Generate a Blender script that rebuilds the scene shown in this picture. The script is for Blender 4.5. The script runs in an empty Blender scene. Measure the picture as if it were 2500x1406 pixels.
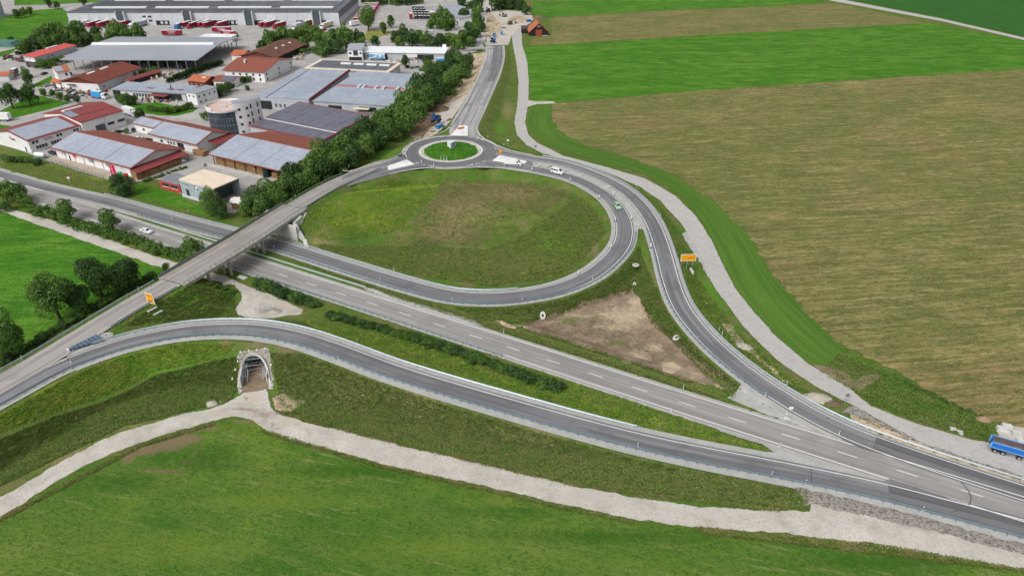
import bpy, bmesh, math, random
import numpy as np
from mathutils import Vector, Matrix
from mathutils.geometry import delaunay_2d_cdt
random.seed(7); rng = np.random.default_rng(7)
S = bpy.context.scene; COL = S.collection
# ------------------------------------------------------------------ camera, sky, sun, exposure
FPX, HOR, CAMH = 1667.0, -305.0, 100.0
TH = math.atan((703 - HOR) / FPX)
cam = bpy.data.cameras.new('camera'); co = bpy.data.objects.new('camera', cam); COL.objects.link(co)
co.location = (0, 0, CAMH); co.rotation_euler = (math.pi / 2 - TH, 0, 0)
cam.sensor_width = 36; cam.lens = FPX / 2500 * 36; cam.clip_end = 9000; cam.clip_start = 1
S.camera = co
W = bpy.data.worlds.new('World'); S.world = W; W.use_nodes = True
nt = W.node_tree; nt.nodes.clear()
sky = nt.nodes.new('ShaderNodeTexSky'); sky.sky_type = 'NISHITA'; sky.sun_disc = False
SUN_EL, SUN_AZ = math.radians(47), math.radians(-142)
sky.sun_elevation = SUN_EL; sky.sun_rotation = SUN_AZ
sky.dust_density = 6; sky.air_density = 1.2; sky.ozone_density = 1
hs = nt.nodes.new('ShaderNodeHueSaturation'); hs.inputs['Saturation'].default_value = .25
bg = nt.nodes.new('ShaderNodeBackground'); bg.inputs[1].default_value = .15
wo = nt.nodes.new('ShaderNodeOutputWorld')
nt.links.new(sky.outputs[0], hs.inputs['Color']); nt.links.new(hs.outputs[0], bg.inputs[0]); nt.links.new(bg.outputs[0], wo.inputs[0])
sl = bpy.data.lights.new('sun', 'SUN'); sl.energy = 1.3; sl.angle = math.radians(24); sl.color = (1, .985, .96)
so = bpy.data.objects.new('sun', sl); COL.objects.link(so)
so.rotation_euler = Vector((math.sin(SUN_AZ) * math.cos(SUN_EL), math.cos(SUN_AZ) * math.cos(SUN_EL), math.sin(SUN_EL))).to_track_quat('Z', 'Y').to_euler()
S.view_settings.view_transform = 'Standard'; S.view_settings.look = 'None'
S.view_settings.gamma = 1; S.view_settings.use_curve_mapping = False; S.view_settings.exposure = -.18

# ------------------------------------------------------------------ survey: photo pixel -> metres
def P(u, v, z=0.0):
    x = (u - 1250) / FPX; y = -(v - 703) / FPX
    d = np.array([x, math.cos(TH) + y * math.sin(TH), -math.sin(TH) + y * math.cos(TH)])
    return d * ((z - CAMH) / d[2]) + np.array([0, 0, CAMH])
def sc(v): return (v - HOR) * 0.00856      # pixels of the photo per metre at row v

# ------------------------------------------------------------------ materials
MATS = {}
def L(h):                                  # sRGB triple 0..255 -> linear
    return tuple(((c / 255) / 12.92 if c / 255 < .04045 else ((c / 255 + .055) / 1.055) ** 2.4) for c in h) + (1,)
def mat(name, base, rough=.8, layers=(), bump=(), metal=0, spec=.3, island=0.0, objr=0.0, trans=0):
    """layers: (colour, scale, lo, hi, strength, coords, stretch); bump: (scale, strength, dist)"""
    if name in MATS: return MATS[name]
    m = bpy.data.materials.new(name); MATS[name] = m; m.use_nodes = True; t = m.node_tree; n = t.nodes; k = t.links
    b = n['Principled BSDF']; b.inputs['Roughness'].default_value = rough; b.inputs['Metallic'].default_value = metal
    b.inputs['Specular IOR Level'].default_value = spec
    geo = n.new('ShaderNodeNewGeometry'); tc = n.new('ShaderNodeTexCoord')
    src = {'pos': geo.outputs['Position'], 'uv': tc.outputs['UV'], 'obj': tc.outputs['Object']}
    cur = None
    base4 = tuple(base[:3]) + (1,)
    for i, l in enumerate(layers):
        c, s, lo, hi, st = l[:5]; cs = l[5] if len(l) > 5 else 'pos'; sv = l[6] if len(l) > 6 else (1, 1, 1)
        mp = n.new('ShaderNodeMapping'); mp.inputs['Scale'].default_value = [s * q for q in sv]
        mp.inputs['Location'].default_value = (i * 13.7, i * 5.1, i * 3.3)
        if len(l) > 7: mp.inputs['Rotation'].default_value = (0, 0, l[7])
        if cs == 'pos' and len(l) > 7:      # rotate first, then stretch
            r = n.new('ShaderNodeMapping'); r.inputs['Rotation'].default_value = (0, 0, l[7]); k.new(src[cs], r.inputs[0])
            mp.inputs['Rotation'].default_value = (0, 0, 0); k.new(r.outputs[0], mp.inputs[0])
        else: k.new(src[cs], mp.inputs[0])
        no = n.new('ShaderNodeTexNoise'); no.inputs['Scale'].default_value = 1; no.inputs['Detail'].default_value = 4; no.inputs['Roughness'].default_value = .6
        k.new(mp.outputs[0], no.inputs['Vector'])
        mr = n.new('ShaderNodeMapRange'); mr.inputs['From Min'].default_value = lo; mr.inputs['From Max'].default_value = hi
        mr.inputs['To Max'].default_value = st; k.new(no.outputs['Fac'], mr.inputs['Value'])
        mx = n.new('ShaderNodeMix'); mx.data_type = 'RGBA'; k.new(mr.outputs[0], mx.inputs['Factor'])
        if cur is None: mx.inputs['A'].default_value = base4
        else: k.new(cur, mx.inputs['A'])
        mx.inputs['B'].default_value = tuple(c[:3]) + (1,)
        cur = mx.outputs['Result']
    for amt, out in ((island, geo.outputs['Random Per Island']), (objr, n.new('ShaderNodeObjectInfo').outputs['Random'])):
        if amt:
            h = n.new('ShaderNodeHueSaturation')
            if cur is None: h.inputs['Color'].default_value = base4
            else: k.new(cur, h.inputs['Color'])
            a = n.new('ShaderNodeMapRange'); a.inputs['To Min'].default_value = 1 - amt; a.inputs['To Max'].default_value = 1 + amt
            k.new(out, a.inputs['Value']); k.new(a.outputs[0], h.inputs['Value'])
            a2 = n.new('ShaderNodeMapRange'); a2.inputs['To Min'].default_value = .5 + amt * .04; a2.inputs['To Max'].default_value = .5 - amt * .04
            k.new(out, a2.inputs['Value']); k.new(a2.outputs[0], h.inputs['Hue']); cur = h.outputs[0]
    if cur is None: b.inputs['Base Color'].default_value = base4
    else: k.new(cur, b.inputs['Base Color'])
    if trans:
        tr_ = n.new('ShaderNodeBsdfTranslucent'); ms = n.new('ShaderNodeMixShader'); ms.inputs[0].default_value = trans
        if cur is not None: k.new(cur, tr_.inputs[0])
        else: tr_.inputs[0].default_value = base4
        k.new(b.outputs[0], ms.inputs[1]); k.new(tr_.outputs[0], ms.inputs[2]); k.new(ms.outputs[0], n['Material Output'].inputs[0])
    if bump:
        mp = n.new('ShaderNodeMapping'); mp.inputs['Scale'].default_value = (bump[0],) * 3; k.new(geo.outputs['Position'], mp.inputs[0])
        no = n.new('ShaderNodeTexNoise'); no.inputs['Scale'].default_value = 1; no.inputs['Detail'].default_value = 3; k.new(mp.outputs[0], no.inputs['Vector'])
        bp = n.new('ShaderNodeBump'); bp.inputs['Strength'].default_value = bump[1]; bp.inputs['Distance'].default_value = bump[2]
        k.new(no.outputs['Fac'], bp.inputs['Height']); k.new(bp.outputs[0], b.inputs['Normal'])
    return m

# ------------------------------------------------------------------ mesh builders
def link(o, parent=None):
    COL.objects.link(o)
    if parent is not None: o.parent = parent
    return o
def tag(o, label=None, cat=None, group=None, kind=None):
    if label: o['label'] = label
    if cat: o['category'] = cat
    if group: o['group'] = group
    if kind: o['kind'] = kind
    return o
def mesh(name, v, f, m, parent=None, uv=None, smooth=False):
    me = bpy.data.meshes.new(name); v = np.asarray(v, dtype=np.float32).reshape(-1, 3)
    if isinstance(f, np.ndarray) and f.ndim == 2:
        nf, k = f.shape; me.vertices.add(len(v)); me.vertices.foreach_set('co', v.ravel())
        me.loops.add(nf * k); me.loops.foreach_set('vertex_index', f.astype(np.int32).ravel())
        me.polygons.add(nf); me.polygons.foreach_set('loop_start', np.arange(0, nf * k, k, dtype=np.int32))
        me.update(calc_edges=True); me.validate()
    else:
        me.from_pydata(v.tolist(), [], [list(map(int, q)) for q in f]); me.update()
    if m is not None:
        for q in (m if isinstance(m, (list, tuple)) else [m]): me.materials.append(q)
    if uv is not None:
        l = me.uv_layers.new(name='UVMap'); idx = np.empty(len(me.loops), dtype=np.int32); me.loops.foreach_get('vertex_index', idx)
        l.data.foreach_set('uv', np.asarray(uv, dtype=np.float32)[idx].ravel())
    if smooth: me.polygons.foreach_set('use_smooth', [True] * len(me.polygons))
    o = bpy.data.objects.new(name, me); return link(o, parent)
def empty(name, loc=(0, 0, 0), rz=0.0):
    o = bpy.data.objects.new(name, None); o.location = tuple(float(q) for q in loc); o.rotation_euler = (0, 0, float(rz)); o.empty_display_size = .5
    return link(o)
class MB:
    """collects boxes, bars, prisms, lathes; build() links them as one mesh object"""
    def __init__(s): s.v = []; s.f = []; s.mi = []; s.cur = 0
    def add(s, v, f):
        o = len(s.v); s.v += [tuple(float(c) for c in q) for q in v]; s.f += [[o + i for i in q] for q in f]; s.mi += [s.cur] * len(f); return s
    def box(s, x0, x1, y0, y1, z0, z1):
        v = [(x, y, z) for z in (z0, z1) for x, y in ((x0, y0), (x1, y0), (x1, y1), (x0, y1))]
        return s.add(v, [(3, 2, 1, 0), (4, 5, 6, 7), (0, 1, 5, 4), (1, 2, 6, 5), (2, 3, 7, 6), (3, 0, 4, 7)])
    def hexa(s, b, t):                       # 4 bottom points, 4 top points
        return s.add(list(b) + list(t), [(3, 2, 1, 0), (4, 5, 6, 7), (0, 1, 5, 4), (1, 2, 6, 5), (2, 3, 7, 6), (3, 0, 4, 7)])
    def bar(s, a, b, w, h=None, n=4):        # straight bar between two points
        a = Vector(a); b = Vector(b); d = (b - a).normalized(); up = Vector((0, 0, 1)) if abs(d.z) < .95 else Vector((1, 0, 0))
        x = d.cross(up).normalized(); y = x.cross(d); h = h or w; r = []
        if n == 4: prof = [(-.5, -.5), (.5, -.5), (.5, .5), (-.5, .5)]
        else: prof = [(.5 * math.cos(2 * math.pi * i / n), .5 * math.sin(2 * math.pi * i / n)) for i in range(n)]
        for q in (a, b): r += [q + x * (p * w) + y * (t * h) for p, t in prof]
        f = [tuple(range(n))[::-1], tuple(range(n, 2 * n))] + [(i, (i + 1) % n, n + (i + 1) % n, n + i) for i in range(n)]
        return s.add(r, f)
    def prism(s, pts, y0, y1, axis='y'):     # profile (a,z) extruded along y (or x)
        n = len(pts); v = [((a, y, z) if axis == 'y' else (y, a, z)) for y in (y0, y1) for a, z in pts]
        return s.add(v, [tuple(range(n)), tuple(range(n, 2 * n))[::-1]] + [(i, n + i, n + (i + 1) % n, (i + 1) % n) for i in range(n)])
    def cyl(s, c, r0, r1, z0, z1, n=12):
        v = [(c[0] + r * math.cos(2 * math.pi * i / n), c[1] + r * math.sin(2 * math.pi * i / n), z) for r, z in ((r0, z0), (r1, z1)) for i in range(n)]
        return s.add(v, [tuple(range(n))[::-1], tuple(range(n, 2 * n))] + [(i, (i + 1) % n, n + (i + 1) % n, n + i) for i in range(n)])
    def disc_y(s, x, z, r, y0, y1, n=14):    # wheel: cylinder along y
        v = [(x + r * math.cos(2 * math.pi * i / n), y, z + r * math.sin(2 * math.pi * i / n)) for y in (y0, y1) for i in range(n)]
        return s.add(v, [tuple(range(n)), tuple(range(n, 2 * n))[::-1]] + [(i, n + i, n + (i + 1) % n, (i + 1) % n) for i in range(n)])
    def build(s, name, m, parent=None, smooth=False):
        o = mesh(name, s.v, s.f, m, parent, smooth=smooth)
        if max(s.mi, default=0) > 0: o.data.polygons.foreach_set('material_index', s.mi)
        return o
def share(src, name, parent, loc=(0, 0, 0), rot=(0, 0, 0), scale=(1, 1, 1)):
    o = bpy.data.objects.new(name, src.data if hasattr(src, 'data') else src); o.location = loc; o.rotation_euler = rot; o.scale = scale
    return link(o, parent)
KIDS = {}
def copy_tree(root, loc, rz, label=None, **kw):
    """a thing with copies of its parts and sub-parts"""
    if root.name not in KIDS: KIDS[root.name] = [(c, list(c.children)) for c in root.children]
    r = root.copy(); COL.objects.link(r); r.location = tuple(float(q) for q in loc); r.rotation_euler = (0, 0, float(rz))
    for c, gs in KIDS[root.name]:
        k = c.copy(); COL.objects.link(k); k.parent = r
        for g in gs: h = g.copy(); COL.objects.link(h); h.parent = k
    tag(r, label, **kw); return r
_ex = [0]
def place(proto, loc, rz, label, used=set(), **kw):
    """first use moves the prototype itself, later uses copy it"""
    if proto.name not in used:
        used.add(proto.name); KIDS[proto.name] = [(c, list(c.children)) for c in proto.children]
        proto.location = tuple(float(q) for q in loc); proto.rotation_euler = (0, 0, float(rz)); return tag(proto, label, **kw)
    return copy_tree(proto, loc, rz, label, **kw)

# ------------------------------------------------------------------ polylines
def crom(pts, step=2.0):
    p = np.array(pts, float); p = np.vstack([2 * p[0] - p[1], p, 2 * p[-1] - p[-2]]); out = []
    for i in range(1, len(p) - 2):
        a, b, c, d = p[i - 1:i + 3]; n = max(1, int(np.linalg.norm(c - b) / step)); ts = np.linspace(0, 1, n, endpoint=False)[:, None]
        # centripetal-ish tangents scaled by spacing
        db = np.linalg.norm(c - b); m1 = (c - a) / (np.linalg.norm(c - b) + np.linalg.norm(b - a)) * db; m2 = (d - b) / (np.linalg.norm(d - c) + db) * db
        h = 2 * ts**3 - 3 * ts**2 + 1; out.append(h * b + (ts**3 - 2 * ts**2 + ts) * m1 + (1 - h) * c + (ts**3 - ts**2) * m2)
    out.append(p[-2][None]); q = np.vstack(out)
    for _ in range(2):
        q[1:-1] = .25 * q[:-2] + .5 * q[1:-1] + .25 * q[2:]
    return q
def normals(q):
    t = np.gradient(q[:, :2], axis=0); t /= np.linalg.norm(t, axis=1)[:, None] + 1e-9
    return np.stack([t[:, 1], -t[:, 0]], 1)       # to the right of travel
def arclen(q): return np.concatenate([[0], np.cumsum(np.linalg.norm(np.diff(q[:, :2], axis=0), axis=1))])
def off(q, d, dz=0):
    r = q.copy(); r[:, :2] += normals(q) * (d if np.isscalar(d) else np.asarray(d)[:, None]); r[:, 2] += dz; return r
def strip(name, A, B, m, parent=None, va=0, vb=1, thick=0, kind=None):
    n = len(A); s = arclen(A); v = np.empty((2 * n, 3)); v[0::2] = A; v[1::2] = B
    uv = np.empty((2 * n, 2)); uv[0::2, 0] = s; uv[1::2, 0] = s; uv[0::2, 1] = va; uv[1::2, 1] = vb
    i = np.arange(n - 1) * 2; f = np.stack([i, i + 1, i + 3, i + 2], 1)
    o = mesh(name, v, f, m, parent, uv=uv)
    if kind: o['kind'] = kind
    return o
# ================================================================== roads (photo pixels + height above the fields)
def wp(l): return np.array([P(*q) for q in l])
R1 = crom(wp([(-1250, 49, 0), (-750, 211, 0), (-260, 369, 0), (-120, 411, 0), (0, 449.5, 0), (83.7, 476, 0), (175, 505, 0), (271, 536, 0), (376, 570.5, 0), (490, 607, 0), (613.7, 647, 0), (748, 690, 0), (896, 737, 0), (1056, 788, 0), (1231.7, 844.2, 0), (1427.5, 907, 0), (1653.2, 979, 0), (1908, 1058.8, 0), (2202, 1150.7, 0), (2530, 1252, 0), (2900, 1365, 0), (3400, 1515, 0)]), 2)
R2 = crom(wp([(-1240, 37, 0), (-745, 197, 0), (-260, 354, 0), (-120, 392, 0), (0, 426, 0), (92, 452, 0), (175, 472, 0), (250, 489, 0), (350, 516, 0), (450, 543, 0), (568, 573, 0), (675, 598, 0), (842, 650, 0), (980, 692, .2), (1100, 722, .7), (1195, 728, 1.1), (1275, 722, 1.5), (1362, 705, 1.9), (1437, 674, 2.2), (1487, 636, 2.5), (1516, 600, 2.7), (1525, 566, 2.8), (1520, 535, 2.9), (1503, 504, 3), (1470, 472, 3), (1405, 438, 3), (1330, 418, 3), (1270, 408, 3), (1215, 400, 3)]), 1.5)
R3 = crom(wp([(1205, 368, 3), (1250, 379, 3), (1300, 388, 3), (1368, 398, 3), (1437, 421, 3), (1507, 454, 3), (1555, 492, 3), (1592, 542, 2.9), (1618, 610, 2.7), (1643, 700, 2.3), (1672, 762, 1.8), (1740, 841, 1.3), (1834, 919, .8), (1955, 997, .3), (2073, 1056, 0), (2200, 1104, 0), (2350, 1155, 0), (2500, 1203, 0), (2900, 1326, 0), (3400, 1478, 0)]), 1.5)
R4 = crom(wp([(-420, 1200, 6), (-200, 1080, 6), (-60, 1005, 6), (20, 962, 6.1), (150, 893, 6.2), (237, 860, 6.2), (305, 838, 6.2), (427, 812, 6.2), (526, 803, 6.2), (622, 805, 6.1), (717, 821, 5.8), (815, 852, 5.1), (979, 912, 4), (1280, 1001, 2.4), (1520, 1066, 1.2), (1695, 1105, .5), (1872, 1139, .1), (2022, 1169, 0), (2170, 1202, 0), (2350, 1249, 0), (2500, 1289, 0), (2900, 1398, 0), (3400, 1540, 0)]), 1.5)
R5 = crom(wp([(-420, 1190, 6.2), (-200, 1055, 6.2), (0, 937, 6.2), (100, 880, 6.3), (198, 820, 6.3), (312, 750, 6.4), (408, 695, 6.5), (527, 625, 6.5), (594, 585, 6.5), (701, 517, 6.1), (800, 458, 5.0), (865, 428, 4.0), (930, 401, 3.2), (990, 389, 3), (1030, 385, 3)]), 1.5)
R7 = crom(wp([(1135, 340, 3), (1133, 310, 3), (1152, 270, 2.8), (1177, 220, 2.4), (1196, 180, 2.0), (1208, 140, 1.5), (1209, 112, 1)]), 1.5)
RC = P(1101, 369, 3); RIS = 12.9; ROUT = 18.6
R10 = crom(wp([(-1000, 178, 0), (-300, 430, 0), (0, 508, 0), (175, 565, 0), (312, 613, 0), (400, 640, 0), (480, 663, 0), (560, 684, 0), (610, 712, 0), (645, 750, 0)]), 3)
ia = int(np.argmin(np.linalg.norm(R5[:, :2] - P(425, 686, 6.5)[:2], axis=1)))      # bridge south end
ib = int(np.argmin(np.linalg.norm(R5[:, :2] - P(722, 505, 6)[:2], axis=1)))        # bridge north end
R5S, BR, R5N = R5[:ia + 1], R5[ia:ib + 1], R5[ib:]
TS, TN = P(622, 943, 0), P(655, 762, 0)                                            # tunnel ends
tax = (TN - TS)[:2] / np.linalg.norm((TN - TS)[:2]); tnr = np.array([tax[1], -tax[0]])
R8U = [(1290, 60), (1273, 75), (1275, 112), (1287, 150), (1291, 200), (1290, 250), (1282, 300), (1290, 330), (1312, 350), (1375, 382), (1500, 415), (1575, 437), (1650, 480), (1700, 530), (1737, 587), (1762, 642), (1792, 700), (1830, 750), (1887, 815), (1975, 890), (2075, 950), (2125, 992), (2237, 1035), (2375, 1075), (2500, 1095), (2800, 1190), (3200, 1300)]
R8L = [(1255, 68), (1250, 90), (1252, 112), (1260, 150), (1266, 200), (1264, 250), (1256, 300), (1262, 330), (1285, 355), (1325, 376), (1425, 402), (1487, 424), (1562, 457), (1612, 490), (1662, 545), (1700, 607), (1725, 662), (1742, 700), (1780, 750), (1820, 805), (1900, 882), (1987, 942), (2075, 987), (2132, 1018), (2275, 1097), (2400, 1142), (2500, 1170), (2800, 1262), (3200, 1385)]
R8Z = {300: .3, 330: 1.0, 355: 1.8, 376: 2.4, 382: 2.4, 402: 2.3, 415: 2.2, 424: 2.1, 437: 1.7, 457: 1.5, 480: 1.1, 490: 1.1, 350: 1.8, 530: .5, 545: .5}
R8 = crom(wp([((a + c) / 2, (b + d) / 2, z) for (a, b), (c, d), z in [((1291, 200), (1266, 200), 0), ((1282, 300), (1256, 300), .4), ((1300, 345), (1275, 345), 1.4), ((1375, 382), (1325, 376), 2.4), ((1500, 415), (1425, 402), 2.3), ((1575, 437), (1562, 457), 1.7), ((1650, 480), (1612, 490), 1.1), ((1700, 530), (1662, 545), .6), ((1762, 642), (1725, 650), 0)]]), 2)

# ------------------------------------------------------------------ terrain heights
def axis(lo, hi, step, far0, far1):
    a = list(np.arange(lo, hi + .1, step)); s = step; x = hi
    while x < far1: s = min(s * 1.25, 400); x += s; a.append(x)
    s = step; x = lo; b = []
    while x > far0: s = min(s * 1.25, 400); x -= s; b.append(x)
    return np.array(b[::-1] + a)
GX, GY = axis(-130, 112, 1.2, -4000, 4000), axis(84, 440, 1.2, -600, 7000)
XX, YY = np.meshgrid(GX, GY)
def dist_poly(x, y, q):
    best = np.full(x.shape, 1e9); bz = np.zeros(x.shape); q = q[::2] if len(q) > 6 else q
    for a, b in zip(q, q[1:]):
        d = b[:2] - a[:2]; ll = d @ d + 1e-9; t = np.clip(((x - a[0]) * d[0] + (y - a[1]) * d[1]) / ll, 0, 1)
        r = np.hypot(x - a[0] - t * d[0], y - a[1] - t * d[1]); m = r < best
        best = np.where(m, r, best); bz = np.where(m, a[2] + t * (b[2] - a[2]), bz)
    return best, bz
def inside(x, y, poly):
    r = np.zeros(x.shape, bool); n = len(poly)
    for i in range(n):
        (x0, y0), (x1, y1) = poly[i][:2], poly[i - 1][:2]
        c = (y0 > y) != (y1 > y); r ^= c & (x < (x1 - x0) * (y - y0) / ((y1 - y0) if y1 != y0 else 1e-9) + x0)
    return r
RP = np.array([[RC[0], RC[1], 3.0], [RC[0] + .01, RC[1], 3.0]])
PL = crom(wp([(800, 505, 4.2), (880, 495, 4), (980, 490, 3.6), (1100, 480, 3.0), (1250, 480, 2.7), (1360, 500, 2.3), (1400, 560, 1.8)]), 3)
RB = wp([(1195, 376, 3), (1262, 391, 3)])
RA = crom(wp([(872, 436, 3.9), (940, 410, 3.15), (1000, 396, 3)]), 2)
RAU = wp([(835, 431, 4.4), (860, 419, 4.0), (900, 406, 3.5), (950, 391, 3.1), (988, 372, 3), (1015, 350, 3)]); RAL = wp([(835, 462, 4.4), (868, 449, 4.0), (910, 437, 3.5), (955, 426, 3.1), (1005, 415, 3), (1060, 410, 3)])
CORR = [(RB, 9.5, .5), (RA, 7.5, .55), (R2, 4.2, .52), (R3, 3.9, .5), (R4, 4.3, .66), (R5S, 4.5, .6), (R5N, 4.4, .6), (R7, 6.6, .42), (RP, 20.5, .42), (R8, 3.2, .09), (R1, 4.6, .5)]
def height(x, y):
    h = np.zeros(x.shape); D = []
    for q, w, s in CORR:
        d, z = dist_poly(x, y, q); D.append((d, z, w)); h = np.maximum(h, z - .08 - s * np.maximum(0, d - w))
    d, z = dist_poly(x, y, PL); h = np.maximum(h, z - .3 * np.maximum(0, d - 9))
    bp = [P(*q, -1)[:2] for q in BASIN]; ins = inside(x, y, bp)
    q = np.array([[*p, 0] for p in bp + bp[:1]]); dd = np.full(x.shape, 1e9)
    for a, b in zip(q, q[1:]):
        e = b[:2] - a[:2]; t = np.clip(((x - a[0]) * e[0] + (y - a[1]) * e[1]) / (e @ e), 0, 1); dd = np.minimum(dd, np.hypot(x - a[0] - t * e[0], y - a[1] - t * e[1]))
    h = np.where(ins, h - np.clip(dd / 3, 0, 1) * 1.0, h)
    for dmp, zmp, w in D: h = np.minimum(h, zmp + 1.1 * np.maximum(0, dmp - w) + .02)
    for (d, z, w), (q, ww, s) in zip(D, CORR):
        if q is R8: continue
        k = np.clip((w + .3 - d) / .9, 0, 1); h = h * (1 - k) + (z - .3) * k if q is not RP else np.where(d < w - .4, z - .3, h)
    d, z = dist_poly(x, y, R10); k = np.clip((4.5 - d) / 2, 0, 1); h = h * (1 - k)      # farm track under the bridge and to the tunnel
    return h
BASIN = [(1255, 795), (1400, 750), (1470, 728), (1545, 702), (1562, 735), (1600, 790), (1690, 860), (1800, 950), (1690, 935), (1560, 892), (1450, 855), (1340, 822)]
TH0 = TS[:2] + tax * 14                                                              # a point inside the tunnel
ARW, ARH = 3.35, 4.25
def arch_h(t): return ARH * np.sqrt(np.clip(1 - (np.abs(t) / ARW) ** 2.3, 0, 1))
HH = height(XX, YY)
# keep the embankment clear of the tunnel mouth floor
s_ = (XX - TS[0]) * tax[0] + (YY - TS[1]) * tax[1]; t_ = (XX - TS[0]) * tnr[0] + (YY - TS[1]) * tnr[1]; TLEN = float(np.linalg.norm((TN - TS)[:2]))
# small natural relief on the rough verges
nx = np.sin(XX * .9 + 1.3 * np.sin(YY * .7)) * np.sin(YY * 1.1 + 1.7 * np.sin(XX * .5)); HH = HH + np.where((HH > -.2), .07 * nx + .05 * np.sin(XX * .31) * np.sin(YY * .27), 0) * (np.abs(YY - 260) < 185) * (np.abs(XX) < 130)
def Hs(x, y):
    i = np.clip(np.searchsorted(GX, x) - 1, 0, len(GX) - 2); j = np.clip(np.searchsorted(GY, y) - 1, 0, len(GY) - 2)
    a = (x - GX[i]) / (GX[i + 1] - GX[i]); b = (y - GY[j]) / (GY[j + 1] - GY[j])
    return (HH[j, i] * (1 - a) + HH[j, i + 1] * a) * (1 - b) + (HH[j + 1, i] * (1 - a) + HH[j + 1, i + 1] * a) * b
def G(u, v, dz=0.0):
    z = 0.0
    for _ in range(10):
        p = P(u, v, z); z = .5 * z + .5 * float(Hs(p[0], p[1]))
    p = P(u, v, z); p[2] = float(Hs(p[0], p[1])) + dz; return p
def in_tunnel(x, y, z):
    s = (x - TS[0]) * tax[0] + (y - TS[1]) * tax[1]; t = (x - TS[0]) * tnr[0] + (y - TS[1]) * tnr[1]
    return (s > -1) & (s < TLEN - 4) & (np.abs(t) < ARW + .1) & (z < arch_h(t) + .15) & (z > .14)

# ------------------------------------------------------------------ ground materials
G1 = L((66, 92, 30)); G2 = L((92, 104, 50)); G3 = L((48, 72, 24)); BR1 = L((104, 96, 62)); YG = L((112, 128, 42))
def blend_in(m, lst):
    t = m.node_tree; n = t.nodes; k = t.links; b = n['Principled BSDF']; cur = b.inputs['Base Color'].links[0].from_socket
    for an, c, st in lst:
        at = n.new('ShaderNodeAttribute'); at.attribute_name = an
        no = n.new('ShaderNodeTexNoise'); no.inputs['Scale'].default_value = .8; no.inputs['Detail'].default_value = 6; no.inputs['Roughness'].default_value = .7
        g = n.new('ShaderNodeNewGeometry'); k.new(g.outputs['Position'], no.inputs['Vector'])
        a = n.new('ShaderNodeMath'); a.operation = 'ADD'; k.new(at.outputs['Fac'], a.inputs[0]); k.new(no.outputs['Fac'], a.inputs[1])
        mr = n.new('ShaderNodeMapRange'); mr.inputs['From Min'].default_value = .7; mr.inputs['From Max'].default_value = 1.02; mr.inputs['To Max'].default_value = st
        k.new(a.outputs[0], mr.inputs['Value']); mx = n.new('ShaderNodeMix'); mx.data_type = 'RGBA'
        k.new(mr.outputs[0], mx.inputs['Factor']); k.new(cur, mx.inputs['A']); mx.inputs['B'].default_value = c; cur = mx.outputs['Result']
    k.new(cur, b.inputs['Base Color'])
def ground_material():
    m = mat('verge_grass', L((92, 116, 46)), .95, [(L((70, 100, 36)), .9, .42, .62, .8), (L((122, 120, 72)), .35, .42, .62, .75), (L((80, 114, 40)), .06, .4, .6, .7), (L((126, 116, 80)), .13, .5, .66, .65), (L((74, 122, 36)), .22, .54, .7, .7), (L((58, 80, 34)), 2.2, .5, .68, .75), (L((150, 146, 100)), 4.5, .58, .72, .5)], (3.0, .8, .35), spec=.1)
    blend_in(m, [('dry', L((146, 134, 94)), .8), ('lush', L((88, 138, 42)), .8), ('dark', L((62, 96, 38)), .8), ('yellow', L((134, 152, 52)), .6), ('soil', L((132, 114, 94)), .9)]); return m
M_VERGE = ground_material()
M_MEADOW = mat('meadow', L((78, 112, 38)), .95, [(L((106, 128, 46)), .022, .44, .6, .9), (L((100, 126, 48)), .07, .45, .65, .6), (L((62, 104, 34)), .1, .45, .66, .8), (L((138, 140, 90)), .35, .54, .7, .7, 'pos', (.3, 2.6, 1), .25), (L((94, 118, 50)), .22, .48, .56, .5, 'pos', (.05, 1, 1), .42), (L((54, 84, 30)), 1.4, .48, .66, .75, 'pos', (1, 1.5, 1), .2), (L((140, 146, 88)), 3, .56, .72, .5), (L((50, 78, 28)), 4, .52, .7, .65)], (2.2, .7, .25), spec=.1)
M_GREEN = mat('bright_field_grass', L((74, 126, 30)), .95, [(L((98, 140, 46)), .018, .42, .58, .9, 'pos', (1, 2.5, 1)), (L((56, 108, 24)), .09, .44, .62, .9, 'pos', (1, 2, 1)), (L((112, 148, 66)), .6, .52, .66, .6, 'pos', (.2, 1.6, 1)), (L((58, 104, 30)), .5, .5, .62, .5, 'pos', (.05, 1, 1), -.1), (L((46, 90, 22)), 1.4, .48, .64, .75), (L((120, 150, 74)), 2.6, .58, .7, .5)], (2, .6, .2), spec=.1)
M_LAWN = mat('lawn', L((68, 118, 28)), .95, [(L((92, 130, 44)), .09, .45, .62, .8), (L((50, 92, 24)), .5, .45, .65, .6)], (2, .6, .2), spec=.1)
M_STUB = mat('stubble', L((134, 128, 80)), .95, [(L((156, 142, 96)), .03, .42, .62, .75, 'pos', (1, 1.6, 1)), (L((104, 116, 58)), .035, .42, .6, .85), (L((96, 110, 54)), .08, .48, .64, .7), (L((156, 126, 92)), .02, .56, .66, .65), (L((94, 98, 54)), .45, .46, .6, .7, 'pos', (.2, 1, 1), -.12), (L((172, 158, 110)), .8, .52, .66, .7, 'pos', (.18, 1, 1), -.12), (L((84, 88, 48)), .75, .5, .6, .65, 'pos', (.03, 1, 1), -.12), (L((78, 84, 46)), 1.3, .48, .64, .75, 'pos', (.35, 1, 1), -.12), (L((162, 150, 104)), 2.0, .53, .66, .7), (L((98, 104, 56)), 2.8, .5, .64, .6)], (2.5, .6, .2), spec=.1)
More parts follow.
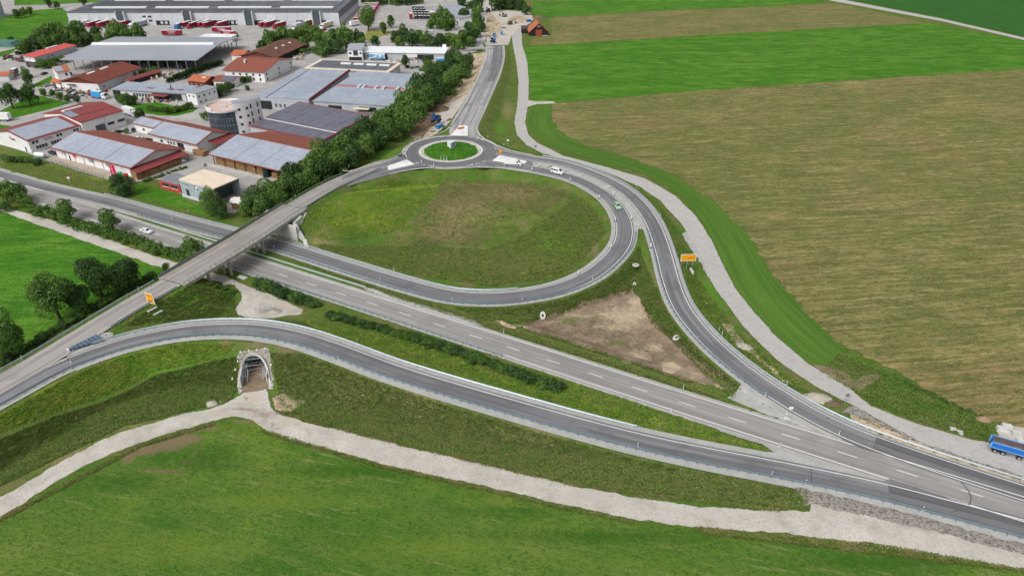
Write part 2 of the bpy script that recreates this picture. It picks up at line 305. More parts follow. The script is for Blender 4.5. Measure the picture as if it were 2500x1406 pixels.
M_MOWN = mat('mown_strip', L((86, 118, 46)), .95, [(L((68, 106, 38)), .6, .42, .6, .85, 'uv', (.02, 1, 1)), (L((104, 134, 56)), 1.4, .54, .7, .6, 'uv', (.04, 1, 1)), (L((56, 92, 30)), 2.5, .5, .7, .4)], (2, .5, .15), spec=.1)
M_MAIZE = mat('maize', L((56, 104, 42)), .9, [(L((42, 82, 34)), .4, .45, .6, .7, 'pos', (.1, 1, 1), .2)], (1, 1, .6), spec=.1)
M_GRAVEL = mat('gravel', L((186, 181, 172)), .95, [(L((204, 199, 190)), .12, .42, .62, .8), (L((166, 158, 146)), .3, .5, .68, .7), (L((148, 142, 134)), 2.2, .5, .68, .6), (L((210, 206, 200)), 7, .56, .7, .6)], (6, .6, .08), spec=.1)
M_TRACK = mat('track', L((178, 176, 173)), .9, [(L((184, 180, 176)), .25, .42, .62, .8), (L((146, 142, 136)), 1.2, .5, .68, .45), (L((192, 184, 170)), 3, .58, .7, .5)], (5, .4, .05), spec=.1)
M_SHOULD = mat('shoulder_gravel', L((168, 168, 164)), .95, [(L((184, 184, 180)), .4, .42, .6, .6), (L((146, 146, 140)), 3, .5, .68, .5), (L((190, 190, 186)), 8, .58, .7, .6)], (6, .5, .06), spec=.1)
M_SOIL = mat('soil', L((142, 124, 106)), .95, [(L((122, 104, 86)), .2, .42, .6, .8), (L((162, 146, 126)), .35, .5, .66, .8), (L((104, 108, 66)), .6, .58, .7, .7), (L((108, 92, 74)), 1.8, .5, .7, .6)], (2, .8, .2), spec=.1)
blend_in(M_SOIL, [('pale', L((190, 172, 146)), .9), ('green', L((98, 112, 62)), .8), ('wet', L((104, 84, 66)), .8)])
blend_in(M_GRAVEL, [('worn', L((192, 176, 156)), .7), ('wet', L((132, 108, 86)), .75)]); blend_in(M_MEADOW, [('tracksoil', L((128, 108, 88)), .9), ('darkgrass', L((50, 88, 26)), .75), ('yellowgrass', L((112, 128, 48)), .45)])
M_SAND = mat('pale_soil', L((182, 166, 142)), .95, [(L((204, 186, 156)), .4, .42, .6, .8), (L((128, 108, 86)), .8, .52, .64, .8), (L((116, 100, 80)), .25, .54, .64, .6)], (2, .6, .15), spec=.1)
M_STONES = mat('stone_bank', L((158, 152, 144)), .95, [(L((104, 98, 88)), 1.8, .46, .6, .85), (L((188, 184, 178)), 3, .54, .68, .8)], (3, 1, .3), spec=.1)
M_YARD = mat('yard_paving', L((164, 162, 160)), .9, [(L((180, 177, 172)), .05, .42, .6, .8), (L((144, 142, 140)), .2, .48, .66, .6), (L((178, 174, 168)), 1.2, .55, .7, .4)], (3, .3, .04), spec=.15)
M_PALEYD = mat('pale_paving', L((176, 164, 148)), .9, [(L((156, 146, 134)), .4, .45, .62, .6)], (3, .3, .04), spec=.15)
def asphalt(name, c, dk, lt): return mat(name, L(c), .85, [(L(dk), 1.0, .43, .6, .9, 'uv', (.012, 1, 1)), (L(lt), .55, .48, .62, .9, 'uv', (.02, 1, 1)), (L(dk), .12, .5, .64, .6), (L(lt), .3, .56, .62, .4, 'uv', (.12, 1, 1)), (L(lt), 4, .56, .72, .4)], (10, .3, .02), spec=.25)
M_ASPN = asphalt('new_asphalt', (118, 118, 121), (100, 100, 103), (140, 140, 141))
M_ASPD = asphalt('dark_asphalt', (106, 106, 108), (88, 88, 91), (126, 126, 127))
M_ASPO = asphalt('old_asphalt', (152, 149, 146), (134, 131, 128), (166, 163, 160))
M_ASPB = asphalt('bridge_asphalt', (156, 152, 148), (136, 132, 128), (172, 168, 164))
M_ASPR = asphalt('site_asphalt', (150, 150, 150), (120, 120, 124), (176, 174, 172))
M_PAINT = mat('road_paint', L((236, 236, 234)), .7, [(L((206, 206, 202)), 3, .5, .7, .5)])
M_WHITE = mat('island_surface', L((232, 232, 230)), .8, [(L((214, 214, 212)), 1.5, .45, .65, .5)])
M_KERB = mat('kerb', L((214, 214, 210)), .8)
M_TAR = mat('tar_seam', L((84, 84, 86)), .9)

# ------------------------------------------------------------------ terrain mesh with land-cover weights
def blob(u, v, ru, rv, z=0):
    c = P(u, v, z); e = abs(P(u + ru, v, z)[0] - c[0]); f = abs(P(u, v - rv, z)[1] - P(u, v + rv, z)[1]) / 2
    return np.exp(-(((XX - c[0]) / e) ** 2 + ((YY - c[1]) / f) ** 2))
COVER = {
 'dry': [(1130, 500, 110, 50, 3), (1250, 470, 120, 35, 3), (1100, 560, 90, 35, 1), (1250, 640, 130, 40, 0), (1120, 630, 120, 35, 0), (800, 590, 60, 20, 0), (470, 565, 60, 14, 0), (900, 660, 100, 16, 0), (1050, 990, 120, 40, 0), (1300, 1080, 140, 40, 0), (850, 960, 100, 30, 2), (200, 1120, 120, 40, 0), (1640, 1040, 60, 14, 0), (1750, 1070, 60, 12, 0), (1640, 760, 60, 20, 0), (1240, 270, 20, 30, 0), (330, 1040, 40, 15, 0)],
 'lush': [(850, 500, 80, 30, 4), (950, 470, 90, 25, 3), (1350, 590, 90, 40, 1), (1550, 610, 25, 40, 2), (950, 850, 120, 20, 0), (1250, 940, 150, 20, 0), (700, 700, 90, 25, 0), (940, 370, 50, 25, 1), (1220, 310, 25, 20, 1), (1350, 730, 160, 12, 0), (470, 740, 60, 20, 3), (1100, 365, 50, 14, 3), (2250, 940, 120, 60, 0), (1740, 720, 30, 60, 0), (400, 900, 160, 20, 3), (560, 960, 60, 30, 0), (1480, 1000, 160, 14, 0)],
 'dark': [(850, 580, 70, 20, 1), (760, 560, 25, 40, 2), (1040, 600, 50, 25, 0), (1230, 735, 200, 10, 0), (1640, 900, 20, 20, 0), (450, 960, 140, 18, 1), (150, 1060, 150, 22, 0), (2200, 920, 60, 20, 0), (1100, 380, 70, 12, 3), (720, 900, 30, 20, 2), (230, 780, 200, 20, 3), (1780, 900, 40, 20, 0)],
 'yellow': [(860, 500, 80, 24, 4), (960, 460, 60, 18, 3.5), (900, 530, 90, 22, 3.5), (830, 545, 40, 12, 3), (300, 880, 200, 14, 3), (150, 400, 80, 8, 0), (240, 435, 50, 8, 0), (80, 980, 140, 25, 2), (870, 640, 60, 10, 0)],
 'soil': [(640, 845, 60, 8, 5), (700, 860, 40, 12, 4), (560, 850, 30, 10, 4), (820, 490, 30, 8, 5), (950, 385, 25, 4, 2), (1060, 665, 50, 6, 0), (1400, 690, 60, 3, 1), (1200, 690, 120, 5, 0), (1450, 600, 12, 50, 1), (2080, 905, 60, 25, 0), (2130, 950, 40, 20, 0), (2330, 1030, 30, 10, 0), (1770, 790, 30, 10, 0), (320, 770, 20, 8, 5), (350, 1010, 60, 6, 0), (650, 590, 20, 16, 0)]}
def build_terrain():
    ny, nxx = XX.shape; v = np.stack([XX.ravel(), YY.ravel(), HH.ravel()], 1)
    idx = np.arange(ny * nxx).reshape(ny, nxx); f = np.stack([idx[:-1, :-1], idx[:-1, 1:], idx[1:, 1:], idx[1:, :-1]], -1).reshape(-1, 4)
    c = v[f].mean(1); f = f[~in_tunnel(c[:, 0], c[:, 1], c[:, 2])]
    o = mesh('ground', v, f, M_VERGE, smooth=True); o['kind'] = 'structure'
    for an, bl in COVER.items():
        w = np.zeros(XX.shape)
        for q in bl: w = np.maximum(w, blob(*q))
        a = o.data.attributes.new(an, 'FLOAT', 'POINT'); a.data.foreach_set('value', (w.ravel() * .5).astype(np.float32))
    return o
TERR = build_terrain()
def jitter_poly(pts, step, amp, seed):
    """edge broken up by smooth wobble plus small random bites"""
    r = random.Random(seed); out = []; n = len(pts); ph = [r.uniform(0, 6.3) for _ in range(4)]; s = 0.0
    for i in range(n):
        a, b = np.array(pts[i][:2]), np.array(pts[(i + 1) % n][:2]); l = np.linalg.norm(b - a); k = min(260, max(1, int(l / (step * .55))))
        nr = np.array([b[1] - a[1], a[0] - b[0]]) / (l + 1e-9)
        for j in range(k):
            q = s + l * j / k; w = .45 * math.sin(q * .55 + ph[0]) + .35 * math.sin(q * 1.37 + ph[1]) + .3 * math.sin(q * .21 + ph[2]) + r.uniform(-.55, .55)
            out.append(a + (b - a) * j / k + nr * amp * w * .8)
        s += l
    return out
PCOVER = {'pale': [(1500, 790, 60, 14), (1420, 765, 40, 10), (1560, 860, 40, 16), (1530, 765, 70, 34), (1555, 735, 30, 14), (1640, 890, 40, 22), (1700, 915, 45, 18), (1600, 840, 30, 14), (1480, 762, 30, 12), (1760, 945, 30, 8), (1280, 800, 20, 8), (1440, 50, 1, 1)], 'green': [(400, 1135, 60, 12), (470, 1110, 16, 10), (360, 1090, 20, 8), (1400, 775, 50, 12), (1510, 830, 30, 10), (1460, 800, 26, 8), (1350, 800, 30, 6), (1640, 860, 20, 8), (440, 1080, 20, 6), (350, 1120, 16, 6)],
 'wet': [(1330, 800, 24, 14), (640, 1012, 46, 8), (600, 1000, 40, 5), (600, 975, 12, 6), (668, 1040, 14, 10), (1360, 825, 20, 6)], 'worn': [(620, 975, 30, 14), (700, 1030, 60, 12), (2050, 1250, 60, 10), (2200, 1300, 120, 12), (540, 1010, 60, 8), (690, 745, 40, 12), (1500, 1265, 300, 5), (1000, 1155, 300, 5), (300, 1100, 200, 6)],
 'tracksoil': [(440, 1072, 48, 16), (400, 1088, 50, 14), (350, 1104, 34, 10), (312, 1120, 14, 14), (400, 1152, 60, 3.5), (455, 1132, 20, 5), (478, 1106, 8, 10), (600, 1030, 40, 5), (500, 1045, 30, 6)], 'darkgrass': [(900, 1150, 300, 20), (1500, 1310, 400, 25), (500, 1120, 140, 50), (2200, 1370, 300, 30), (1250, 1250, 200, 20), (300, 1180, 120, 30)], 'yellowgrass': [(700, 1225, 260, 30), (420, 1340, 300, 50), (1050, 1340, 300, 40), (1500, 1390, 300, 30)]}
_lay = [0.0]
def patch(name, px, m, layer=1, jit=.25, step=1.1, world=False, smooth=0):
    pts = [np.array(q, float) for q in px] if world else [G(*q) for q in px]
    if smooth:
        q = crom(np.array([[*p[:2], 0] for p in pts + [pts[0]]]), smooth); pts = [w for w in q[:-1]]
    bd = jitter_poly(pts, step, jit, hash(name) % 1000 if False else len(px) * 7 + layer)
    xs, ys = [p[0] for p in bd], [p[1] for p in bd]
    i0, i1 = np.searchsorted(GX, min(xs)), np.searchsorted(GX, max(xs)); j0, j1 = np.searchsorted(GY, min(ys)), np.searchsorted(GY, max(ys))
    inner = []
    if i1 > i0 and j1 > j0:
        sub = np.s_[j0:j1, i0:i1]; x, y, h = XX[sub], YY[sub], HH[sub]
        e = np.pad(HH, 1, mode='edge'); rngh = sum(np.abs(e[1 + a:e.shape[0] - 1 + a, 1 + b:e.shape[1] - 1 + b] - HH) for a, b in ((0, 1), (1, 0), (0, -1), (-1, 0)))[sub]
        ok = inside(x, y, [tuple(p) for p in pts]) & ((rngh > .004) | ((m in (M_SOIL, M_GRAVEL, M_MEADOW)) & ((np.add.outer(np.arange(j0, j1), np.arange(i0, i1)) % 2) == 0)))
        inner = list(zip(x[ok], y[ok]))
    v2 = [Vector((float(p[0]), float(p[1]))) for p in bd] + [Vector((float(a), float(b))) for a, b in inner]; n = len(bd)
    vo, _, fo, *_ = delaunay_2d_cdt(v2, [(i, (i + 1) % n) for i in range(n)], [], 1, 1e-4)
    vv = np.array([[q.x, q.y] for q in vo]); _lay[0] += .0013; z = Hs(vv[:, 0], vv[:, 1]) + .045 * layer + _lay[0] % .04
    f = np.array([t for t in fo if len(t) == 3]); v = np.column_stack([vv, z]); c = v[f].mean(1)
    f = f[~in_tunnel(c[:, 0], c[:, 1], c[:, 2])]; e1 = v[f[:, 1]] - v[f[:, 0]]; e2 = v[f[:, 2]] - v[f[:, 0]]
    flip = (e1[:, 0] * e2[:, 1] - e1[:, 1] * e2[:, 0]) < 0; f[flip] = f[flip][:, ::-1]
    o = mesh(name, v, f, m, smooth=True)
    if m in (M_SOIL, M_GRAVEL, M_MEADOW):
        for an, bl in PCOVER.items():
            w = np.zeros(len(v))
            for bu, bv, ru, rv in bl:
                c0 = P(bu, bv); e0 = abs(P(bu + ru, bv)[0] - c0[0]); f0 = abs(P(bu, bv - rv)[1] - P(bu, bv + rv)[1]) / 2; w = np.maximum(w, np.exp(-(((v[:, 0] - c0[0]) / e0) ** 2 + ((v[:, 1] - c0[1]) / f0) ** 2)))
            w = np.minimum(1, w * (2.1 if an == 'tracksoil' else 1)); o.data.attributes.new(an, 'FLOAT', 'POINT').data.foreach_set('value', (w * .5).astype(np.float32))
    return tag(o, kind='structure')

patch('meadow', [(-700, 1700), (-400, 1482), (-150, 1350), (0, 1264), (100, 1202), (200, 1142), (337, 1084), (470, 1045), (575, 1019), (617, 1027), (650, 1054), (775, 1093), (925, 1132), (1100, 1172), (1250, 1204), (1400, 1238), (1550, 1271), (1700, 1289), (1900, 1302), (2025, 1318), (2250, 1352), (2500, 1394), (2900, 1465), (3600, 1600), (4200, 2000), (1250, 3600), (-2600, 2200)], M_MEADOW, 1, .3)
patch('meadow', [(-1500, 20), (-1000, 190), (-300, 444), (0, 517), (175, 578), (312, 626), (375, 649), (402, 660), (380, 680), (300, 722), (150, 806), (0, 893), (-200, 1010), (-600, 1250), (-1600, 1000)], M_GREEN, 1, .25)
patch('farm_track', [(-1000, 170), (-300, 420), (0, 502), (175, 553), (312, 603), (400, 633), (480, 655), (560, 678), (598, 698), (640, 712), (700, 735), (738, 757), (735, 768), (700, 772), (672, 776), (640, 778), (600, 776), (578, 768), (576, 752), (588, 735), (590, 715), (575, 697), (540, 690), (470, 672), (375, 648), (312, 626), (175, 578), (0, 516), (-300, 440), (-1000, 184)], M_GRAVEL, 2, .3)
patch('gravel_track', [(-700, 1580), (-400, 1402), (-150, 1292), (0, 1215), (125, 1142), (225, 1087), (300, 1055), (375, 1032), (450, 1010), (525, 995), (560, 982), (587, 966), (600, 950), (648, 950), (655, 965), (662, 992), (682, 1010), (750, 1032), (900, 1068), (1025, 1098), (1200, 1140), (1400, 1186), (1550, 1215), (1700, 1236), (1900, 1248), (1978, 1250), (1980, 1222), (2100, 1252), (2300, 1300), (2500, 1352), (2900, 1452), (3600, 1600), (3600, 1640), (2900, 1482), (2700, 1432), (2500, 1392), (2250, 1350), (2025, 1316), (1900, 1300), (1700, 1287), (1550, 1269), (1400, 1236), (1250, 1202), (1100, 1170), (925, 1130), (775, 1091), (650, 1052), (617, 1025), (575, 1017), (512, 1030), (400, 1062), (337, 1082), (200, 1140), (0, 1262), (-150, 1345), (-400, 1480), (-700, 1700)], M_GRAVEL, 2, .3)
patch('stone_bank', [(1940, 1183), (1965, 1190), (1990, 1192), (2100, 1222), (2250, 1262), (2500, 1326), (2900, 1436), (2900, 1456), (2500, 1356), (2300, 1304), (2100, 1256), (1985, 1232), (1962, 1240), (1955, 1212)], M_STONES, 3, .4, .8)
patch('pale_soil', [(664, 972), (690, 962), (715, 975), (745, 980), (720, 1000), (690, 1008), (672, 1000)], M_SAND, 3, .4, .6)
# fields on the right
patch('field', [(1295, 8), (1420, 0), (1700, -80), (2300, -60), (2020, -2), (2010, 8), (1900, 15), (1600, 27), (1340, 43), (1312, 46), (1300, 38)], M_GREEN, 1, .4, 3)
patch('stubble_field', [(1342, 44), (1600, 28), (1900, 16), (2018, 9), (2045, 10), (2262, 57), (1800, 82), (1500, 100), (1294, 112), (1300, 96), (1345, 88), (1348, 70)], M_STUB, 1, .4, 2)
patch('field', [(1280, 114), (1500, 101), (1800, 83), (2266, 58), (2500, 100), (2800, 158), (2500, 169), (2100, 195), (1700, 222), (1350, 251), (1299, 248), (1292, 200), (1287, 150)], M_GREEN, 1, .4, 2)
patch('stubble_field', [(1350, 254), (1700, 223), (2100, 196), (2500, 170), (3400, 110), (4500, 700), (3200, 1290), (2900, 1210), (2500, 1062), (2400, 1022), (2320, 985), (2240, 935), (2150, 888), (2060, 850), (2000, 795), (1900, 690), (1830, 580), (1750, 500), (1650, 430), (1550, 390), (1450, 362), (1370, 325), (1345, 290)], M_STUB, 3, 1.1, 1.2)
patch('field_road', [(1990, -8), (2045, -2), (2300, 47), (2500, 93), (2800, 150), (3400, 260), (3400, 270), (2800, 157), (2500, 99), (2300, 53), (2030, 3)], M_TRACK, 2, .2, 3)
patch('maize_field', [(2052, -3), (2600, -110), (4000, 60), (3400, 250), (2800, 148), (2500, 91), (2300, 45)], M_MAIZE, 1, .4, 3)
# mown strip between farm road and stubble, laid with its own lengthwise grain
SA = crom(wp([(1297, 252, 0), (1288, 300, 0), (1318, 350, 0), (1378, 382, 0), (1500, 413, 0), (1577, 436, 0), (1652, 479, 0), (1703, 530, 0), (1740, 587, 0), (1765, 642, 0), (1795, 700, 0), (1833, 750, 0), (1890, 814, 0), (1977, 888, 0), (2010, 905, 0)]), 2.5)
SB = wp([(1352, 253, 0), (1347, 290, 0), (1372, 325, 0), (1451, 363, 0), (1551, 391, 0), (1651, 431, 0), (1751, 501, 0), (1831, 581, 0), (1901, 691, 0), (2001, 796, 0), (2060, 851, 0)])
def mown():
    B = crom(SB, 2.5); n = len(SA); s = arclen(B); t = np.linspace(0, s[-1], n); B = np.stack([np.interp(t, s, B[:, i]) for i in range(3)], 1); A = SA
    m = 12; v = []; uv = []; sa = arclen(A)
    for j in range(m + 1):
        q = A * (1 - j / m) + B * (j / m); q[:, 2] = Hs(q[:, 0], q[:, 1]) + .07; v.append(q); uv.append(np.stack([sa, np.full(n, j / m * 13.0)], 1))
    v = np.vstack(v); uv = np.vstack(uv); f = []
    for j in range(m):
        i = np.arange(n - 1); f.append(np.stack([j * n + i, j * n + i + 1, (j + 1) * n + i + 1, (j + 1) * n + i], 1)[:, ::-1])
    tag(mesh('mown_strip', v, np.vstack(f), M_MOWN, uv=uv, smooth=True), kind='structure')
mown()
patch('farm_road', R8U + R8L[::-1], M_TRACK, 3, .15, 1.0)
patch('gravel_track', [(1288, 246), (1310, 249), (1352, 249), (1356, 254), (1310, 256), (1287, 262)], M_GRAVEL, 4, .3, .8)
patch('gravel_verge', [(1664, 570), (1678, 565), (1716, 628), (1738, 690), (1722, 664), (1700, 625), (1680, 600)], M_SHOULD, 2, .5, .8)
patch('pale_soil', [(1760, 792), (1785, 790), (1797, 812), (1815, 832), (1835, 845), (1860, 880), (1895, 900), (1905, 925), (1942, 940), (1925, 938), (1895, 925), (1880, 900), (1840, 870), (1800, 845), (1780, 815)], M_SAND, 2, .5, .7)
patch('bare_soil', [(1985, 892), (2040, 900), (2090, 925), (2140, 912), (2152, 925), (2100, 952), (2075, 948), (2030, 925)], M_SOIL, 2, .5, .8)
patch('gravel_bank', [(2050, 1008), (2085, 992), (2132, 1018), (2275, 1097), (2400, 1142), (2520, 1176), (2520, 1170), (2500, 1166), (2380, 1125), (2250, 1082), (2150, 1040), (2075, 1012)], M_STONES, 4, .4, .8)
patch('gravel_bank', [(2075, 1012), (2150, 1040), (2250, 1082), (2380, 1125), (2500, 1166), (2900, 1285), (2900, 1300), (2500, 1182), (2325, 1130), (2200, 1083), (2080, 1030)], M_SAND, 3, .4, .8)
patch('gravel_area', [(2434, 1072), (2440, 1050), (2465, 1038), (2520, 1052), (2700, 1100), (2700, 1160), (2500, 1110)], M_GRAVEL, 4, .3, .7)
# basin and gores
patch('bare_soil', BASIN, M_SOIL, 2, 1.0, .6)
patch('pale_soil', [(1617, 890), (1640, 885), (1663, 898), (1645, 915), (1617, 908)], mat('sand_pad', L((190, 172, 146)), .95, [(L((170, 150, 124)), 1, .5, .7, .6)]), 4, .2, .6)
patch('pale_soil', [(1208, 783), (1225, 785), (1262, 800), (1258, 806), (1232, 798)], M_SAND, 3, .2, .6)
patch('gravel_area', [(1797, 955), (1808, 938), (1820, 930), (1870, 968), (1932, 1008), (2045, 1065), (2110, 1092), (2000, 1056), (1880, 1015), (1808, 987), (1775, 972)], M_SHOULD, 2, .2, .8)
patch('gravel_area', [(1650, 1005), (1760, 1038), (1900, 1085), (2172, 1170), (2060, 1158), (1950, 1128), (1800, 1103), (1892, 1104), (1860, 1085), (1770, 1057), (1700, 1030)], M_SHOULD, 2, .2, .8)
patch('gravel_area', [(880, 700), (912, 706), (990, 733), (1075, 757), (1160, 783), (1185, 800), (1100, 780), (1000, 745), (900, 712)], M_SHOULD, 2, .25, .7)
patch('gravel_area', [(238, 818), (262, 812), (278, 815), (262, 830), (240, 838), (225, 840)], M_SHOULD, 2, .2, .6)
MED = [(1245, 392), (1290, 398), (1362, 402), (1425, 423), (1490, 453), (1525, 481), (1563, 532), (1574, 562), (1560, 560), (1550, 575), (1541, 562), (1536, 535), (1519, 503), (1497, 476), (1417, 432), (1362, 417), (1300, 405), (1245, 398)]
# yards and the building site
patch('yard', [(-260, 334), (-100, 340), (0, 352), (60, 372), (112, 392), (180, 412), (265, 437), (330, 445), (387, 438), (440, 473), (495, 495), (545, 520), (575, 522), (600, 500), (640, 470), (720, 425), (790, 375), (900, 290), (1030, 200), (1100, 150), (1180, 118), (1182, 60), (1186, 5), (1150, -60), (-700, -60)], M_YARD, 1, .15, 2)
patch('lawn', [(-700, 20), (-300, 50), (0, 46), (60, 27), (150, 21), (165, 30), (168, 56), (150, 70), (100, 78), (60, 98), (0, 110), (-300, 150), (-700, 100)], M_GREEN, 2, .3, 2)
patch('lawn', [(35, -6), (120, -14), (300, -20), (250, 0), (240, 6), (130, 12), (35, 15)], M_GREEN, 2, .3, 2)
patch('lawn', [(-300, 300), (0, 272), (60, 242), (95, 234), (172, 253), (120, 268), (40, 288), (0, 298), (-20, 302), (45, 312), (0, 322), (-300, 345)], M_LAWN, 2, .2, 1)
patch('lawn', [(68, 214), (125, 186), (134, 199), (105, 213)], M_LAWN, 2, .2, 1)
patch('lawn', [(0, 128), (40, 118), (55, 122), (0, 140), (-200, 170), (-200, 150)], M_LAWN, 2, .2, 1)
patch('lawn', [(290, 250), (340, 255), (380, 250), (440, 262), (485, 264), (470, 275), (430, 284), (390, 283), (345, 276), (305, 262)], M_LAWN, 2, .2, 1)
patch('lawn', [(888, 95), (896, 76), (930, 74), (957, 77), (950, 86), (920, 92), (900, 102)], mat('dry_lawn', L((138, 138, 70)), .95, [(L((104, 118, 50)), .2, .45, .6, .8)]), 2, .3, 1)
patch('lawn', [(330, 452), (345, 447), (380, 458), (440, 480), (520, 524), (590, 556), (562, 546), (450, 512), (370, 495), (320, 480)], M_LAWN, 1, .3, 1)
patch('pale_paving', [(108, 388), (150, 378), (205, 400), (280, 428), (265, 440), (180, 415)], M_PALEYD, 2, .1, 1)
patch('pale_soil', [(1150, 132), (1182, 128), (1186, 136), (1178, 165), (1163, 190), (1148, 222), (1136, 244), (1115, 272), (1102, 295), (1085, 312), (1058, 332), (1028, 342), (1042, 322), (1058, 300), (1055, 288), (1078, 258), (1100, 232), (1130, 190), (1148, 150)], M_SAND, 3, .3, 1)
patch('gravel_area', [(1070, 282), (1100, 250), (1140, 236), (1120, 268), (1104, 292), (1086, 312), (1060, 328), (1056, 318), (1066, 300)], M_GRAVEL, 4, .3, 1)
patch('bare_soil', [(985, 325), (1010, 292), (1050, 268), (1078, 245), (1112, 222), (1118, 232), (1085, 256), (1060, 284), (1062, 300), (1045, 322), (1015, 342)], M_SOIL, 3, .4, .8)
patch('gravel_area', [(1186, 112), (1176, 90), (1176, 45), (1186, 5), (1188, -10), (1206, -10), (1215, 25), (1290, 30), (1305, 45), (1295, 58), (1265, 70), (1248, 92), (1240, 112)], M_GRAVEL, 4, .3, 1.2)
patch('bare_soil', [(1182, 90), (1180, 32), (1198, 32), (1222, 60), (1224, 78), (1205, 94)], M_SAND, 5, .4, 1)
patch('bare_soil', [(1238, 52), (1250, 40), (1275, 40), (1288, 48), (1275, 56), (1250, 58)], M_SAND, 5, .3, 1)

# ------------------------------------------------------------------ road ribbons
def road(name, q, hw, m, lines, sh=None, z=0.0, dark=0.0):
    """asphalt, shoulders and painted edge lines; lines: list of (offset, width)"""
    if sh: strip('shoulder', off(q, -sh[0], z - .07), off(q, sh[1], z - .07), M_SHOULD, kind='structure', va=-sh[0], vb=sh[1])
    strip(name, off(q, -hw[0], z), off(q, hw[1], z), m, kind='structure', va=-hw[0] + 50, vb=hw[1] + 50)
    for o, w in lines: strip('road_marking', off(q, o - w / 2, z + .02), off(q, o + w / 2, z + .02), M_PAINT, kind='structure')
def cut(q, a, b):
    n = len(q); return q[int(a * n):int(b * n)]
def near(q, u, v, z=0): return int(np.argmin(np.linalg.norm(q[:, :2] - P(u, v, z)[:2], axis=1)))
road('highway', R1, (3.95, 3.85), M_ASPO, [(-3.5, .2), (3.35, .2)], (4.6, 4.7))
def dashes():
    s = arclen(R1); k = near(R1, 613.7, 647); s0 = s[k]; per = 10.9; mb = MB()
    for i in range(-60, 30):
        a = s0 + i * per; b = a + 3.7
        if a < s[0] or b > s[-1]: continue
        pa, pb = [np.array([np.interp(t, s, R1[:, j]) for j in range(3)]) for t in (a, b)]
        d = (pb - pa)[:2]; d /= np.linalg.norm(d); n = np.array([d[1], -d[0]]) * .09
        mb.add([(pa[0] - n[0], pa[1] - n[1], .02), (pa[0] + n[0], pa[1] + n[1], .02), (pb[0] + n[0], pb[1] + n[1], .02), (pb[0] - n[0], pb[1] - n[1], .02)], [(0, 1, 2, 3)])
    mb.build('lane_dashes', M_PAINT)['kind'] = 'structure'
dashes()
i2 = near(R2, 300, 503)
road('loop_ramp', R2, (2.9, 2.9), M_ASPN, [(-2.45, .18), (2.45, .18)], (4.2, 4.2), .012)
i3 = near(R3, 2140, 1085)
road('exit_ramp', R3[:i3 + 1], (2.75, 2.75), M_ASPN, [(-2.2, .18), (2.25, .2)], (3.9, 4.0), .012)
road('exit_ramp', R3[i3:], (2.75, 2.75), M_ASPD, [(-2.2, .18), (2.25, .2)], (3.2, 4.0), .012)
i4 = near(R4, 2180, 1200)
j4 = near(R4, 175, 880, 6.2)
road('slip_road', R4[:j4 + 1], (2.2, 2.45), M_ASPN, [(-2.0, .18)], (2.6, 3.9), .02)
road('slip_road', R4[j4:i4 + 1], (2.75, 2.45), M_ASPN, [(-2.1, .18)], (4.3, 4.3), .016)
road('slip_road', R4[i4:], (2.75, 2.45), M_ASPD, [(-2.1, .2)], (3.0, 4.4), .016)
road('old_road', R5, (3.6, 3.6), M_ASPB, [], None, 0)
def resn(q, n): s = arclen(q); t = np.linspace(0, s[-1], n); return np.stack([np.interp(t, s, q[:, i]) for i in range(3)], 1)
strip('approach', resn(RAU, 30) + [0, 0, .008], resn(RAL, 30) + [0, 0, .008], M_ASPN, kind='structure', va=0, vb=9)
strip('approach', resn(wp([(1130, 334, 3), (1185, 345, 3), (1215, 356, 3), (1250, 370, 3), (1300, 381, 3)]), 20) + [0, 0, .006], resn(wp([(1110, 410.5, 3), (1180, 410, 3), (1215, 410.5, 3), (1250, 413, 3), (1300, 419, 3)]), 20) + [0, 0, .006], M_ASPN, kind='structure', va=0, vb=9)
road('site_road', R7, (5.2, 5.2), M_ASPR, [], (6.4, 6.4), 0)
strip('new_surface', off(cut(R7, .5, 1), -1.5, .03), off(cut(R7, .5, 1), 4.6, .03), M_ASPN, kind='structure', va=0, vb=6)
R7b = crom(wp([(1206, 120, 1.1), (1180, 119, 1), (1140, 120, .6), (1090, 122, .3), (1050, 124, .2)]), 2)
strip('side_road', off(R7b, -3.4, .03), off(R7b, 3.0, .03), M_ASPR, kind='structure', va=0, vb=6)
strip('kerb', off(R7b, 3.0, .1), off(R7b, 3.6, .1), M_KERB, kind='structure')
patch('median_paving', MED, M_SHOULD, 4, .05, 1.0)
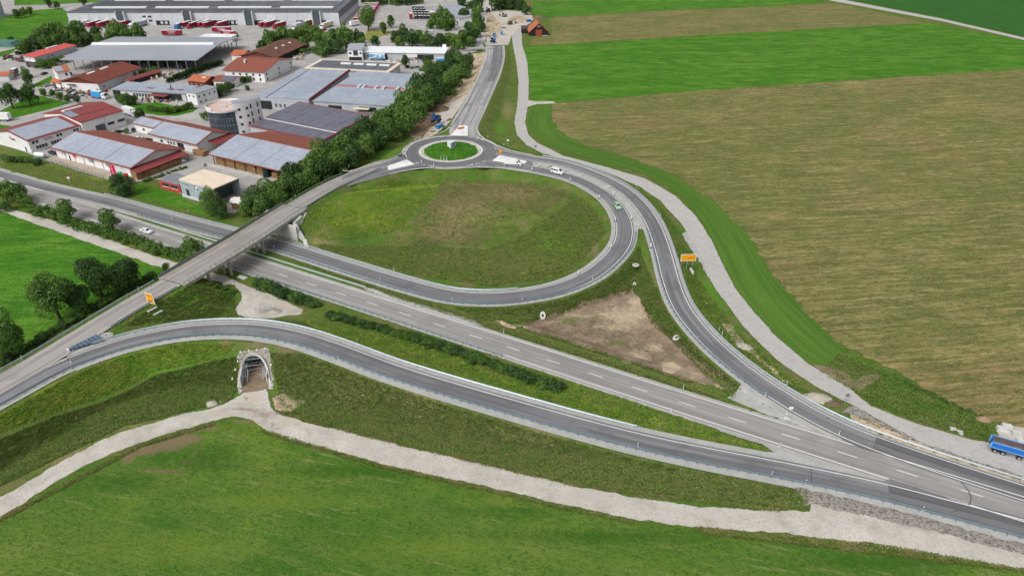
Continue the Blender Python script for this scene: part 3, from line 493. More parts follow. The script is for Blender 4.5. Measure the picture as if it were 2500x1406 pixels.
# roundabout
def ring(name, r0, r1, z, m, a0=0, a1=360, n=96, kind='structure', parent=None, sq=1.0):
    t = np.radians(np.linspace(a0, a1, n)); A = np.stack([RC[0] + r0 * np.cos(t), RC[1] + r0 * np.sin(t), np.full(n, z)], 1); B = A.copy()
    B[:, 0] = RC[0] + r1 * np.cos(t); B[:, 1] = RC[1] + r1 * np.sin(t); return strip(name, A, B, m, va=r0, vb=r1, kind=kind)
ring('shoulder', 18, 20.2, 2.95, M_SHOULD); ring('roundabout', RIS - .3, ROUT, 3.035, M_ASPN)
ring('island_border', RIS - 2.2, RIS, 3.1, M_GRAVEL); ring('kerb', RIS - .35, RIS + .1, 3.16, M_WHITE); ring('kerb', RIS + .1, RIS + .12, 3.16, M_WHITE)
def island():
    t = np.radians(np.arange(0, 360, 6)); v = [(RC[0], RC[1], 3.9)]; f = []; R = [3, 6, 9, 11.2]
    for i, r in enumerate(R): v += [(RC[0] + (r + random.uniform(-.3, .3) * (i == 3)) * math.cos(a), RC[1] + r * math.sin(a), 3.9 - .75 * (r / 11.2) ** 2 + random.uniform(-.1, .1)) for a in t]
    n = len(t)
    for i in range(n): f.append((0, 1 + i, 1 + (i + 1) % n))
    for k in range(3):
        for i in range(n): a = 1 + k * n + i; b = 1 + k * n + (i + 1) % n; f.append((a, a + n, b + n, b))
    tag(mesh('island_lawn', v, f, mat('island_grass', L((62, 112, 30)), .95, [(L((84, 128, 40)), .12, .45, .6, .8), (L((42, 78, 24)), .8, .45, .62, .7)], (2, .8, .3), spec=.1), smooth=True), kind='structure')
island()
for a0, a1 in [(95, 100), (104, 109), (64, 69), (55, 60), (45, 50), (5, 9), (13, 17), (225, 231), (235, 241), (245, 251), (296, 302), (306, 312), (316, 322)]:
    ring('road_marking', ROUT - .45, ROUT - .2, 3.06, M_PAINT, a0, a1, 6)
ring('kerb', ROUT - .05, ROUT + .25, 3.12, M_KERB, 108, 205, 60); ring('kerb', ROUT - .05, ROUT + .25, 3.12, M_KERB, 250, 296, 40)
def islandslab(px, z=3.16):
    pts = [P(u, v, z) for u, v in px]; n = len(pts); c = sum(pts) / n
    v = [tuple(p) for p in pts] + [(p[0], p[1], z - .2) for p in pts]; f = [tuple(range(n))] + [(i, i + n, (i + 1) % n + n, (i + 1) % n) for i in range(n)]
    ar = sum(pts[i][0] * pts[(i + 1) % n][1] - pts[(i + 1) % n][0] * pts[i][1] for i in range(n))
    if ar < 0: f = [q[::-1] for q in f]
    return tag(mesh('traffic_island', v, f, M_WHITE), kind='structure')
islandslab([(931, 414), (935, 410), (990, 390), (994, 390), (1012, 401), (950, 415), (935, 417)])
islandslab([(1101, 330), (1122, 307), (1134, 306), (1142, 309), (1142, 331)], 3.2)
islandslab([(1202, 392), (1220, 379), (1287, 394), (1281, 399), (1230, 396)])
# kerbs along the roundabout approaches
def kerbline(l, w=.3, h=.12):
    q = crom(wp(l), 1.5); strip('kerb', off(q, -w / 2, h), off(q, w / 2, h), M_KERB, kind='structure')
kerbline([(1187, 128, 1.2), (1187, 140, 1.5), (1167, 187, 2), (1150, 225, 2.4), (1137, 252, 2.7), (1118, 285, 3), (1090, 318, 3), (1060, 330, 3)])
kerbline([(1177, 270, 3), (1168, 292, 3), (1165, 315, 3), (1175, 334, 3), (1205, 352, 3), (1250, 369, 3), (1300, 379, 3)], .5)
kerbline([(850, 421, 4.2), (900, 407, 3.6), (950, 393, 3.2), (985, 377, 3), (1002, 355, 3), (1025, 341, 3), (1060, 331, 3)], .4)
kerbline([(950, 426, 3.2), (1000, 415, 3), (1060, 410, 3), (1120, 411, 3), (1190, 409, 3), (1300, 419, 3)], .5)
# tar seams and tyre marks on the right
def seam(l, w=.18, m=None):
    q = crom(wp(l), 1); strip('tar_seam', off(q, -w / 2, .035), off(q, w / 2, .035), m or M_TAR, kind='structure')
seam([(2000, 1036, .1), (2024, 1018, .1)]); seam([(1980, 1141, 0), (1981, 1178, 0)])
seam([(2345, 1176, 0), (2366, 1196, 0), (2375, 1212, 0), (2372, 1228, 0), (2355, 1242, 0), (2320, 1250, 0)], .25, mat('tyre_mark', L((100, 100, 104)), .9))
def tri(l, z, m, name='dark_surface'):
    tag(mesh(name, [P(u, v, z) for u, v in l], [tuple(range(len(l)))], m), kind='structure')
tri([(2172, 1168), (2158, 1173), (2340, 1222), (2380, 1236)][::-1], .026, M_ASPD); tri([(2060, 1075), (2098, 1092), (2190, 1120), (2120, 1094), (2052, 1067)][::-1], .026, M_ASPD)
# ================================================================== building kit
W_WHITE = mat('white_render', L((226, 226, 226)), .8, [(L((206, 206, 206)), .3, .48, .7, .5)])
W_GREY = mat('grey_cladding', L((176, 182, 188)), .6, [(L((160, 168, 174)), .5, .45, .65, .5)])
W_LGREY = mat('light_grey_wall', L((198, 202, 206)), .7, [(L((182, 186, 192)), .4, .45, .65, .5)])
W_DARK = mat('interior_shade', L((44, 44, 48)), .9)  # interior shade of openings, painted as near-black on flat boards
W_WOODR = mat('red_brown_boards', L((112, 62, 50)), .85, [(L((90, 48, 40)), 1, .45, .65, .6)])
W_WOOD = mat('timber', L((150, 112, 78)), .85, [(L((112, 82, 58)), 3, .45, .65, .7)])
W_BLACK = mat('black_boards', L((42, 34, 30)), .85, [(L((58, 48, 42)), 2, .45, .65, .6)])
W_RED = mat('red_wall', L((196, 58, 58)), .6)
R_RED = mat('red_metal_roof', L((140, 70, 68)), .55, [(L((124, 60, 58)), .4, .45, .65, .6)])
R_TILE = mat('tiled_roof', L((142, 82, 68)), .8, [(L((118, 68, 58)), 1.2, .45, .62, .8), (L((162, 104, 86)), 3, .52, .66, .5)])
R_ORANGE = mat('orange_tiles', L((180, 106, 76)), .8, [(L((154, 86, 62)), 1, .45, .62, .6)])
R_BROWN = mat('brown_metal_roof', L((124, 66, 52)), .7, [(L((104, 58, 48)), .25, .42, .6, .8), (L((140, 86, 68)), .8, .54, .68, .6)])
R_OLD = mat('rusty_roof', L((112, 78, 68)), .8, [(L((92, 60, 52)), .3, .42, .6, .8), (L((150, 116, 100)), .8, .56, .68, .6)])
R_GREY = mat('grey_metal_roof', L((158, 162, 170)), .45, [(L((146, 150, 160)), .04, .42, .6, .6)])
R_WHITE = mat('white_roof', L((228, 230, 232)), .5)
R_SAL = mat('bright_red_roof', L((204, 92, 88)), .5)
R_BEIGE = mat('beige_flat_roof', L((226, 210, 190)), .85, [(L((212, 194, 172)), .3, .45, .65, .6)])
R_DGREY = mat('dark_flat_roof', L((130, 134, 140)), .8, [(L((112, 116, 122)), .4, .45, .65, .6)])
FRAME = mat('window_frame', L((206, 206, 206)), .5)
DFRAME = mat('dark_frame', L((70, 74, 80)), .5)
GLASS = mat('window_glass', L((46, 54, 66)), .12, spec=.6)
PANEL = mat('solar_glass', L((146, 153, 170)), .22, [(L((160, 168, 184)), .15, .4, .6, .8)], spec=.5, objr=.05)
PANELD = mat('dark_solar_glass', L((98, 100, 114)), .25, [(L((110, 112, 126)), .2, .4, .6, .8)], spec=.5, island=.06)
PANELL = mat('pale_solar_glass', L((156, 166, 182)), .25, [(L((170, 180, 194)), .1, .4, .6, .8)], spec=.5, island=.05)
PFRAME = mat('panel_frame', L((200, 204, 212)), .4)
STEEL = mat('steel', L((120, 126, 132)), .5, metal=.3)
def unit_meshes():
    a = MB(); e = .09
    a.box(0, 1, -.06, .0, 0, e).box(0, 1, -.06, 0, 1 - e, 1).box(0, e, -.06, 0, e, 1 - e).box(1 - e, 1, -.06, 0, e, 1 - e).box(.47, .53, -.05, 0, e, 1 - e)
    o1 = a.build('window', FRAME); o2 = a.build('window', DFRAME)
    b = MB().box(0.02, .98, -.02, 0.01, .02, .98); o3 = b.build('pane', GLASS)
    c = MB(); c.box(0, 1, 0, 1, 0, .05); c.cur = 1; c.box(.04, .96, .06, .94, .05, .06); o4 = c.build('solar_panel', [PFRAME, PANEL])
    r = [x.data for x in (o1, o2, o3, o4)]
    for x in (o1, o2, o3, o4): bpy.data.objects.remove(x)
    return r
WIN, WIND, PANE, SOLM = unit_meshes()
PW = wp  # alias
def fit(A, B, he, R, hr, mid=1.0):
    """front eave A-B and one ridge (or back edge) pixel -> local frame with x along the eave, y away"""
    a, b, r = P(*A, he), P(*B, he), P(*R, hr); d = (b - a)[:2]; Ln = float(np.linalg.norm(d)); rz = math.atan2(d[1], d[0])
    n = np.array([-math.sin(rz), math.cos(rz)]); h = float((r - a)[:2] @ n); return (a[0], a[1], 0.0), rz, Ln, h
class Bld:
    def __init__(s, name, label, cat, loc, rz, L_, D, he, hr, kind='gable', wall=W_WHITE, roof=R_TILE, ov=.6, th=.25, ovx=None, base=0, gab=None):
        s.L, s.D, s.he, s.hr, s.kind, s.ov = L_, D, he, hr, kind, ov; s.ox = ov if ovx is None else ovx
        s.r = tag(empty(name, loc, rz), label, cat); ox = s.ox; m = MB(); x0, x1, y0, y1 = ox, L_ - ox, ov, D - ov; s.x0, s.x1, s.y0, s.y1 = x0, x1, y0, y1
        if kind == 'gable':
            zt = lambda y: he + (hr - he) * (1 - abs(2 * y / D - 1)) - th
            m.prism([(y0, base), (y1, base), (y1, zt(y1)), (D / 2, hr - th), (y0, zt(y0))][::-1], x0, x1, axis='x')
            q = MB(); t = th; q.prism([(0, he - t), (D / 2, hr - t), (D, he - t), (D, he), (D / 2, hr), (0, he)], 0, L_, axis='x')
        else:
            zt = lambda y: he + (hr - he) * y / D - th
            m.prism([(y0, base), (y1, base), (y1, zt(y1)), (y0, zt(y0))][::-1], x0, x1, axis='x')
            q = MB(); q.prism([(0, he - th), (D, hr - th), (D, hr), (0, he)], 0, L_, axis='x')
        if wall is not None: m.build('wall', wall, s.r)
        s.roof = q.build('roof', roof, s.r); s.zt = zt
        if gab is not None and kind == 'gable':
            for xx in (x0 - .06, x1): 
                g = MB(); zb = he - th + .02; g.prism([(y0, zb), (y1, zb), (y1, zt(y1)), (D / 2, hr - th), (y0, zt(y0))][::-1], xx, xx + .06, axis='x'); g.build('gable_board', gab, s.r)
    def win(s, side, a, z, w, h, dark=False, name='window', pane=PANE):
        rot = {'f': 0, 'r': math.pi / 2, 'b': math.pi, 'l': -math.pi / 2}[side]
        loc = {'f': (a, s.y0 - .004, z), 'r': (s.x1 + .004, a, z), 'l': (s.x0 - .004, a + w, z), 'b': (a + w, s.y1 + .004, z)}[side]
        o = share(WIND if dark else WIN, name, s.r, loc, (0, 0, rot), (w, 1, h)); share(pane, 'pane', o); return o
    def wins(s, side, n, a, b, z, w, h, dark=False):
        for i in range(n): s.win(side, a + (b - a - w) * (i / max(1, n - 1)), z, w, h, dark)
    def slab(s, name, m, side, a, z, w, h, t=.12):
        """flat board / door / sign standing proud of a wall"""
        b = MB()
        if side == 'f': b.box(a, a + w, s.y0 - t, s.y0 - .003, z, z + h)
        elif side == 'r': b.box(s.x1 + .003, s.x1 + t, a, a + w, z, z + h)
        elif side == 'l': b.box(s.x0 - t, s.x0 - .003, a, a + w, z, z + h)
        else: b.box(a, a + w, s.y1 + .003, s.y1 + t, z, z + h)
        return b.build(name, m, s.r)
    def rz_at(s, y): return s.he + ((s.hr - s.he) * (1 - abs(2 * y / s.D - 1)) if s.kind == 'gable' else (s.hr - s.he) * y / s.D)
    def panels(s, x0, x1, y0, y1, nx, ny, gaps=(), gap=.4, fill=.97):
        """single modules on the front slope, y measured along the plan"""
        s.strip('panel_bed', R_DGREY, x0 - .1, x1 + .1, y0 - .05, y1 + .05, .035)
        a = math.atan2(s.rz_at(y1 * .99) - s.rz_at(y0), y1 * .99 - y0); pw = (x1 - x0 - gap * len(gaps)) / nx; ph = (y1 - y0) / ny
        for i in range(nx):
            sh = sum(gap for g in gaps if i >= g)
            for j in range(ny):
                y = y0 + j * ph; share(SOLM, 'solar_panel', s.r, (x0 + i * pw + sh, y, s.rz_at(y) + .08), (a, 0, 0), (pw * fill, ph * fill / math.cos(a), 1))
    def sheet(s, x0, x1, y0, y1, nx, ny, m=PANEL, fill=.93, name='solar_array', lift=.1):
        """modules too small to tell apart, joined"""
        b = MB(); pw = (x1 - x0) / nx; ph = (y1 - y0) / ny
        for i in range(nx):
            for j in range(ny):
                xa, ya = x0 + i * pw, y0 + j * ph; xb, yb = xa + pw * fill, ya + ph * fill; za, zb = s.rz_at(ya) + lift, s.rz_at(yb) + lift
                b.add([(xa, ya, za), (xb, ya, za), (xb, yb, zb), (xa, yb, zb), (xa, ya, za - .06), (xb, ya, za - .06), (xb, yb, zb - .06), (xa, yb, zb - .06)], [(0, 1, 2, 3), (0, 4, 5, 1), (1, 5, 6, 2)])
        o = b.build(name, m, s.r); o['kind'] = 'stuff'; return o
    def strip(s, name, m, x0, x1, y0, y1, t=.3, lift=0):
        b = MB(); za, zb = s.rz_at(y0), s.rz_at(y1)
        b.hexa([(x0, y0, za + lift + .01), (x1, y0, za + lift + .01), (x1, y1, zb + lift + .01), (x0, y1, zb + lift + .01)], [(x0, y0, za + t + lift), (x1, y0, za + t + lift), (x1, y1, zb + t + lift), (x0, y1, zb + t + lift)]); return b.build(name, m, s.r)
def text(s, body, size, m, parent, loc, rot, ext=.02):
    cu = bpy.data.curves.new('lettering', 'FONT'); cu.body = body; cu.size = size; cu.extrude = ext; cu.align_x = 'CENTER'; cu.align_y = 'CENTER'
    o = bpy.data.objects.new('t', cu); COL.objects.link(o); bpy.context.view_layer.update()
    me = bpy.data.meshes.new_from_object(o.evaluated_get(bpy.context.evaluated_depsgraph_get())); bpy.data.objects.remove(o)
    me.materials.clear(); me.materials.append(m); q = bpy.data.objects.new('lettering', me); q.location = loc; q.rotation_euler = rot; return link(q, parent)
INK = mat('dark_ink', L((60, 60, 66)), .6); WINK = mat('white_ink', L((236, 236, 236)), .6); BINK = mat('blue_ink', L((70, 110, 180)), .6); RINK = mat('red_ink', L((200, 50, 60)), .6)

# ------------------------------------------------------------------ front row of halls (nearest the highway)
l, r, n, h = fit((25, 327), (197, 306), 5.6, (152, 281), 8.2)
def hall_white_solar():
    a, b = P(66, 345, 5.4), P(198, 306, 5.4); d = (b - a)[:2]; Ln = float(np.linalg.norm(d)); rz = math.atan2(d[1], d[0]); k = P(25, 317, 7.9); n = np.array([-math.sin(rz), math.cos(rz)]); half = float((k - a)[:2] @ n)
    B = Bld('industrial_hall', 'white hall with solar roof and windowed long wall, at the left edge of the row', 'hall', (a[0], a[1], 0), rz, Ln, 2 * half, 5.4, 7.9, wall=W_WHITE, roof=R_RED, ov=.5)
    B.panels(.6, Ln - 2.2, .9, half - .4, 22, 10)
    for i, f in enumerate((.05, .32, .58, .8)):
        B.wins('f', 4, 1.6 + f * Ln, 6.4 + f * Ln, 1.0, 1.05, 1.25, True)
    B.wins('f', 2, 1.8, 4.4, 3.4, 1.1, 1.1, True); B.wins('f', 2, .52 * Ln, .52 * Ln + 2.5, 3.4, 1.1, 1.1, True); B.wins('f', 2, .84 * Ln, .84 * Ln + 2.5, 3.4, 1.1, 1.1, True)
    B.slab('banner', mat('pinkish_banner', L((206, 186, 190)), .6, [(L((150, 110, 120)), .9, .5, .6, .8)]), 'f', .3 * Ln, 3.3, 3.6, 1.1)
    B.win('l', 3.5, .1, .9, 2.0, True, 'door')
    # logo on the gable: red swoosh over a blue one, and pale blue lettering
    for nm, m, y, z, w, hh in (('logo_red_bar', RINK, half * .78, 4.35, 3.0, .35), ('logo_blue_bar', BINK, half * .75, 3.75, 3.4, .5), ('logo_red_stroke', RINK, half * .78 + 2.7, 4.7, .4, .7)): B.slab(nm, m, 'l', y, z, w, hh, .05)
    text(None, 'M', 1.5, RINK, B.r, (B.x0 - .06, half * .78 + 3.2, 4.6), (math.pi / 2, 0, -math.pi / 2))
    text(None, '~~~\n~~', .9, mat('pale_blue_ink', L((160, 190, 210)), .6), B.r, (B.x0 - .06, half * 1.6, 3.7), (math.pi / 2, 0, -math.pi / 2))
hall_white_solar()
def hall_red_roof():
    l, r, Ln, h = fit((197, 300), (302, 270), 6.8, (170, 265), 9.0); k = P(260, 246, 9.0); n = np.array([-math.sin(r), math.cos(r)]); half = float((k - np.array(l))[:2] @ n)
    B = Bld('industrial_hall', 'white hall with red metal roof and long white skylight, behind the logo hall', 'hall', l, r, Ln, 2 * half, 6.8, 9.0, wall=W_WHITE, roof=R_RED, ov=.3)
    B.strip('skylight', R_WHITE, 2.5, Ln * .55, half * 1.02, half * 1.22, .5); B.strip('roof_seam', mat('seam_red', L((120, 50, 50))), .2, Ln - .2, half * .45, half * .49, .05)
    B.sheet(.5, 4.5, half * .5, half * .95, 5, 7); B.slab('roller_door', R_DGREY, 'f', Ln * .28, .1, 4.6, 3.6)
    for j in range(7): B.slab('door_slat', DFRAME, 'f', Ln * .28 + .2, .35 + j * .48, 4.2, .3, .17)
    B.wins('f', 4, Ln * .56, Ln * .72, 2.2, 1.0, 1.2, True); B.wins('f', 4, Ln * .8, Ln * .97, 2.2, 1.0, 1.2, True); B.win('f', Ln * .06, .2, 1.4, 1.2, True); B.win('f', Ln * .19, .1, .9, 2, True, 'door')
    B.slab('wall_joint', DFRAME, 'f', Ln * .52, 0, .12, 6.3, .03)
hall_red_roof()
def pallets(name, label, loc, rz, Ln, h, cols, dep=2.2, group=None):
    """stacks of wooden crates: every column of the stack is a crate stack of its own"""
    t = tag(empty(name, loc, rz), label, 'crates', group); w = Ln / cols; k = int(h / 1.15); cr = None
    for i in range(cols):
        for j in range(k):
            if random.random() < .06 and j == k - 1: continue
            if cr is None:
                b = MB(); ww = w * .92
                for q in range(4): b.box(0, ww, 0, .08, .12 + q * .25, .32 + q * .25); b.box(0, .08, .1, dep, .12 + q * .25, .32 + q * .25); b.box(ww - .08, ww, .1, dep, .12 + q * .25, .32 + q * .25)
                b.box(0, ww, 0, dep, 0, .1); b.box(.05, ww - .05, .15, dep, .5, .98); o = b.build('crate', mat('crate_wood', L((164, 130, 92)), .85, [(L((112, 86, 62)), 2, .42, .62, .8), (L((196, 166, 124)), 5, .55, .66, .6)], objr=.18), t); cr = o
            else: o = share(cr, 'crate', t)
            o.location = (i * w, random.uniform(0, .12), j * 1.12)
    return t
def hall_velux():
    l, r, Ln, half = fit((120, 361), (319, 412), 4.3, (187, 321), 7.6)
    B = Bld('industrial_hall', 'white hall with solar roof in three fields, behind the three flags', 'hall', l, r, Ln, 2 * half, 4.3, 7.6, wall=W_WHITE, roof=R_TILE, ov=1.3)
    B.panels(.5, Ln - .5, .5, half - .5, 24, 12, gaps=(8, 16))
    for i in range(9): B.slab('wall_post', DFRAME, 'f', B.x0 + (B.x1 - B.x0 - .2) * i / 8, 0, .2, 3.9, .1)
    B.slab('grey_panel', W_GREY, 'f', B.x0 + 3.6, 1.9, 3.4, 1.9, .05); B.slab('sign_red', W_RED, 'f', B.x0 + 11.4, 2.0, 2.0, 1.2, .16); text(None, 'VELUX', .42, WINK, B.r, (B.x0 + 12.4, B.y0 - .18, 2.6), (math.pi / 2, 0, 0))
    [B.slab('lettering_mark', INK, 'f', B.x0 + 7.8 + i * .4, 3.0, .24, .3 - .08 * (i % 2), .03) for i in range(6)]; B.win('f', B.x0 + 8.2, .1, .9, 2.1, True, 'door')
    for f in (.42, .63): B.slab('grey_panel', W_GREY, 'f', B.x0 + Ln * f, 1.7, 3.4, 2.1, .05); B.wins('f', 3, B.x0 + Ln * f + .3, B.x0 + Ln * f + 3.2, 1.8, .9, 1.1, True)
    b = MB(); y0, y1 = 1.0, 2 * half - 1.5; z1 = 4.0; x = B.x1
    b.hexa([(x + .05, y0 - 1, 3.75), (x + 4.6, y0 - 1, 2.75), (x + 4.6, y1, 2.75), (x + .05, y1, 3.75)], [(x + .05, y0 - 1, 4.0), (x + 4.6, y0 - 1, 3.0), (x + 4.6, y1, 3.0), (x + .05, y1, 4.0)]); b.build('canopy', R_RED, B.r)
    for q in np.linspace(y0, y1 - .5, 6): MB().box(x + 4.2, x + 4.4, q, q + .2, 0, 2.7).build('canopy_post', W_WOOD, B.r)
    B.slab('gable_panel', W_LGREY, 'r', B.y0 + .4, 4.05, B.D - 2 * B.ov - .8, .01, .02)
    M = Matrix.Translation(l) @ Matrix.Rotation(r, 4, 'Z'); p = M @ Vector((x + 4.0, y0, 0)); pallets('crate_stack', 'crates stacked under the red canopy beside the flag hall', p, r + math.pi / 2, y1 - y0 - 1, 2.5, 10, 2.4)
    p = M @ Vector((x + .6, -.2, 0)); pallets('crate_stack', 'crates stacked at the flag hall corner, nearest the round dark tree', p, r, 3.4, 3.5, 2, 1.2)
    return B, M
HV, HVM = hall_velux()
def hall_mid():
    l, r, Ln, half = fit((359, 327), (479, 355), 4.4, (397, 295), 7.4)
    B = Bld('industrial_hall', 'middle white hall with solar roof, between the flag hall and the timber shed', 'hall', l, r, Ln, 2 * half, 4.4, 7.4, wall=W_WHITE, roof=R_TILE, ov=1.2)
    B.panels(.4, Ln - .4, .4, half - .4, 18, 12)
    B.slab('opening_shade_board', W_DARK, 'f', Ln * .55, 0, 4, 3, .05); B.win('f', Ln * .2, 1.4, 1.6, 1.1, True); B.wins('f', 3, Ln * .35, Ln * .5, 1.5, 1, 1.2, True)
    x = B.x1; b = MB(); b.hexa([(x + .05, half * .7, 3.9), (x + 4.4, half * .7, 2.7), (x + 4.4, 2 * half, 2.7), (x + .05, 2 * half, 3.9)], [(x + .05, half * .7, 4.1), (x + 4.4, half * .7, 2.9), (x + 4.4, 2 * half, 2.9), (x + .05, 2 * half, 4.1)]); b.build('canopy', R_RED, B.r)
    M = Matrix.Translation(l) @ Matrix.Rotation(r, 4, 'Z'); pallets('crate_stack', 'large block of crates at the right gable of the middle hall', M @ Vector((x - 1.5, -.6, 0)), r, 6.5, 3.4, 5, 3.2)
    l2, r2, L2, h2 = fit((321, 301), (375, 314), 4.0, (344, 284), 5.6)
    C = Bld('workshop', 'low workshop with solar roof joined to the left of the middle hall', 'workshop', l2, r2, L2, 2 * h2, 4.0, 5.6, wall=W_WHITE, roof=R_TILE, ov=.6)
    C.panels(.3, L2 - .3, .3, h2 - .3, 8, 9); C.win('f', L2 * .4, 1.4, 1.5, 1.1, True); C.slab('cream_panel', mat('cream', L((214, 216, 196))), 'f', L2 * .6, .2, 2.4, 1.8)
hall_mid()
def shed_timber():
    l, r, Ln, half = fit((507, 377), (699, 422), 4.6, (565, 325), 8.0)
    B = Bld('timber_shed', 'open shed with solar roof in three fields over timber stacks, beside the hedge of trees', 'shed', l, r, Ln, 2 * half, 4.6, 8.0, wall=None, roof=R_TILE, ov=1.0)
    B.panels(.3, Ln - .3, .3, half - .5, 24, 12, gaps=(8, 16))
    MB().box(1, Ln - 1, half, 2 * half - 1.2, 0, 4.4).build('wall', W_LGREY, B.r)
    for i in range(8): MB().box(1 + (Ln - 2.3) * i / 7, 1.3 + (Ln - 2.3) * i / 7, 1.2, 1.5, 0, 5.1).build('post', W_WOOD, B.r)
    M = Matrix.Translation(l) @ Matrix.Rotation(r, 4, 'Z'); pallets('crate_stack', 'long wall of crates under the open solar shed', M @ Vector((1.6, 1.8, 0)), r, Ln * .62, 3.6, 17, 3)
    pallets('crate_stack', 'short row of crates under the solar shed, right of the green tank', M @ Vector((Ln * .76, 1.8, 0)), r, Ln * .2, 3.4, 5, 3)
    b = MB(); b.cyl((0, 0), 1.3, 1.3, .3, 3.0, 16).cyl((0, 0), 1.3, .3, 3.0, 3.5, 16).box(-1, 1, -1, 1, 0, .3); tag(b.build('tank', mat('dark_green_tank', L((36, 56, 50)), .4)), 'dark green round tank between the crates under the solar shed', 'tank').location = M @ Vector((Ln * .7, 1.6, 0))
shed_timber()
def dark_solar_hall():
    l, r, Ln, D = fit((605, 307), (787, 345), 5.2, (715, 246), 7.8)
    B = Bld('industrial_hall', 'large grey hall under a dark solar roof with red edges, against the trees', 'hall', l, r, Ln, D, 5.2, 7.8, 'mono', wall=W_GREY, roof=R_RED, ov=.5)
    c = 9
    for i in range(c):
        w = (Ln - 1.2) / c
        for j, (a, b) in enumerate(((.02, .28), (.31, .97))): B.sheet(.6 + i * w + .1, .6 + (i + 1) * w - .12, D * a, D * b, 3, 5 if j == 0 else 11, PANELD, .95)
    B.strip('roof_line', R_WHITE, .3, Ln - .3, D * .285, D * .3, .12)
    for i in range(5): B.wins('f', 4, 3 + i * 5.6, 7 + i * 5.6, 1.3, .85, 1.3)
    B.win('f', 1.2, .1, 1.1, 2.1, True, 'door')
dark_solar_hall()
def pale_solar_halls():
    l, r, Ln, D = fit((621, 239), (755, 246), 5.6, (680, 166), 7.2)
    B = Bld('industrial_hall', 'grey hall under a pale solar roof, next to the round office tower', 'hall', l, r, Ln, D, 5.6, 7.2, 'mono', wall=W_GREY, roof=R_GREY, ov=.4)
    for i in range(5): w = (Ln - 1) / 5; B.sheet(.5 + i * w, .5 + (i + 1) * w - .25, .5, D - .6, 4, 22, PANELL, .95)
    B.strip('ridge_beam', mat('dark_red_beam', L((110, 40, 52)), .6), Ln - .35, Ln + .65, .2, D - .2, .8); B.strip('red_edge', R_RED, Ln * .19, Ln * .195 + .15, .5, D - .5, .2)
    B.slab('gate_shade_board', W_DARK, 'f', 2.5, 0, 6, 4.2, .05); B.wins('f', 3, 10, 16, 1, 1.4, 2.4); B.slab('gutter', R_WHITE, 'f', 0, 5.0, Ln - 1, .3, .3)
    l, r, Ln, D = fit((762, 247), (960, 260), 5.6, (836, 172), 6.8)
    C = Bld('industrial_hall', 'grey hall under a pale solar roof with red gutter strip, beside the trees', 'hall', l, r, Ln, D, 5.6, 6.8, 'mono', wall=W_GREY, roof=R_GREY, ov=.4)
    for i in range(6):
        w = (Ln - 1.5) / 6
        for a, b, n in ((.01, .46, 12), (.53, .985, 12)): C.sheet(.8 + i * w, .8 + (i + 1) * w - .2, D * a, D * b, 5, n, PANELL, .95)
    C.strip('gutter', mat('pink_red_gutter', L((176, 110, 116)), .6), .8, Ln - .4, D * .47, D * .52, .12)
    for f in (.3, .36, .52, .62, .8): C.strip('roof_vent', W_LGREY, Ln * f, Ln * f + 1.3, D * .455, D * .53, .7)
    C.slab('gate_shade_board', W_DARK, 'f', 8, 0, 7, 4, .05); C.slab('gate_shade_board', W_DARK, 'f', 24, 2, 9, 2.2, .05); C.strip('annex_roof', R_BEIGE, 22, 30, -2.6, -.2, .2, -1.8)
pale_solar_halls()
def flat_roof_hall():
    l, r, Ln, D = fit((744, 166), (950, 176), 6.6, (784, 145), 6.6)
    k = P(985, 154, 6.6); 
    B = Bld('industrial_hall', 'flat roofed hall with cream roof edge and skylights, behind the pale solar roofs', 'hall', l, r, Ln, D, 6.6, 6.6, 'mono', wall=W_LGREY, roof=R_BEIGE, ov=.8, th=.6)
    B.strip('roof_recess', R_DGREY, 2.2, Ln - 2.2, 1.6, D - 1.6, .08)
    for j in range(5): B.sheet(3, Ln - 3, D * (.17 + .14 * j), D * (.17 + .14 * j) + 1.5, 16, 1, PANELD, .96, lift=.35)
    for i in range(4): B.strip('skylight', R_WHITE, Ln * (.34 + .155 * i), Ln * (.34 + .155 * i) + Ln * .12, D * .5, D * .6, .9)
flat_roof_hall()
def white_long_hall():
    l, r, Ln, D = fit((887, 128), (1087, 131), 4.4, (895, 113), 5.4)
    B = Bld('commercial_hall', 'long low hall with gleaming white roof, in front of the car park trees', 'hall', l, r, Ln, D, 4.4, 5.4, 'mono', wall=W_GREY, roof=R_WHITE, ov=.8)
    for f, w in ((.2, 4.5), (.62, 6), (.74, 6)): B.slab('gate_shade_board', W_DARK, 'f', Ln * f, 0, w, 3.2, .05)
    B.slab('sign_board', W_WHITE, 'f', Ln * .52, 1.6, 7, 2.2, .2); B.win('f', 2, 1.2, 1.2, 1.2, True); B.slab('chimney_box', R_WHITE, 'b', Ln * .93, 3, 2.4, 4, 1.5)
    l, r, Ln, D = fit((847, 121), (887, 128), 6.8, (868, 106), 8.2)
    l, r, Ln, D = fit((846, 122), (884, 122), 6.8, (868, 106), 8.4)
    C = Bld('office_block', 'white two storey office block with a red window, left of the long white hall', 'office', l, r, Ln, D, 6.8, 8.4, 'mono', wall=W_WHITE, roof=R_GREY, ov=.4)
    C.win('f', Ln * .42, 3.2, 2.6, 3.0, True, 'red_window'); C.slab('red_frame', R_RED, 'f', Ln * .4, 3.0, .3, 3.3, .15); C.slab('red_frame', R_RED, 'f', Ln * .66, 3.0, .3, 3.3, .15)
    C.win('f', Ln * .12, 4, 1.6, 1.1, True); C.win('f', Ln * .8, 4, 1.2, 1.2, True); C.slab('ground_floor', W_DARK, 'f', .8, 0, Ln - 1.6, 2.3, .1)
white_long_hall()
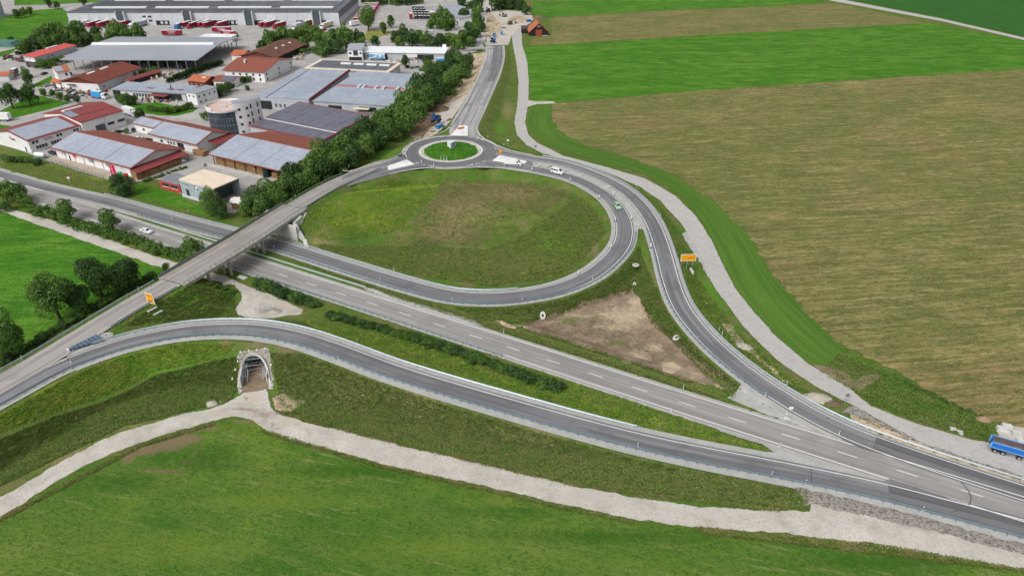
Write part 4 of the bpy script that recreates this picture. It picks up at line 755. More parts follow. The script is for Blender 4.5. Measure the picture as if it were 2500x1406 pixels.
def office_tower():
    zt = 14.0; c = P(549, 262, 12.0); t = tag(empty('office_tower', (c[0], c[1], 0), .36), 'round office tower with dark glass drum, roof terrace and white curved wing', 'office')
    GD = mat('drum_glass', L((58, 68, 82)), .15, [(L((84, 100, 108)), .3, .45, .62, .7)], spec=.6); R = 7.6
    b = MB(); n = 40; b.cyl((0, 0), R, R, 0, 11.6, n); b.build('glass_drum', GD, t)
    for k in range(n // 2):
        a = 2 * math.pi * k / (n // 2); MB().bar((R * 1.005 * math.cos(a), R * 1.005 * math.sin(a), 0), (R * 1.005 * math.cos(a), R * 1.005 * math.sin(a), 11.5), .12).build('mullion', STEEL, t)
    for z in (2.9, 5.8, 8.7): MB().cyl((0, 0), R + .06, R + .06, z, z + .25, n).build('floor_band', STEEL, t)
    MB().cyl((0, 0), R + .5, R + .5, 11.6, 12.3, n).build('cornice', W_LGREY, t); MB().cyl((0, 0), R + .1, R + .1, 12.3, 12.42, n).build('terrace_floor', mat('terrace', L((206, 178, 164)), .9), t)
    b = MB()
    for k in range(n):
        a0, a1 = 2 * math.pi * k / n, 2 * math.pi * (k + 1) / n
        if not (.05 * math.pi < a0 < 1.25 * math.pi): continue
        q = [(rr * math.cos(a), rr * math.sin(a)) for rr, a in ((R + .2, a0), (R + .35, a0), (R + .35, a1), (R + .2, a1))]; b.hexa([(*p, 12.4) for p in q], [(*p, 13.7) for p in q])
    b.build('parapet', W_WHITE, t)
    for x, y in ((-2.4, -.8), (-2.4, -2.4), (1.6, .3)): MB().box(x, x + 3, y, y + 1.1, 12.4, 13.2).build('roof_unit', W_LGREY, t)
    # white wing: a slightly curved slab rising above the terrace
    b = MB(); f = []; m = 8; xs = np.linspace(3.2, 15.2, m + 1); yb = lambda x: -6.6 + .045 * (x - 3.2) ** 2 * .9; top = 14.6
    for i in range(m):
        x0, x1 = xs[i], xs[i + 1]; b.hexa([(x0, yb(x0), 0), (x1, yb(x1), 0), (x1, yb(x1) + 6, 0), (x0, yb(x0) + 6, 0)], [(x0, yb(x0), top), (x1, yb(x1), top), (x1, yb(x1) + 6, top), (x0, yb(x0) + 6, top)])
    b.build('wing', W_WHITE, t); b = MB()
    for i in range(m): x0, x1 = xs[i], xs[i + 1]; b.hexa([(x0, yb(x0) + .3, top + .01), (x1, yb(x1) + .3, top + .01), (x1, yb(x1) + 5.7, top + .01), (x0, yb(x0) + 5.7, top + .01)], [(x0, yb(x0) + .3, top + .3), (x1, yb(x1) + .3, top + .3), (x1, yb(x1) + 5.7, top + .3), (x0, yb(x0) + 5.7, top + .3)])
    b.build('wing_roof', R_GREY, t)
    for k in range(4):
        z = 1.6 + 3.3 * k
        for x, w, h in ((5.2, 1.1, 1.1), (8.6, 1.0, 1.1), (10.4, .7, 2.0), (13.4, .7, 2.0)):
            if k == 0 and x > 10: continue
            o = share(WIND, 'window', t, (x, yb(x) - .05, z), (0, 0, math.atan(.081 * (x + w / 2 - 3.2))), (w, 1, h)); share(PANE, 'pane', o)
    text(None, 'MAYR\nHOLZ', .9, WINK, t, (2.2, -7.55, 9.6), (math.pi / 2, 0, .3)) if False else None
    for z, x0, k in ((7.0, -1.6, 5), (5.1, -1.4, 5)):
        for i in range(k):
            a = math.radians(-100 + i * 9); MB().bar(((R + .08) * math.cos(a), (R + .08) * math.sin(a), z), ((R + .08) * math.cos(a), (R + .08) * math.sin(a), z + 1.1), .8, .08).build('pale_drum_pane', mat('pale_pane', L((170, 186, 186)), .4), t)  # two rows of upright pale panes on the glass drum
office_tower()
def fire_station():
    l, r, Ln, D = fit((436, 437), (521, 461), 6.8, (502, 414), 6.8)
    B = Bld('service_building', 'grey cube building with cream flat roof and open dark side, above the highway lawn', 'building', l, r, Ln, D, 6.8, 6.8, 'mono', wall=None, roof=R_BEIGE, ov=.05, th=.5)
    GB = mat('blue_grey_wall', L((162, 174, 182)), .7, [(L((146, 158, 166)), .5, .45, .65, .5)])
    MB().box(0, Ln, 0, .3, 1.0, 6.3).build('front_wall', GB, B.r); MB().box(0, .3, .3, D, 0, 6.3).build('side_wall', GB, B.r); MB().box(.3, Ln, D - .3, D, 0, 6.3).build('back_wall', GB, B.r)
    MB().box(.3, Ln - 4.2, 2, D - .3, 0, 6.28).build('inner_wall', mat('dark_slate_wall', L((76, 84, 94)), .5), B.r); MB().box(-.1, Ln, -.25, .3, 0, 1.0).build('plinth', W_LGREY, B.r)
    B.y0 = 0; B.win('f', 2.6, 1.0, 1.6, 2.5, True, 'door'); B.slab('roof_trim', DFRAME, 'r', 0, 6.0, D, .5, .1)
    for i in range(12): B.slab('lettering_mark', INK if i < 7 else mat('faded_red_ink', L((196, 120, 130))), 'f', 1.7 + i * .42 + .08 * (i % 3), 5.2 - .02 * i, .22 + .06 * (i % 2), .4 - .1 * (i % 2), .03)
    for i, (x, z) in enumerate(((7.6, 5.6), (8.2, 5.0), (7.5, 4.4), (8.2, 3.8), (8.9, 4.4), (8.9, 5.6))): B.slab('logo_tile', INK if i % 2 == 0 else WINK, 'f', x, z - .3, .55, .55, .05)
    for x in (Ln - 3.6,): MB().box(x, x + .4, 1.2, 1.6, 0, 6.2).build('column', W_LGREY, B.r)
    MB().box(Ln - 4.1, Ln - 2.2, 2.2, 4.2, 0, 2.6).build('door_porch', GLASS, B.r)
    l, r, Ln, D = fit((387, 439), (438, 452), 3.4, (418, 420), 3.4)
    C = Bld('annex', 'low red annex with grey flat roof, left of the grey cube building', 'annex', l, r, Ln - .2, D, 3.4, 3.4, 'mono', wall=W_RED, roof=R_DGREY, ov=.1, th=.25)
    for i in range(2): C.win('f', Ln * (.12 + .42 * i), 1.3, Ln * .34, 1.2, True); C.slab('window_sill', W_WHITE, 'f', Ln * (.12 + .42 * i), 1.12, Ln * .34, .14, .2)
fire_station()

# ------------------------------------------------------------------ houses and barns of the village end
def gab(name, label, cat, A, B_, he, R, hr, wall, roof, ov=.6, **k):
    l, r, Ln, half = fit(A, B_, he, R, hr); return Bld(name, label, cat, l, r, Ln, 2 * half, he, hr, wall=wall, roof=roof, ov=ov, **k), Ln, half
B, Ln, hf = gab('barn', 'long barn with red brown roof and white gable wall beside the scrap yard', 'barn', (240, 205), (347, 165), 4.6, (305, 147), 7.6, W_LGREY, R_BROWN, 1.0)
B.slab('white_gable', W_WHITE, 'l', B.y0 + .1, 0, B.y1 - B.y0 - .2, 4.2, .12); g = MB(); g.prism([(B.y0, 4.25), (B.y1, 4.25), (B.D / 2, 7.1)], B.x0 - .2, B.x0 - .01, axis='x'); g.build('gable_boards', W_WOODR, B.r)
B.win('l', hf * .45, 1.4, 1.3, 1.1, True); B.win('l', hf * .9, .1, 1, 2, True, 'door'); B.slab('awning', DFRAME, 'l', hf * 1.2, 3.2, 4.6, .2, 1.6)
for a, b in ((.2, .35), (.48, .64)): B.strip('skylight', R_WHITE, Ln * a, Ln * b, hf * .88, hf * .97, .25)
B.wins('f', 1, 4, 5, 1.5, 1, 1, True)
B, Ln, hf = gab('shed', 'narrow shed with red roof among the stored junk, right of the long barn', 'shed', (317, 197), (396, 175), 2.6, (385, 170), 3.6, W_WOOD, R_RED, .3)
B.slab('opening_shade_board', W_DARK, 'f', 3, 0, Ln - 5, 2.1, .05)
B, Ln, hf = gab('barn', 'old barn with rusty brown roof and open wood frame, below the truck yard trees', 'barn', (673, 142), (753, 107), 4.2, (715, 90), 7.4, W_WOODR, R_OLD, 1.0)
B.slab('opening_shade_board', W_DARK, 'f', 2, 0, Ln - 6, 3.4, .05)
for i in range(3): B.strip('skylight', R_WHITE, Ln * (.35 + .2 * i), Ln * (.35 + .2 * i) + 2.2, hf * .6, hf * .7, .12)
B, Ln, hf = gab('house', 'white house with orange tiled roof and solar panels, left of the long barn', 'house', (136, 177), (172, 172), 5.8, (150, 160), 7.6, W_WHITE, R_ORANGE, .5)
l, r, Ln, hf = fit((122, 200), (146, 205), 2.6, (133, 192), 4.0)
B.wins('f', 2, Ln * .3 + 1.5, Ln * .3 + 5, 3, 1.1, 1.7, True); B.wins('f', 2, Ln * .3 + 2, Ln * .3 + 6, .6, 1.1, 1.2, True); B.sheet(.4, 4.2, .4, B.D * .46, 4, 3, PANELL)
C = Bld('garage', 'small white garage with orange roof in front of the white house', 'garage', l, r, Ln, 2 * hf, 2.6, 4.0, wall=W_WHITE, roof=R_ORANGE, ov=.4); C.slab('garage_door', DFRAME, 'f', 1.2, 0, 2.8, 2.1)
B, Ln, hf = gab('house', 'large white house with brown tiled roof and balcony windows, behind the hedge', 'house', (541, 172), (645, 178), 5.8, (563, 140), 9.0, W_WHITE, R_TILE, .8)
B.wins('f', 5, 6, Ln - 3, 3.4, 1.1, 1.3, True); B.wins('f', 5, 6, Ln - 3, .8, 1.1, 1.6, True); B.wins('r', 3, 3, B.D - 3, 3.4, 1.1, 1.4, True); B.wins('r', 3, 3, B.D - 3, .8, 1.1, 1.4, True); B.strip('chimney', W_LGREY, 8, 9, hf * .6, hf * .7, 1.6)
B, Ln, hf = gab('house', 'low house with orange tiled roof and skylights, below the large white house', 'house', (455, 197), (500, 202), 3.6, (466, 181), 5.6, W_WOODR, R_ORANGE, .6)
B.strip('skylight', R_WHITE, Ln * .6, Ln * .6 + .9, hf * .6, hf * .75, .15); B.strip('skylight', R_WHITE, Ln * .72, Ln * .72 + .9, hf * .6, hf * .75, .15); B.wins('f', 3, 2, Ln - 3, 1, 1, 1.2)
B, Ln, hf = gab('house', 'small white house with grey solar roof right of the orange roofed one', 'house', (517, 198), (567, 201), 3.4, (530, 184), 5.0, W_WHITE, R_TILE, .5)
B.sheet(5, Ln - .5, .4, hf - .2, 9, 5, PANELD); B.wins('f', 4, 2, Ln - 2, .8, 1.0, 1.4, True); B.wins('r', 2, 1.5, B.D - 1.5, 1, 1, 1.2, True)
B, Ln, hf = gab('house', 'distant orange roofed house peeking out between trees', 'house', (562, 135), (596, 136), 4, (570, 122), 6, W_WHITE, R_ORANGE, .5)
l, r, Ln, D = fit((270, 218), (452, 229), 4.2, (295, 199), 4.8)
B = Bld('workshop', 'long workshop with pale solar roof in front of the garden shrubs', 'workshop', l, r, Ln, D, 4.2, 4.8, 'mono', wall=W_LGREY, roof=R_GREY, ov=.8)
B.sheet(.3, Ln - .3, .3, D - .3, 30, 9, PANELL); B.slab('opening_shade_board', W_DARK, 'f', .2, 0, 4.5, 3.4, .05); B.slab('opening_shade_board', W_DARK, 'f', Ln * .55, 0, Ln * .38, 3.3, .05); B.wins('f', 6, Ln * .28, Ln * .5, 1, 1.1, 1.6, True)
for f in (.42, .7, .82): B.strip('red_patch', R_RED, Ln * f, Ln * f + 4, D * .3, D * .42, .14)
B.strip('flue', DFRAME, Ln * .74, Ln * .74 + .4, D * .35, D * .39, 2.4); B.strip('side_roof', R_RED, Ln * .55, Ln * .78, -3.4, -.1, .2, -1.2)
l, r, Ln, D = fit((450, 224), (477, 229), 6.2, (495, 207), 6.2)
C = Bld('annex', 'white two storey annex with grey roof at the right end of the long workshop', 'annex', l, r, Ln, max(D, 10), 6.2, 6.4, 'mono', wall=W_WHITE, roof=R_GREY, ov=.4); C.wins('f', 2, 2, Ln - 2, 3.8, .9, 1, True); C.wins('r', 4, 1.5, C.D - 1.5, 3.6, .9, 1, True); C.wins('r', 2, 2, 6, .9, .9, 1, True)
l, r, Ln, D = fit((84, 141), (187, 111), 3.6, (66, 132), 4.6)
B = Bld('storage_hall', 'low storage hall with bright red roof among the parked tractors', 'hall', l, r, Ln, D, 3.6, 4.6, 'mono', wall=W_GREY, roof=R_SAL, ov=.3)
B.wins('f', 2, Ln * .28, Ln * .42, 1.2, 2, 1.2); B.strip('skylight', R_WHITE, Ln * .52, Ln * .78, D * .82, D * .95, .5); B.slab('gate', W_WHITE, 'l', 1.2, 0, 3.2, 2.8); B.slab('gate', W_WHITE, 'l', D - 5, 0, 3.2, 2.8)
def canopy_hall():
    z = 6.8; q = [P(146, 146, z), P(481, 147, z), P(581, 92, z), P(282, 90, z)]; r1, r2 = P(223, 108.5, 8.8), P(535, 108, 8.8); o = sum(q) / 4
    t = tag(empty('open_hall', (o[0], o[1], 0)), 'huge open sided storage canopy with pale grey roof and white ridge light', 'canopy')
    lo = lambda p, d=0: (p[0] - o[0], p[1] - o[1], p[2] + d); b = MB()
    b.hexa([lo(q[0], -.4), lo(q[1], -.4), lo(r2, -.4), lo(r1, -.4)], [lo(q[0]), lo(q[1]), lo(r2), lo(r1)]); b.hexa([lo(r1, -.4), lo(r2, -.4), lo(q[2], -.4), lo(q[3], -.4)], [lo(r1), lo(r2), lo(q[2]), lo(q[3])]); b.build('roof', R_GREY, t)
    a, c = np.array(lo(r1, .02)), np.array(lo(r2, .02)); d = (c - a); a2, c2 = a + d * .01, a + d * .96
    MB().hexa([tuple(a2 + [0, -1.4, -.1]), tuple(c2 + [0, -1.4, -.1]), tuple(c2 + [0, 1.4, -.1]), tuple(a2 + [0, 1.4, -.1])], [tuple(a2 + [0, -1, .9]), tuple(c2 + [0, -1, .9]), tuple(c2 + [0, 1, .9]), tuple(a2 + [0, 1, .9])]).build('ridge_light', R_WHITE, t)
    for i in range(15):
        for f0, f1, zz in ((q[0], q[1], z), (r1, r2, 8.4), (q[3], q[2], z)):
            if zz > 7 and i % 3: continue
            p = f0 + (f1 - f0) * (.02 + .96 * i / 14); p = np.array(lo(p)); MB().box(p[0] - .2, p[0] + .2, p[1] + (.6 if f0 is q[0] else -.6) - .2, p[1] + (.6 if f0 is q[0] else -.6) + .2, 0, zz - .35).build('column', STEEL, t)
    a, c = np.array(lo(q[1])), np.array(lo(q[2]))
    for i in range(1, 6): p = a + (c - a) * i / 6; MB().box(p[0] - .9, p[0] - .5, p[1] - .2, p[1] + .2, 0, p[2] - .1).build('column', STEEL, t)
    for i in range(8):
        f = .3 + .55 * i / 7; p = q[0] + (q[1] - q[0]) * f; p = np.array([p[0] + 4, p[1] + 8 + (i % 3) * 3, 0]); h = random.uniform(2, 4)
        tag(MB().box(-2.2, 2.2, -2, 2, 0, h).box(-1.6, 1.8, -1.6, 1.6, h, h + .6).build('material_stack', mat('dark_stack', L((74, 74, 78)), .9)), '%s dark block of stored goods from the left, in the shade of the open canopy' % ('first', 'second', 'third', 'fourth', 'fifth', 'sixth', 'seventh', 'eighth')[i], 'stack', 'goods stacked under the open canopy').location = p
canopy_hall()
def warehouse():
    he = 9.8; l, r, Ln, _ = fit((161, 30), (826, 29), he, (865, 0), he); D = 82
    B = Bld('warehouse', 'huge grey logistics warehouse with loading docks and rows of roof panels', 'warehouse', l, r, Ln, D, he, he + .6, 'mono', wall=W_LGREY, roof=mat('warehouse_roof', L((96, 100, 106)), .7, [(L((118, 122, 126)), .1, .45, .62, .6)]), ov=.2, th=.8)
    b = MB(); z = he + .8
    for j in range(13):
        y = 3 + j * 6; 
        if j in (2, 8): continue
        n = int(Ln / 2.6)
        for i in range(n):
            x = 3 + i * (Ln - 8) / n; b.add([(x, y, z + .2), (x + 1.0, y + .2, z + .5), (x + 2.4, y + 4.8, z + .9), (x + 1.4, y + 4.8, z + .6)], [(0, 1, 2, 3)])
    o = b.build('roof_panels', mat('tilted_panels', L((196, 200, 206)), .4, island=.1), B.r); o['kind'] = 'stuff'
    for j in (2, 8):
        for i in range(4): B.strip('skylight', R_WHITE, Ln * (.06 + .235 * i), Ln * (.06 + .235 * i) + Ln * .2, 3.4 + j * 6, 7 + j * 6, .9)
    n = 26
    for i in range(1, n): B.slab('wall_joint', mat('joint_grey', L((140, 146, 154))), 'f', B.x0 + i * (Ln - .6) / n, 3.6, .18, he - 4.6, .04)
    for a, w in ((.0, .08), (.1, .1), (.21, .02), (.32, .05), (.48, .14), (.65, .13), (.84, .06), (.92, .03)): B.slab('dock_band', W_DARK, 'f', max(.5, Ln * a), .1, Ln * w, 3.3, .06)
    for f in (.185, .43, .655, .905):
        x = Ln * f; g = MB(); w = 5.5; pts = [(x, 0), (x + w, 0), (x + w, he - .4)] + [(x + w / 2 + w / 2 * math.cos(a), he - .4 + 1.8 * math.sin(a)) for a in np.linspace(.2, math.pi - .2, 7)] + [(x, he - .4)]
        g.prism(pts, -2.2, -.02 + .2, axis='y'); g.build('stair_tower', mat('tower_glass', L((74, 88, 92)), .2, [(L((120, 80, 84)), .3, .55, .6, .5)]), B.r)
        MB().box(x - .7, x, -2.4, .18, 0, he + .6).build('tower_fin', W_LGREY, B.r); MB().box(x + w, x + w + .7, -2.4, .18, 0, he + .6).build('tower_fin', W_LGREY, B.r)
    k = 0
    for i in range(60):
        f = .01 + .98 * i / 60
        if any(abs(f - g) < .03 for g in (.2, .26, .3, .445, .67, .92)): continue
        B.slab('dock_door', mat('dock_door', L((190, 194, 200)), .6), 'f', Ln * f, .9, 1.9, 1.9, .12); k += 1
    for f in (.275, .295): 
        B.win('f', Ln * f, 5.6, 2.6, 1.4, True); B.win('f', Ln * f, 2.6, 2.6, 1.4, True)
    B.slab('side_band', W_WHITE, 'r', 6, .2, D - 12, 3.2, .08); B.slab('side_panels', R_DGREY, 'r', 1, 5, D - 2, 4.6, .06)
warehouse()
def small_buildings():
    l, r, Ln, D = fit((1048, 22), (1121, 46), 5.5, (1062, -4), 6.8)
    B = Bld('commercial_hall', 'grey roofed hall above the round clump of trees', 'hall', l, r, Ln, min(D, 30), 5.5, 7, 'mono', wall=W_WHITE, roof=R_GREY, ov=.5); B.wins('f', 5, 3, Ln - 3, 1.5, 2, 1.5, True)
    l, r, Ln, D = fit((485, 90), (565, 91), 3.8, (500, 83), 3.8)
    B = Bld('gatehouse', 'low white flat roofed gatehouse beyond the open canopy', 'building', l, r, Ln, D, 3.8, 3.8, 'mono', wall=W_WHITE, roof=R_WHITE, ov=.5); B.strip('roof_light', R_WHITE, Ln * .3, Ln * .75, D * .4, D * .6, .5); B.wins('f', 5, 2, Ln - 2, 1, 1.5, 1.2, True)
    l, r, Ln, D = fit((0, 26), (34, 19), 12, (30, 0), 12)
    B = Bld('warehouse', 'tall grey hall cut off by the top left corner', 'warehouse', (l[0] - 40, l[1] - 7, 0), r, Ln + 42, 60, 12, 12, 'mono', wall=W_GREY, roof=R_DGREY, ov=.2)
    for i in range(8): B.slab('wall_joint', DFRAME, 'f', 3 + i * 6.5, 0, .3, 11, .06)
    o = P(1340, 88.5, 0)
    B = Bld('barn', 'black wooden barn with orange tiled roof and red door, by the field track', 'barn', (o[0], o[1], 0), math.radians(96), 15, 14.6, 2.8, 9.0, wall=W_BLACK, roof=R_ORANGE, ov=.5)
    B.slab('barn_door', mat('barn_door_red', L((156, 70, 52)), .8), 'l', 5.2, .05, 4.4, 4.2, .15); B.win('l', 6.4, 6.0, 2.2, 1.3); B.slab('stone_plinth', W_LGREY, 'l', .6, 0, 4, .4, .1)
    o = P(1273, 83, 0)
    C = Bld('lean_to', 'low dark lean-to shed at the left side of the black barn', 'shed', (o[0], o[1], 0), math.radians(4), 6.6, 7, 3.4, 4.4, 'mono', wall=W_BLACK, roof=mat('dark_tiles', L((84, 70, 66)), .8), ov=.3)
    o = P(1279, 24, 0)
    C = Bld('hut', 'small hut with red tiled roof under the trees at the far end', 'hut', (o[0], o[1], 0), math.radians(5), 6, 6, 2.6, 4.8, wall=W_WOODR, roof=R_TILE, ov=.4)
    o = P(-12, 200, 0)
    C = Bld('shed', 'grey shed with orange roof at the left edge beside parked machines', 'shed', (o[0], o[1], 0), math.radians(8), 8, 7, 3.2, 4.6, wall=W_LGREY, roof=R_ORANGE, ov=.4)
    # crate shelter with crumpled tarps
    o = P(567, 512, 0); pallets('crate_stack', 'crates under white tarps, beside the grey cube building', (o[0], o[1], 0), math.radians(-14), 7.5, 2.6, 7, 3)
    v = []; f = []; n = 10
    for j in range(n):
        for i in range(n): v.append((-.6 + 9 * i / (n - 1), -.5 + 5 * j / (n - 1), 2.6 + 1.1 * math.sin(math.pi * (j + .5) / n) + random.uniform(-.25, .25) - (1.2 if j == 0 and i > 4 else 0)))
    for j in range(n - 1):
        for i in range(n - 1): a = j * n + i; f.append((a, a + 1, a + n + 1, a + n))
    t = tag(mesh('tarp', v, f, mat('tarp_white', L((226, 224, 220)), .7)), 'crumpled white tarp draped over the crate stack by the trees', 'tarp'); t.location = (o[0], o[1], 0); t.rotation_euler[2] = math.radians(-14)
    # low concrete retaining wall behind the cube building
    q = wp([(497, 408, 0), (505, 404, 0), (640, 437, 0), (650, 447, 0)]); b = MB()
    for a, c in zip(q, q[1:]): b.bar((a[0], a[1], .6), (c[0], c[1], .6), .35, 1.2)
    tag(b.build('retaining_wall', mat('concrete_pale', L((186, 182, 176)), .85, [(L((160, 156, 150)), .6, .45, .65, .6)])), 'low pale concrete wall between the cube building and the timber shed', 'wall')
small_buildings()
# ================================================================== bridge
CONC = mat('concrete', L((172, 168, 160)), .85, [(L((146, 142, 134)), .5, .42, .62, .7), (L((190, 188, 182)), 2.5, .52, .68, .6)], (5, .2, .03))
CONCW = mat('new_concrete', L((206, 206, 202)), .8, [(L((182, 182, 178)), .7, .45, .62, .6)])
ZINC = mat('galvanised', L((170, 182, 190)), .4, metal=.35); ZINCB = mat('blue_grey_steel', L((128, 150, 168)), .45, metal=.3); RAILG = mat('railing_grey', L((150, 158, 160)), .5, metal=.2)
def loft(name, q, prof, m, parent=None):
    """profile [(offset to the right, height)] swept along a polyline"""
    k = len(prof); n = len(q); nr = normals(q); v = []
    for i in range(n): v += [(q[i, 0] + nr[i, 0] * a, q[i, 1] + nr[i, 1] * a, q[i, 2] + z) for a, z in prof]
    f = [[i * k + j, i * k + (j + 1) % k, (i + 1) * k + (j + 1) % k, (i + 1) * k + j] for i in range(n - 1) for j in range(k)] + [list(range(k))[::-1], [(n - 1) * k + j for j in range(k)]]
    o = mesh(name, v, f, m, parent); o.data.update(); b = bmesh.new(); b.from_mesh(o.data); bmesh.ops.recalc_face_normals(b, faces=b.faces); b.to_mesh(o.data); b.free(); return o
def resample(q, d):
    s = arclen(q); t = np.arange(0, s[-1] + 1e-6, d) if s[-1] > d else np.array([0, s[-1]]); return np.stack([np.interp(t, s, q[:, i]) for i in range(3)], 1)
def bridge():
    t = tag(empty('road_bridge'), 'concrete road bridge carrying the old road over the highway and its ramp', 'bridge'); q = BR
    loft('deck', q, [(-4.6, -.25), (4.5, -.25), (4.2, -.5), (2.6, -1.25), (-2.6, -1.25), (-4.3, -.5)], CONC, t)
    loft('edge_beam', q, [(3.65, .12), (4.75, .12), (4.75, -.75), (4.5, -.75), (4.5, -.1), (3.65, -.1)], CONC, t)
    loft('edge_beam', q, [(-4.9, .14), (-3.65, .14), (-3.65, -.1), (-4.6, -.1), (-4.6, -.7), (-4.9, -.7)], mat('beige_cap', L((186, 174, 158)), .85, [(L((160, 150, 136)), .8, .45, .62, .6)]), t)
    for sgn, o in ((1, 4.45), (-1, -4.6)):
        p = off(q, o); r = resample(p, 1.9)
        for z in (.45, .8, 1.12): loft('rail', p, [(-.035, z), (.035, z), (.035, z + .07), (-.035, z + .07)], RAILG if sgn > 0 else mat('rail_green', L((120, 140, 134)), .5), t)
        for a in r: MB().box(a[0] - .05, a[0] + .05, a[1] - .05, a[1] + .05, a[2] + .1, a[2] + 1.15).build('rail_post', RAILG, t)
        if sgn < 0: loft('fence_panel', p, [(-.01, .2), (.01, .2), (.01, 1.1), (-.01, 1.1)], mat('mesh_infill', L((112, 122, 116)), .6), t)
    s = arclen(q); nr = normals(q)
    for u, v in ((553, 672), (642, 615), (492, 697)):
        g = P(u, v, 0); k = int(np.argmin(np.linalg.norm(q[:, :2] - g[:2], axis=1)))
        for o in (-2.6, 0, 2.6):
            c = q[k, :2] + nr[k] * o; MB().cyl(c, .42, .42, -.3, q[k, 2] - 1.2, 14).build('pier', CONC, t)
    # abutments and wing walls
    for k, nm in ((len(q) - 1, 1), (0, -1)):
        c = q[k]; d = (q[k] - q[k - 1] if nm > 0 else q[1] - q[0])[:2]; d = d / np.linalg.norm(d); n = np.array([d[1], -d[0]]); b = MB()
        back = .9 * nm; pts = [c[:2] - n * 4.6, c[:2] + n * 4.6, c[:2] + n * 4.6 + d * back, c[:2] - n * 4.6 + d * back]; b.hexa([(*p, -.5) for p in pts], [(*p, c[2] - .6) for p in pts])
        b.build('abutment', mat('abutment_concrete', L((196, 194, 188)), .85, [(L((170, 168, 162)), .4, .45, .62, .6)]), t)
    i0, i1 = near(R2, 608, 578), near(R2, 700, 606); loft('abutment_face', off(R2[i0:i1 + 1], -5.0), [(-.5, -.3), (.5, -.3), (.35, 5.25), (-.5, 5.25)], mat('abutment_concrete', L((196, 194, 188))), t)
    def wall(px, w=.5):
        pts = [P(u, v, z) for u, v, z in px]
        for a, c in zip(pts, pts[1:]):
            d = (c - a)[:2]; d = d / np.linalg.norm(d); n = np.array([d[1], -d[0]]) * w / 2; b = MB()
            b.hexa([(*(a[:2] - n), -.4), (*(c[:2] - n), -.4), (*(c[:2] + n), -.4), (*(a[:2] + n), -.4)], [(*(a[:2] - n), a[2]), (*(c[:2] - n), c[2]), (*(c[:2] + n), c[2]), (*(a[:2] + n), a[2])]); b.build('wing_wall', CONCW, t)
    wall([(735, 527, 5.6), (717, 543, 5.0), (732, 567, 3.0), (742, 584, 1.2)], 1.0); wall([(655, 513, 5.6), (622, 540, 4.2), (592, 555, 2.0)], .8); wall([(470, 702, 4.6), (497, 700, 2.5)], .6)
    a, c = P(733, 521, 5.2), P(724, 545, 4.2); b = MB(); n = 12
    for (s0, s1, k) in ((P(744, 520, 5.3), P(731, 547, 3.6), 10), (P(744, 585, 1.3), P(749, 601, .3), 8)):
        for i in range(k):
            p = s0 + (s1 - s0) * i / k; MB().box(p[0] - .55, p[0] + .55, p[1] - .35, p[1] + .35, p[2] - .5, p[2]).build('step', CONCW, t)
    # joints across the road
    for k in (0, len(q) - 1):
        c = q[k]; n = nr[k]; d = np.array([-n[1], n[0]]) * .12; b = MB(); p = [c[:2] - n * 3.6 - d, c[:2] + n * 3.6 - d, c[:2] + n * 3.6 + d, c[:2] - n * 3.6 + d]; b.hexa([(*w, c[2] - .02) for w in p], [(*w, c[2] + .03) for w in p]); b.build('expansion_joint', M_TAR, t)
bridge()

# ================================================================== guard rails, delineators, fence
POSTM = None
def guard(label, q, m=ZINCB, sp=2.0, side=1, group='steel guard rails', dbl=False):
    """W-beam rail on posts; side = +1 traffic on the left of the line"""
    global POSTM
    q = resample(q, 1.0); c = q[len(q) // 2]; t = tag(empty('guard_rail', (c[0], c[1], c[2])), label, 'guard rail', group); q = q - c
    pr = [(0, .45), (.05, .5), (0, .58), (0, .64), (.05, .72), (0, .78), (-.03, .78), (-.03, .45)]
    loft('rail_beam', q, [(a * -side * 1.5, z) for a, z in pr], m, t)
    if dbl: loft('rail_beam', off(q, .35), [(a * side * 1.5, z) for a, z in pr], m, t)
    if POSTM is None:
        o = MB().box(-.06, .06, -.06, .06, -.5, .76).build('post', ZINCB); POSTM = o.data; bpy.data.objects.remove(o)
    r = resample(off(q, .15 * side), max(sp, arclen(q)[-1] / 290))
    for a in r: share(POSTM, 'post', t, tuple(a))
    return t
def seg(q, a, b, o, dz=0): i, j = near(q, *a), near(q, *b); i, j = min(i, j), max(i, j); return off(q[i:j + 1], o, dz)
guard('long guard rail on the outer edge of the lower slip road, above the gravel track', off(R4[near(R4, -100, 1010, 6):near(R4, 2700, 1345)], 2.75), ZINCB, 2.0)
guard('guard rail on the inner edge of the lower slip road bend', seg(R4, (240, 850, 6), (1560, 1060, 1), -3.6), ZINC, 2.2, -1)
guard('guard rail on the outer edge of the loop ramp, beside the dirt basin', seg(R2, (655, 604, 0), (1545, 560, 3), 3.4), ZINCB, 2.2)
guard('guard rail on the inner edge of the loop ramp along the grass bank', seg(R2, (655, 590, 0), (1275, 710, 1.5), -3.5), ZINC, 2.4, -1)
guard('guard rail between the two ramps left of the bridge', seg(R2, (340, 525, 0), (560, 575, 0), 3.3), ZINC, 2.2)
guard('guard rail at the lawn side of the upper ramp, left of the bridge', seg(R2, (250, 478, 0), (590, 570, 0), -3.6), ZINC, 2.2, -1)
guard('pale green double guard rail in the grass strip north of the highway', seg(R1, (345, 545, 0), (880, 712, 0), -5.4), mat('pale_green_steel', L((168, 186, 178)), .5, metal=.2), 2.4, -1, dbl=True)
guard('guard rail along the south edge of the highway, right of the bridge', seg(R1, (560, 645, 0), (1240, 868, 0), 4.1), ZINC, 2.2)
guard('guard rail on the left edge of the exit ramp above the dirt basin', seg(R3, (1570, 560, 3), (1880, 972, .6), 3.0), ZINCB, 2.0)
guard('guard rail on the right edge of the exit ramp, beside the farm road', seg(R3, (1330, 385, 3), (2600, 1230, 0), -3.4), ZINC, 2.4, -1)
